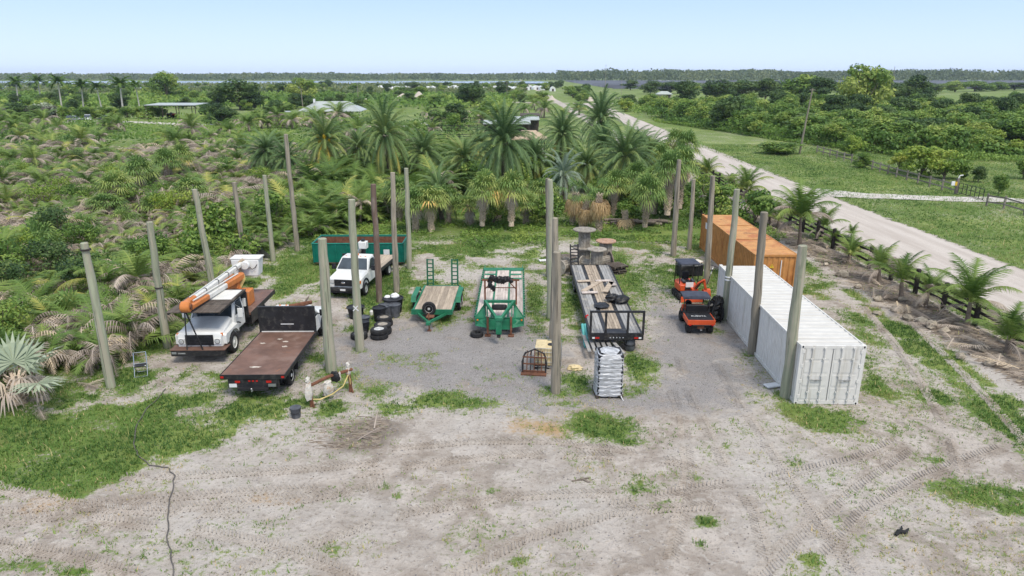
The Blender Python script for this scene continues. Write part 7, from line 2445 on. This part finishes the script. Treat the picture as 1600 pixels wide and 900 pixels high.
shed('open carport with a thin white roof over red machines', 268, 187, 15, 9, 4.0, .3, 'roof_metal', 'wall_dark', 4)
shed('dark thatched hut with pale posts at the left edge of the picture', 28, 192, 14, 7, 3.4, .6, 'wall_dark', 'wall_cream', 5, 'wall_dark')
shed('long white roofed stable left of the big date palm crown', 792, 214, 10, 4, 2.6, .5, 'roof_metal', 'wall_dark', 4, 'wall_dark')
shed('white roofed stable behind the corral, nearer the road', 822, 208, 6, 4, 2.8, .5, 'roof_metal', 'wall_dark', 3, 'wall_dark')
shed('small dark shed behind the stables', 828, 198, 5, 4, 2.6, .4, 'wall_dark', 'wall_dark', 3, 'wall_dark')
g_ = thing('gazebo', 'gazebo with a tan hip roof and black posts beside the sandy path', 'gazebo', at(826, 243), R(5))
hip_roof(5.2, 4.0, 2.9, 4.0, .4, 1.1).build('roof', 'roof_tan', g_)
for x in (-2.3, 0, 2.3):
    for y in (-1.8, 1.8):
        MB().bar((x, y, 0), (x, y, 2.75), .16, .16, (0, 1, 0)).build('post', 'black', g_)
MB().box(-1.2, 1.2, -.4, .4, .7, .78).box(-1.1, -1.0, -.3, .3, 0, .7).box(1.0, 1.1, -.3, .3, 0, .7).build('table', 'plank_dark', g_)
s_ = thing('small_shed', 'small pale shed with a grey hip roof right of the road end', 'shed', at(1037, 155), 0)
MB().box(-3.6, 3.6, -2, 2, 0, 2.6).build('wall', 'wall_cream', s_)
hip_roof(7.2, 4, 2.7, 4.2, .6, 1.8).build('roof', 'roof_metal', s_)
MB().box(.4, 3.0, -2.06, -2.0, .1, 2.2).build('door', 'wall_dark', s_)
sg = thing('white_sign_board', 'white board on posts standing beyond the corral', 'sign', at(793, 153), 0)
MB().box(-3.4, 3.4, -.05, .05, .9, 3.2).build('board', 'foam', sg)
for x in (-2.8, 0, 2.8):
    MB().bar((x, .12, 0), (x, .12, 3.2), .15, .15, (0, 1, 0)).build('post', 'fence_grey', sg)

# corral fences
grey_fence('black corral fence in front of the pavilions', [at(640, 219), at(700, 220), at(752, 219)], 2.6, (.4, .8, 1.2), 1.4, 'black', 'corral_fence')
grey_fence('black corral fence behind the front one, running to the stable', [at(660, 206), at(705, 206), at(760, 204)], 2.4, (.35, .7, 1.05, 1.35), 1.5, 'black', 'corral_fence')
grey_fence('far black corral fence by the sandy yard', [at(677, 197), at(692, 190), at(750, 191), at(758, 198)], 3.0, (.4, .8, 1.2), 1.4, 'black', 'corral_fence')
grey_fence('long dark fence along the far side of the road', [at(962, 155), at(1000, 163), at(1046, 174)], 3.5, (.4, .8, 1.2), 1.4, 'fence_grey')

# parked cars
def car(label, px, py, m, rz, l=4.5, tall=1.6):
    t = thing('parked_car', label, 'car', at(px, py), rz, 'cars on the drive')
    w = .9
    MB().loft([[(x, -w, z) for x, z in ((-l / 2, .4), (l / 2, .4), (l / 2, .85), (l * .28, 1.0), (-l / 2 + .1, 1.05))], [(x, w, z) for x, z in ((-l / 2, .4), (l / 2, .4), (l / 2, .85), (l * .28, 1.0), (-l / 2 + .1, 1.05))]]).build('body', m, t, bevel=.08)
    MB().loft([[(-l * .46, -w * .92, 1.0), (l * .27, -w * .92, 1.0), (l * .27, w * .92, 1.0), (-l * .46, w * .92, 1.0)], [(-l * .4, -w * .78, tall - .06), (l * .1, -w * .78, tall - .06), (l * .1, w * .78, tall - .06), (-l * .4, w * .78, tall - .06)]]).build('windows', 'glass', t, bevel=.04)
    MB().box(-l * .4, l * .1, -w * .8, w * .8, tall - .06, tall).build('roof', m, t, bevel=.02)
    for x in (-l * .32, l * .32):
        for s in (-1, 1):
            o = wheel(t, 0, 0, .34, .22, 1)
            o.location = (x, s * .82, .34)
            o.rotation_euler = (0, 0, R(90) * s)
    for s in (-1, 1):
        MB().box(l / 2 - .05, l / 2 + .02, s * .6 - .18, s * .6 + .18, .68, .82).build('headlight', 'lens', t)
    return t


car('silver grey car parked at the left end of the drive', 117, 190, 'car_grey', R(20))
car('white car parked between the grey and the dark cars', 138, 189, 'car_white', R(-60), tall=1.75)
car('dark pickup parked at the right end of the three cars', 166, 190, 'car_dark', R(150), 5, 1.7)
for k, (px, lab) in enumerate(((258, 'red tractor at the left under the open carport'), (272, 'red tractor at the right under the open carport'))):
    t = thing('red_tractor', lab, 'tractor', at(px, 184), R(20 + 60 * k))
    MB().box(-.4, .4, -1.6, .2, .7, 1.3).build('hood', 'red_paint', t, bevel=.06)
    MB().box(-.55, .55, .2, 1.3, .8, 1.1).build('seat_deck', 'red_paint', t, bevel=.05)
    MB().box(-.3, .3, .6, 1.0, 1.1, 1.6).build('seat', 'seat_black', t, bevel=.05)
    for s in (-1, 1):
        wheel(t, s * .75, .8, .7, .35, s, 'yellow')
        wheel(t, s * .6, -1.2, .4, .22, s, 'yellow')

# white field tents / hoop houses and sand heaps
for k in range(34):
    px = 592 + k * 8.2 + random.uniform(-2, 2)
    b = at(px, 141 + random.uniform(-1.2, 2.2))
    w = random.uniform(4, 8)
    t = thing('white_hoop_house', 'small white plastic hoop house in the far row beyond the corral', 'hoop house', b, random.uniform(-.2, .2), 'far white hoop houses')
    pr = [(math.cos(a) * w / 2, math.sin(a) * 3.6) for a in [math.pi * i / 8 for i in range(9)]]
    MB().prism(pr, 0, 10, 'y').build('cover', 'tent_white', t)
    MB().box(-.8, .8, -.06, -.01, 0, 2.0).build('door_flap', 'wall_dark', t)
for px, py, w, h, lab in ((630, 160, 16, 4.2, 'largest pale sand heap behind the hip roofed house'), (655, 158, 11, 4.8, 'pointed pale sand heap right of the largest'), (572, 163, 9, 2.6, 'low sand heap just right of the hip roof'), (862, 157, 5, 2.8, 'small pale sand heap left of the road'), (922, 158, 7, 2.2, 'pale sand heap at the road end')):
    b = at(px, py)
    me = MB()
    rings = []
    rr = random.Random(int(px))
    for u in (0, .3, .6, .85, 1):
        rings.append([(math.cos(a) * w / 2 * (1 - u * .95) * rr.uniform(.9, 1.1), math.sin(a) * w / 3 * (1 - u * .95) * rr.uniform(.9, 1.1), h * u - .1) for a in [2 * math.pi * i / 14 for i in range(14)]])
    o = me.loft(rings).build('sand_heap', 'rag_white' if False else 'pale_stain', None, True)
    o.location = b
    tag(o, lab, 'sand heap')

# solar field
SR = random.Random(2)
rows = 0
pm_ = None
for k in range(36):
    y = 640 + k * 22
    x0 = 85 + (y - 430) * .02
    x1 = y * .86 + 30
    t = thing('solar_panel_row', 'long dark solar panel row of the far field right of the road', 'solar panels', (0, y, 0), 0, 'solar panel rows of the far field')
    b = MB()
    n = 6
    xs = x0 + (x1 - x0) * np.linspace(0, 1, n + 1)
    for i in range(n):
        if i in (0, n - 1) and SR.random() < .3:
            continue
        b.add([(xs[i] + 1, -2.4, .9), (xs[i + 1] - 1, -2.4, .9), (xs[i + 1] - 1, 2.2, 2.9), (xs[i] + 1, 2.2, 2.9), (xs[i] + 1, -2.4, .8), (xs[i + 1] - 1, -2.4, .8), (xs[i + 1] - 1, 2.2, 2.8), (xs[i] + 1, 2.2, 2.8)],
              [(0, 1, 2, 3), (7, 6, 5, 4), (0, 4, 5, 1), (1, 5, 6, 2), (2, 6, 7, 3), (3, 7, 4, 0)])
    b.build('panel_table', 'solar', t)
    lg2 = MB()
    for i in range(12):
        x = x0 + (x1 - x0) * (i + .5) / 12
        lg2.bar((x, 0, 0), (x, 0, 1.8), .2, .2, (0, 1, 0))
    lg2.build('support_posts', 'steel', t)
for k, (px, py) in enumerate(((998, 127), (1031, 128), (1043, 129), (1084, 130), (1121, 133), (1161, 131), (1530, 128))):
    b = at(px, py)
    t = thing('inverter_cabin', 'small white inverter cabin standing among the far solar panels', 'cabin', b, 0, 'white cabins in the solar field')
    MB().box(-2.5, 2.5, -1.5, 1.5, 0, 3.6).build('body', 'foam', t)
    MB().box(-2.7, 2.7, -1.7, 1.7, 3.6, 3.8).build('roof', 'roof_metal', t)

# ------------------------------------------------------------------ trees around
TREE = [broadleaf(70 + i, tint0=.62, h=6.5, rad=3.6, nl=3400, size=.26, m='leaf_mid', base=.14, lobes_n=22) for i in range(4)]
DARK = [broadleaf(80 + i, h=7.5, rad=3.6, nl=3200, size=.28, m='leaf_dark', base=.2, lobes_n=20) for i in range(3)]
LIGHT = [broadleaf(85 + i, tint0=.4, h=4.5, rad=2.6, nl=2200, size=.2, m='leaf_yellow', base=.1, lobes_n=16) for i in range(2)]
wg = np.random.default_rng(15)


def front_y(x):
    """front edge of the wood right of the road"""
    P = [(38, 205), (48, 165), (53, 140), (58, 125), (62, 112), (70, 108), (85, 104), (100, 103), (130, 100), (200, 98)]
    for (a, ya), (b, yb) in zip(P, P[1:]):
        if x <= b:
            return ya + (yb - ya) * max(0, (x - a) / (b - a))
    return P[-1][1]


cnt = 0
placed = []
while cnt < 300:
    y = 98 + 190 * wg.random() ** 1.7
    x = 40 + wg.random() * (y * .8 - 26)
    if y < front_y(x) + 2:
        continue
    dmin = 3.4 + (y - 98) * .02
    if any((x - a) ** 2 + (y - b) ** 2 < dmin ** 2 for a, b in placed):
        continue
    placed.append((x, y))
    edge = y < front_y(x) + 9
    k = wg.random()
    pr = TREE[wg.integers(0, 4)] if k < .7 else (DARK[wg.integers(0, 3)] if k < .78 else LIGHT[wg.integers(0, 2)])
    plant('wood_tree', pr, (x, y, 0), 'bushy green tree of the thick wood right of the road', 'tree', 'trees of the wood beyond the road', rz=wg.uniform(0, 6.28), scale=(wg.uniform(.85, 1.2) * (.85 if edge else 1.1),) * 2 + (wg.uniform(.6, .95) * (.75 if edge else .95),))
    cnt += 1


def tree_px(px, base_y, top_y, parts, h0, r_px, rad0, label, group=None, name='tree'):
    b = at(px, base_y)
    s = hgt(top_y, b.y) / h0
    w = r_px / FOC * (b.y * 1.02) / rad0
    plant(name, parts, b, label, 'tree', group, scale=(w, w, s))


tree_px(1345, 186, 106, TREE[0], 6.5, 36, 3.6, 'tallest round crowned tree standing above the wood')
tree_px(1365, 184, 112, TREE[2], 6.5, 22, 3.6, 'tree joined to the right of the tallest round crown')
tree_px(1250, 165, 118, TREE[1], 6.5, 34, 3.6, 'bright broad tree left of the tallest crown in the wood')
tree_px(1278, 168, 126, DARK[0], 7.5, 26, 3.6, 'dark tree between the bright broad tree and the tallest crown')
tree_px(1432, 168, 122, DARK[1], 7.5, 26, 3.6, 'dark round tree right of the tallest crown')
tree_px(1400, 168, 134, DARK[2], 7.5, 22, 3.6, 'low dark tree beside the tallest crown')
tree_px(1070, 166, 130, DARK[0], 7.5, 22, 3.6, 'dark tree right of the small pale shed')
tree_px(1120, 160, 128, DARK[1], 7.5, 26, 3.6, 'dark tree second right of the small pale shed')
tree_px(1160, 158, 128, DARK[2], 7.5, 24, 3.6, 'dark tree third right of the small pale shed')
tree_px(1195, 158, 126, DARK[0], 7.5, 22, 3.6, 'dark tree in front of the solar panels near the wood')
tree_px(1552, 237, 205, DARK[1], 7.5, 20, 3.6, 'dark rounded bush tree beside the garden fence')
tree_px(1330, 243, 212, LIGHT[0], 4.5, 20, 2.6, 'yellow green bamboo clump behind the grey fence start')
tree_px(1440, 276, 232, LIGHT[1], 4.5, 34, 2.6, 'broad bamboo clump behind the middle of the grey fence')
tree_px(1475, 280, 236, LIGHT[0], 4.5, 30, 2.6, 'yellowish bamboo clump next to the gate')
tree_px(1405, 268, 240, LIGHT[1], 4.5, 20, 2.6, 'small bamboo clump left of the broad one')
tree_px(1528, 285, 262, DARK[0], 7.5, 13, 3.6, 'sapling behind the gate in the garden')
tree_px(1502, 280, 258, DARK[2], 7.5, 12, 3.6, 'dark sapling just behind the gate post')
tree_px(1560, 303, 272, TREE[1], 6.5, 12, 3.6, 'green sapling inside the garden right of the gate')
tree_px(1345, 262, 240, TREE[3], 6.5, 14, 3.6, 'low green shrub behind the grey fence')
tree_px(1598, 280, 250, TREE[2], 6.5, 16, 3.6, 'leafy shrub at the right edge in the garden')
tree_px(1215, 240, 222, TREE[1], 6.5, 36, 3.6, 'low spreading shrub on the verge left of the leaning pole')
tree_px(735, 168, 133, DARK[1], 7.5, 24, 3.6, 'dark spreading tree behind the corral')
tree_px(262, 158, 116, TREE[2], 6.5, 22, 3.6, 'round tree behind the row of royal palms')
tree_px(375, 172, 128, DARK[2], 7.5, 36, 3.6, 'dark broad tree left of the hip roofed house')
tree_px(475, 162, 124, TREE[0], 6.5, 22, 3.6, 'bright tree behind the hip roofed house')
tree_px(70, 185, 158, LIGHT[0], 4.5, 26, 2.6, 'yellow green palm like shrub behind the dark hut')
tree_px(72, 190, 163, broadleaf(91, h=4, rad=2.6, nl=1800, size=.2, m='frond_silver', base=.1), 4, 18, 2.6, 'silvery round shrub beside the dark hut')
for k in range(10):
    tree_px(98 + k * 17, 186 - (k % 2), 168, TREE[k % 4], 6.5, 13, 3.6, 'clipped green hedge bush behind the parked cars', 'hedge bushes behind the cars', 'hedge_bush')

for k in range(22):
    px = 985 + k * 28 + (k * 37 % 17)
    tree_px(px, 141 + (k * 13 % 7), 127 + (k * 7 % 6), (DARK + TREE)[k % 7], 7.5 if k % 7 < 3 else 6.5, 14 + (k * 5 % 12), 3.6, 'dark tree standing in front of the far solar panels', 'trees before the solar field')
ROY = [royal(90), royal(91, 8)]
for k, (px, py, cy, lab) in enumerate([(30, 168, 130, 'royal palm at the far left edge of the row'), (65, 162, 128, 'royal palm second from the left with a tall dark crown'), (97, 171, 130, 'royal palm third from the left of the row'), (131, 174, 136, 'royal palm fourth from the left of the row'), (160, 175, 138, 'royal palm fifth from the left of the row'), (193, 178, 134, 'royal palm sixth from the left of the row'), (219, 172, 136, 'royal palm at the right end of the row')]):
    b = at(px, py)
    s = hgt(cy, b.y) / (10 if k % 2 == 0 else 9)
    plant('royal_palm', ROY[k % 2], b, lab, 'palm', 'royal palms in a far row', scale=s * 1.05)
for k, (px, py, sc_) in enumerate(((497, 197, 1.9), (531, 197, 2.0), (545, 196, 1.6), (480, 199, 1.5), (462, 197, 1.6), (436, 196, 1.7))):
    plant('young_coconut_palm', COC[k % 4], at(px, py), 'coconut palm growing in front of the hip roofed house', 'palm', 'coconut palms before the house', scale=sc_)
for k in range(10):
    px = [692, 720, 752, 780, 818, 850, 880, 668, 905, 835][k]
    b = at(px, [196, 190, 192, 184, 180, 184, 186, 185, 180, 172][k])
    plant('young_coconut_palm', COC[k % 4], b, 'young coconut palm planted around the far corral', 'palm', 'coconut palms around the corral', scale=random.uniform(1.4, 1.9))

# scattered trees of the middle distance
mg = np.random.default_rng(31)
for k in range(260):
    y = 180 + 620 * mg.random() ** 1.6
    x = -y * .8 + mg.random() * (y * .8 + (10 if y < 330 else 55))
    px = 800 + x / (y * .9548 + CAM_H * .2974) * FOC
    if 440 < px < 640 and y < 245:
        continue
    if 640 < px < 960 and y < 310 and mg.random() < .75:
        continue
    if 80 < px < 320 and y < 235:
        continue
    pr = (TREE + DARK)[mg.integers(0, 7)]
    s = mg.uniform(.55, 1.0) * (1.0 if y < 400 else 1.2)
    plant('far_tree', pr, (x, y, 0), 'green bushy tree of the scattered far scrub left of the road', 'tree', 'far scrub trees left of the road', rz=mg.uniform(0, 6.28), scale=(s * 1.15, s * 1.15, s * .8))


# far tree line, hedges and scrub: one mass each
def tree_band(name, label, n, xf, yf, hf, size, m, seed, tint0=.5):
    g = np.random.default_rng(seed)
    u = g.random(n)
    x, y = xf(u, g), yf(u, g)
    h = hf(x, y, g)
    z = h * g.random(n) ** .6
    p = np.stack([x, y, z], 1)
    nrm = g.normal(size=(n, 3)) + [0, -.6, .5]
    nrm /= np.linalg.norm(nrm, axis=1, keepdims=True)
    a = np.cross(nrm, g.normal(size=(n, 3)))
    a /= np.linalg.norm(a, axis=1, keepdims=True)
    b = np.cross(nrm, a)
    s = size * g.uniform(.6, 1.4, n)[:, None]
    v = np.stack([p - a * s, p - b * s * .6, p + a * s, p + b * s * .6], 1).reshape(-1, 3)
    q = np.arange(n * 4).reshape(-1, 4)
    ti = np.clip(tint0 + (vnoise(x, y, 30, seed) - .5) * .8 + g.uniform(-.15, .15, n), 0, 1)
    tag(obj(name, np_mesh(name, v, q, m, np.repeat(ti, 4))), label, 'trees', kind='stuff')


hl = lambda s0, a, b: (lambda x, y, g: a + (b - a) * (fbm(x, y, s0, 4, 4)) ** 1.2)
tree_band('far_forest', 'dark far forest along the whole horizon left of the road', 38000, lambda u, g: -2700 + 2900 * u, lambda u, g: 1750 + 500 * g.random(len(u)), hl(90, 9, 24), 3.2, 'leaf_far', 41)
tree_band('solar_forest', 'dark forest behind the far solar field', 44000, lambda u, g: 110 + 1900 * u, lambda u, g: 1480 + 350 * g.random(len(u)), hl(80, 14, 30), 2.6, 'leaf_far', 42)
tree_band('scrub', 'low green scrub between the lake and the far fields', 30000, lambda u, g: -1000 + 1010 * u, lambda u, g: 480 + 560 * g.random(len(u)) ** 1.4, hl(40, .2, 5.0), 1.3, 'leaf_far', 43, .75)
tree_band('near_scrub', 'green scrub belt behind the royal palms and the house', 26000, lambda u, g: -330 + 330 * u, lambda u, g: 270 + 150 * g.random(len(u)), hl(16, .2, 6.0), .75, 'leaf_mid', 44, .45)
tree_band('verge_scrub', 'low grassy scrub at the front edge of the wood', 16000, lambda u, g: 40 + 90 * u, lambda u, g: np.array([front_y(40 + 90 * k) for k in u]) + g.uniform(-4, 5, len(u)), hl(6, .1, 2.0), .2, 'leaf_mid', 45, .6)
tree_band('wood_undergrowth', 'leafy undergrowth filling the wood between its trees', 60000, lambda u, g: 42 + 170 * u, lambda u, g: np.array([front_y(42 + 170 * k) for k in u]) + 130 * g.random(len(u)) ** 1.6, hl(9, .6, 4.6), .34, 'leaf_mid', 46, .5)
tree_band('left_scrub', 'scrubby growth between the palm field and the far house', 26000, lambda u, g: -200 + 190 * u, lambda u, g: 128 + 70 * g.random(len(u)), lambda x, y, g: np.clip((fbm(x, y, 12, 6, 4) - .5) * 14, 0, 3.5), .3, 'leaf_mid', 47, .45)
lg_ = np.random.default_rng(91)
for k in range(70):
    y = lg_.uniform(108, 190)
    x = -y * .78 + lg_.random() * (y * .78 - 14)
    px = 800 + x / (y * .9548 + CAM_H * .2974) * FOC
    if 90 < px < 330 and 150 < y < 185 and lg_.random() < .6:
        continue
    plant('windblown_palm', COC[k % 4], (x, y, 0), 'windblown coconut palm between the palm field and the far house', 'palm', 'windblown palms before the far house', scale=lg_.uniform(1.1, 1.8))
# ------------------------------------------------------------------ grass blades, litter, stones, wheel tracks
def blades(name, label, n, xr, yr, h, seed, thr, nb=5):
    g = np.random.default_rng(seed)
    y = yr[0] + (yr[1] - yr[0]) * g.random(n) ** 1.15
    x = xr[0] + (xr[1] - xr[0]) * g.random(n)
    keep = np.abs(x) < y * .82 + 3
    x, y = x[keep], y[keep]
    gr, gv, li, st = cover(x, y)
    k = gr + g.uniform(-.42, .42, len(x)) > thr + .04
    k &= ~((x > ROAD_X0) & (x < ROAD_X1))
    x, y, gr = x[k], y[k], gr[k]
    n = len(x)
    z = bilerp_z(x, y)
    V, C = [], []
    tt = .42 + (fbm(x, y, 2.2, 30) - .5) * 1.3 + (.62 - np.clip(gr, 0, 1)) * .5
    for b in range(nb):
        a = g.uniform(0, 6.28, n)
        ox, oy = g.normal(0, .05, n), g.normal(0, .05, n)
        hh = h * g.uniform(.4, 1.3, n) * (1 + 1.2 * (g.random(n) < .06)) * (.6 + .6 * gr)
        le = g.uniform(.3, 1.1, n) * hh
        w = .016 + .006 * g.random(n)
        bx, by = x + ox, y + oy
        V.append(np.stack([np.stack([bx - np.sin(a) * w, by + np.cos(a) * w, z - .01], 1), np.stack([bx + np.sin(a) * w, by - np.cos(a) * w, z - .01], 1), np.stack([bx + np.cos(a) * le, by + np.sin(a) * le, z + hh], 1)], 1))
        C.append(np.repeat(np.clip(tt + g.uniform(-.15, .15, n) + (g.random(n) < .07) * .6, 0, 1), 3))
    V = np.concatenate(V).reshape(-1, 3)
    T = np.arange(len(V)).reshape(-1, 3)
    tag(obj(name, np_mesh(name, V, T, 'grass', np.concatenate(C))), label, 'grass', kind='stuff')


blades('grass', 'short green grass growing in patches over the yard and lawn', 150000, (-30, 24), (14, 54), .085, 50, .5)
blades('verge_grass', 'green grass of the verges beside the sandy road', 110000, (21, 90), (26, 130), .14, 51, .45)


def chips(name, label, n, area, size, seed, m, flat=.5, dens=None, long=1.0):
    g = np.random.default_rng(seed)
    x = area[0] + (area[1] - area[0]) * g.random(n)
    y = area[2] + (area[3] - area[2]) * g.random(n) ** 1.2
    if dens is not None:
        k = dens(x, y, g)
        x, y = x[k], y[k]
    n = len(x)
    z = bilerp_z(x, y)
    s = size * g.uniform(.4, 1.5, n) ** 1.5
    a = g.uniform(0, 6.28, n)
    c, sn = np.cos(a), np.sin(a)
    base = np.array([[-1, -.6, 0], [1, -.5, 0], [.1, .9, 0], [0, 0, 1]])
    V = np.empty((n, 4, 3))
    for i, (p, q, r) in enumerate(base):
        p = p * long
        V[:, i, 0] = x + (p * c - q * sn) * s * (1 if long == 1 else 1)
        V[:, i, 1] = y + (p * sn + q * c) * s * (1 if long == 1 else .35)
        V[:, i, 2] = z + r * s * flat - .004
    f = np.array([[0, 1, 3], [1, 2, 3], [2, 0, 3]])
    T = (np.arange(n)[:, None, None] * 4 + f[None]).reshape(-1, 3)
    tag(obj(name, np_mesh(name, V.reshape(-1, 3), T, m, np.repeat(np.clip(g.normal(.5, .28, n), 0, 1), 4))), label, name.split('_')[-1], kind='stuff')


MT['pebble'] = leaf_mat('pebble', [(0, (0.07, 0.065, 0.065)), (0.5, (0.2, 0.19, 0.185)), (1, (0.34, 0.32, 0.3))], 0, 0, .9, 1.0, 1.0)
chips('gravel', 'grey gravel stones scattered over the yard', 42000, (-14, 16, 24, 48), .022, 60, 'pebble', .7, lambda x, y, g: cover(x, y)[1] + g.uniform(-.3, .3, len(x)) > .4)
chips('sand_pebbles', 'small stones and clods lying on the sand', 16000, (-22, 26, 14, 46), .026, 61, 'pebble', .7, lambda x, y, g: cover(x, y)[0] < .4)
chips('leaf_litter', 'dry leaf scraps and chaff scattered on the sand', 22000, (-24, 26, 14, 50), .04, 62, 'litter', .25, lambda x, y, g: vnoise(x, y, 1.6, 44) + g.uniform(-.25, .25, len(x)) > .55, 1.6)
chips('fence_litter', 'brown frond scraps covering the strip along the dark fence', 26000, (19.6, 24.6, 17, 66), .075, 63, 'litter', .3, lambda x, y, g: cover(x, y)[2] + g.uniform(-.3, .3, len(x)) > .45, 2.6)
chips('pile_litter', 'brown twigs in a low heap in front of the hitching rail', 1100, (-8.5, -4.6, 21.0, 23.4), .055, 64, 'litter', .3, lambda x, y, g: cover(x, y)[2] + g.uniform(-.2, .2, len(x)) > .4, 3.5)


# wheel tracks: rows of pressed lugs in the sand
def wheel_tracks(name, label, lines, seed):
    g = random.Random(seed)
    V, F = [], []
    for line, width, pitch, chev in lines:
        P = [at(*p) for p in line]
        L = [0]
        for a, b in zip(P, P[1:]):
            L.append(L[-1] + (b - a).length)
        s = 0
        while s < L[-1]:
            i = max(k for k in range(len(L) - 1) if L[k] <= s)
            a, b = P[i], P[i + 1]
            c = a.lerp(b, (s - L[i]) / (L[i + 1] - L[i]))
            d = (b - a).normalized()
            n = Vector((d.y, -d.x, 0))
            if vnoise(np.array([c.x]), np.array([c.y]), 1.1, seed)[0] > .16:
                for sg in (-1, 1):
                    p0 = c + n * sg * .02 * width
                    p1 = c + n * sg * width * .5 * g.uniform(.85, 1.1) - d * chev * sg * sg
                    z = .03 + float(bilerp_z([c.x], [c.y])[0])
                    hw = pitch * .24
                    k = len(V)
                    zt = z + g.uniform(-.004, .014)
                    for q, t in ((p0, 0), (p1, 1)):
                        V.append((q.x - d.x * hw, q.y - d.y * hw, z - .05))
                        V.append((q.x - d.x * hw * .3, q.y - d.y * hw * .3, zt))
                        V.append((q.x + d.x * hw * .5, q.y + d.y * hw * .5, zt - .004))
                        V.append((q.x + d.x * hw, q.y + d.y * hw, z - .05))
                    for j in range(3):
                        F.append((k + j, k + j + 1, k + 5 + j, k + 4 + j))
            s += pitch * g.uniform(.9, 1.1)
    V = np.array(V)
    me = np_mesh(name, V, np.array(F), MT['ground'])
    put_cover(me, V[:, 0], V[:, 1])
    a = me.attributes["cover"]
    col = np.empty(len(V) * 4, np.float32)
    a.data.foreach_get("color", col)
    col = col.reshape(-1, 4)
    col[:, 0] = 0
    col[:, 2] = np.clip(col[:, 2] * .6 + .05, 0, 1)
    a.data.foreach_set("color", col.ravel())
    tag(obj(name, me), label, 'tracks', kind='stuff')


wheel_tracks('tyre_tracks', 'chevron wheel tracks pressed into the pale sand of the yard', TL, 5)

# ------------------------------------------------------------------ air
hz = MB().box(-4000, 4000, -60, 4200, -1.5, 45)
ho = hz.build('haze', 'foam')
m_, nt_, b_ = new_mat('haze')
nt_.nodes.remove(b_)
pv = nt_.nodes.new("ShaderNodeVolumePrincipled")
pv.inputs["Color"].default_value = (0.80, 0.88, 1.0, 1)
pv.inputs["Density"].default_value = 0.0001
pv.inputs["Anisotropy"].default_value = 0.2
nt_.links.new(pv.outputs[0], nt_.nodes["Material Output"].inputs["Volume"])
ho.data.materials.clear()
ho.data.materials.append(m_)
tag(ho, 'thin bluish haze in the air over the whole flat land', 'haze', kind='stuff')
sc.cycles.volume_bounces = 0
sc.cycles.volume_step_rate = 4
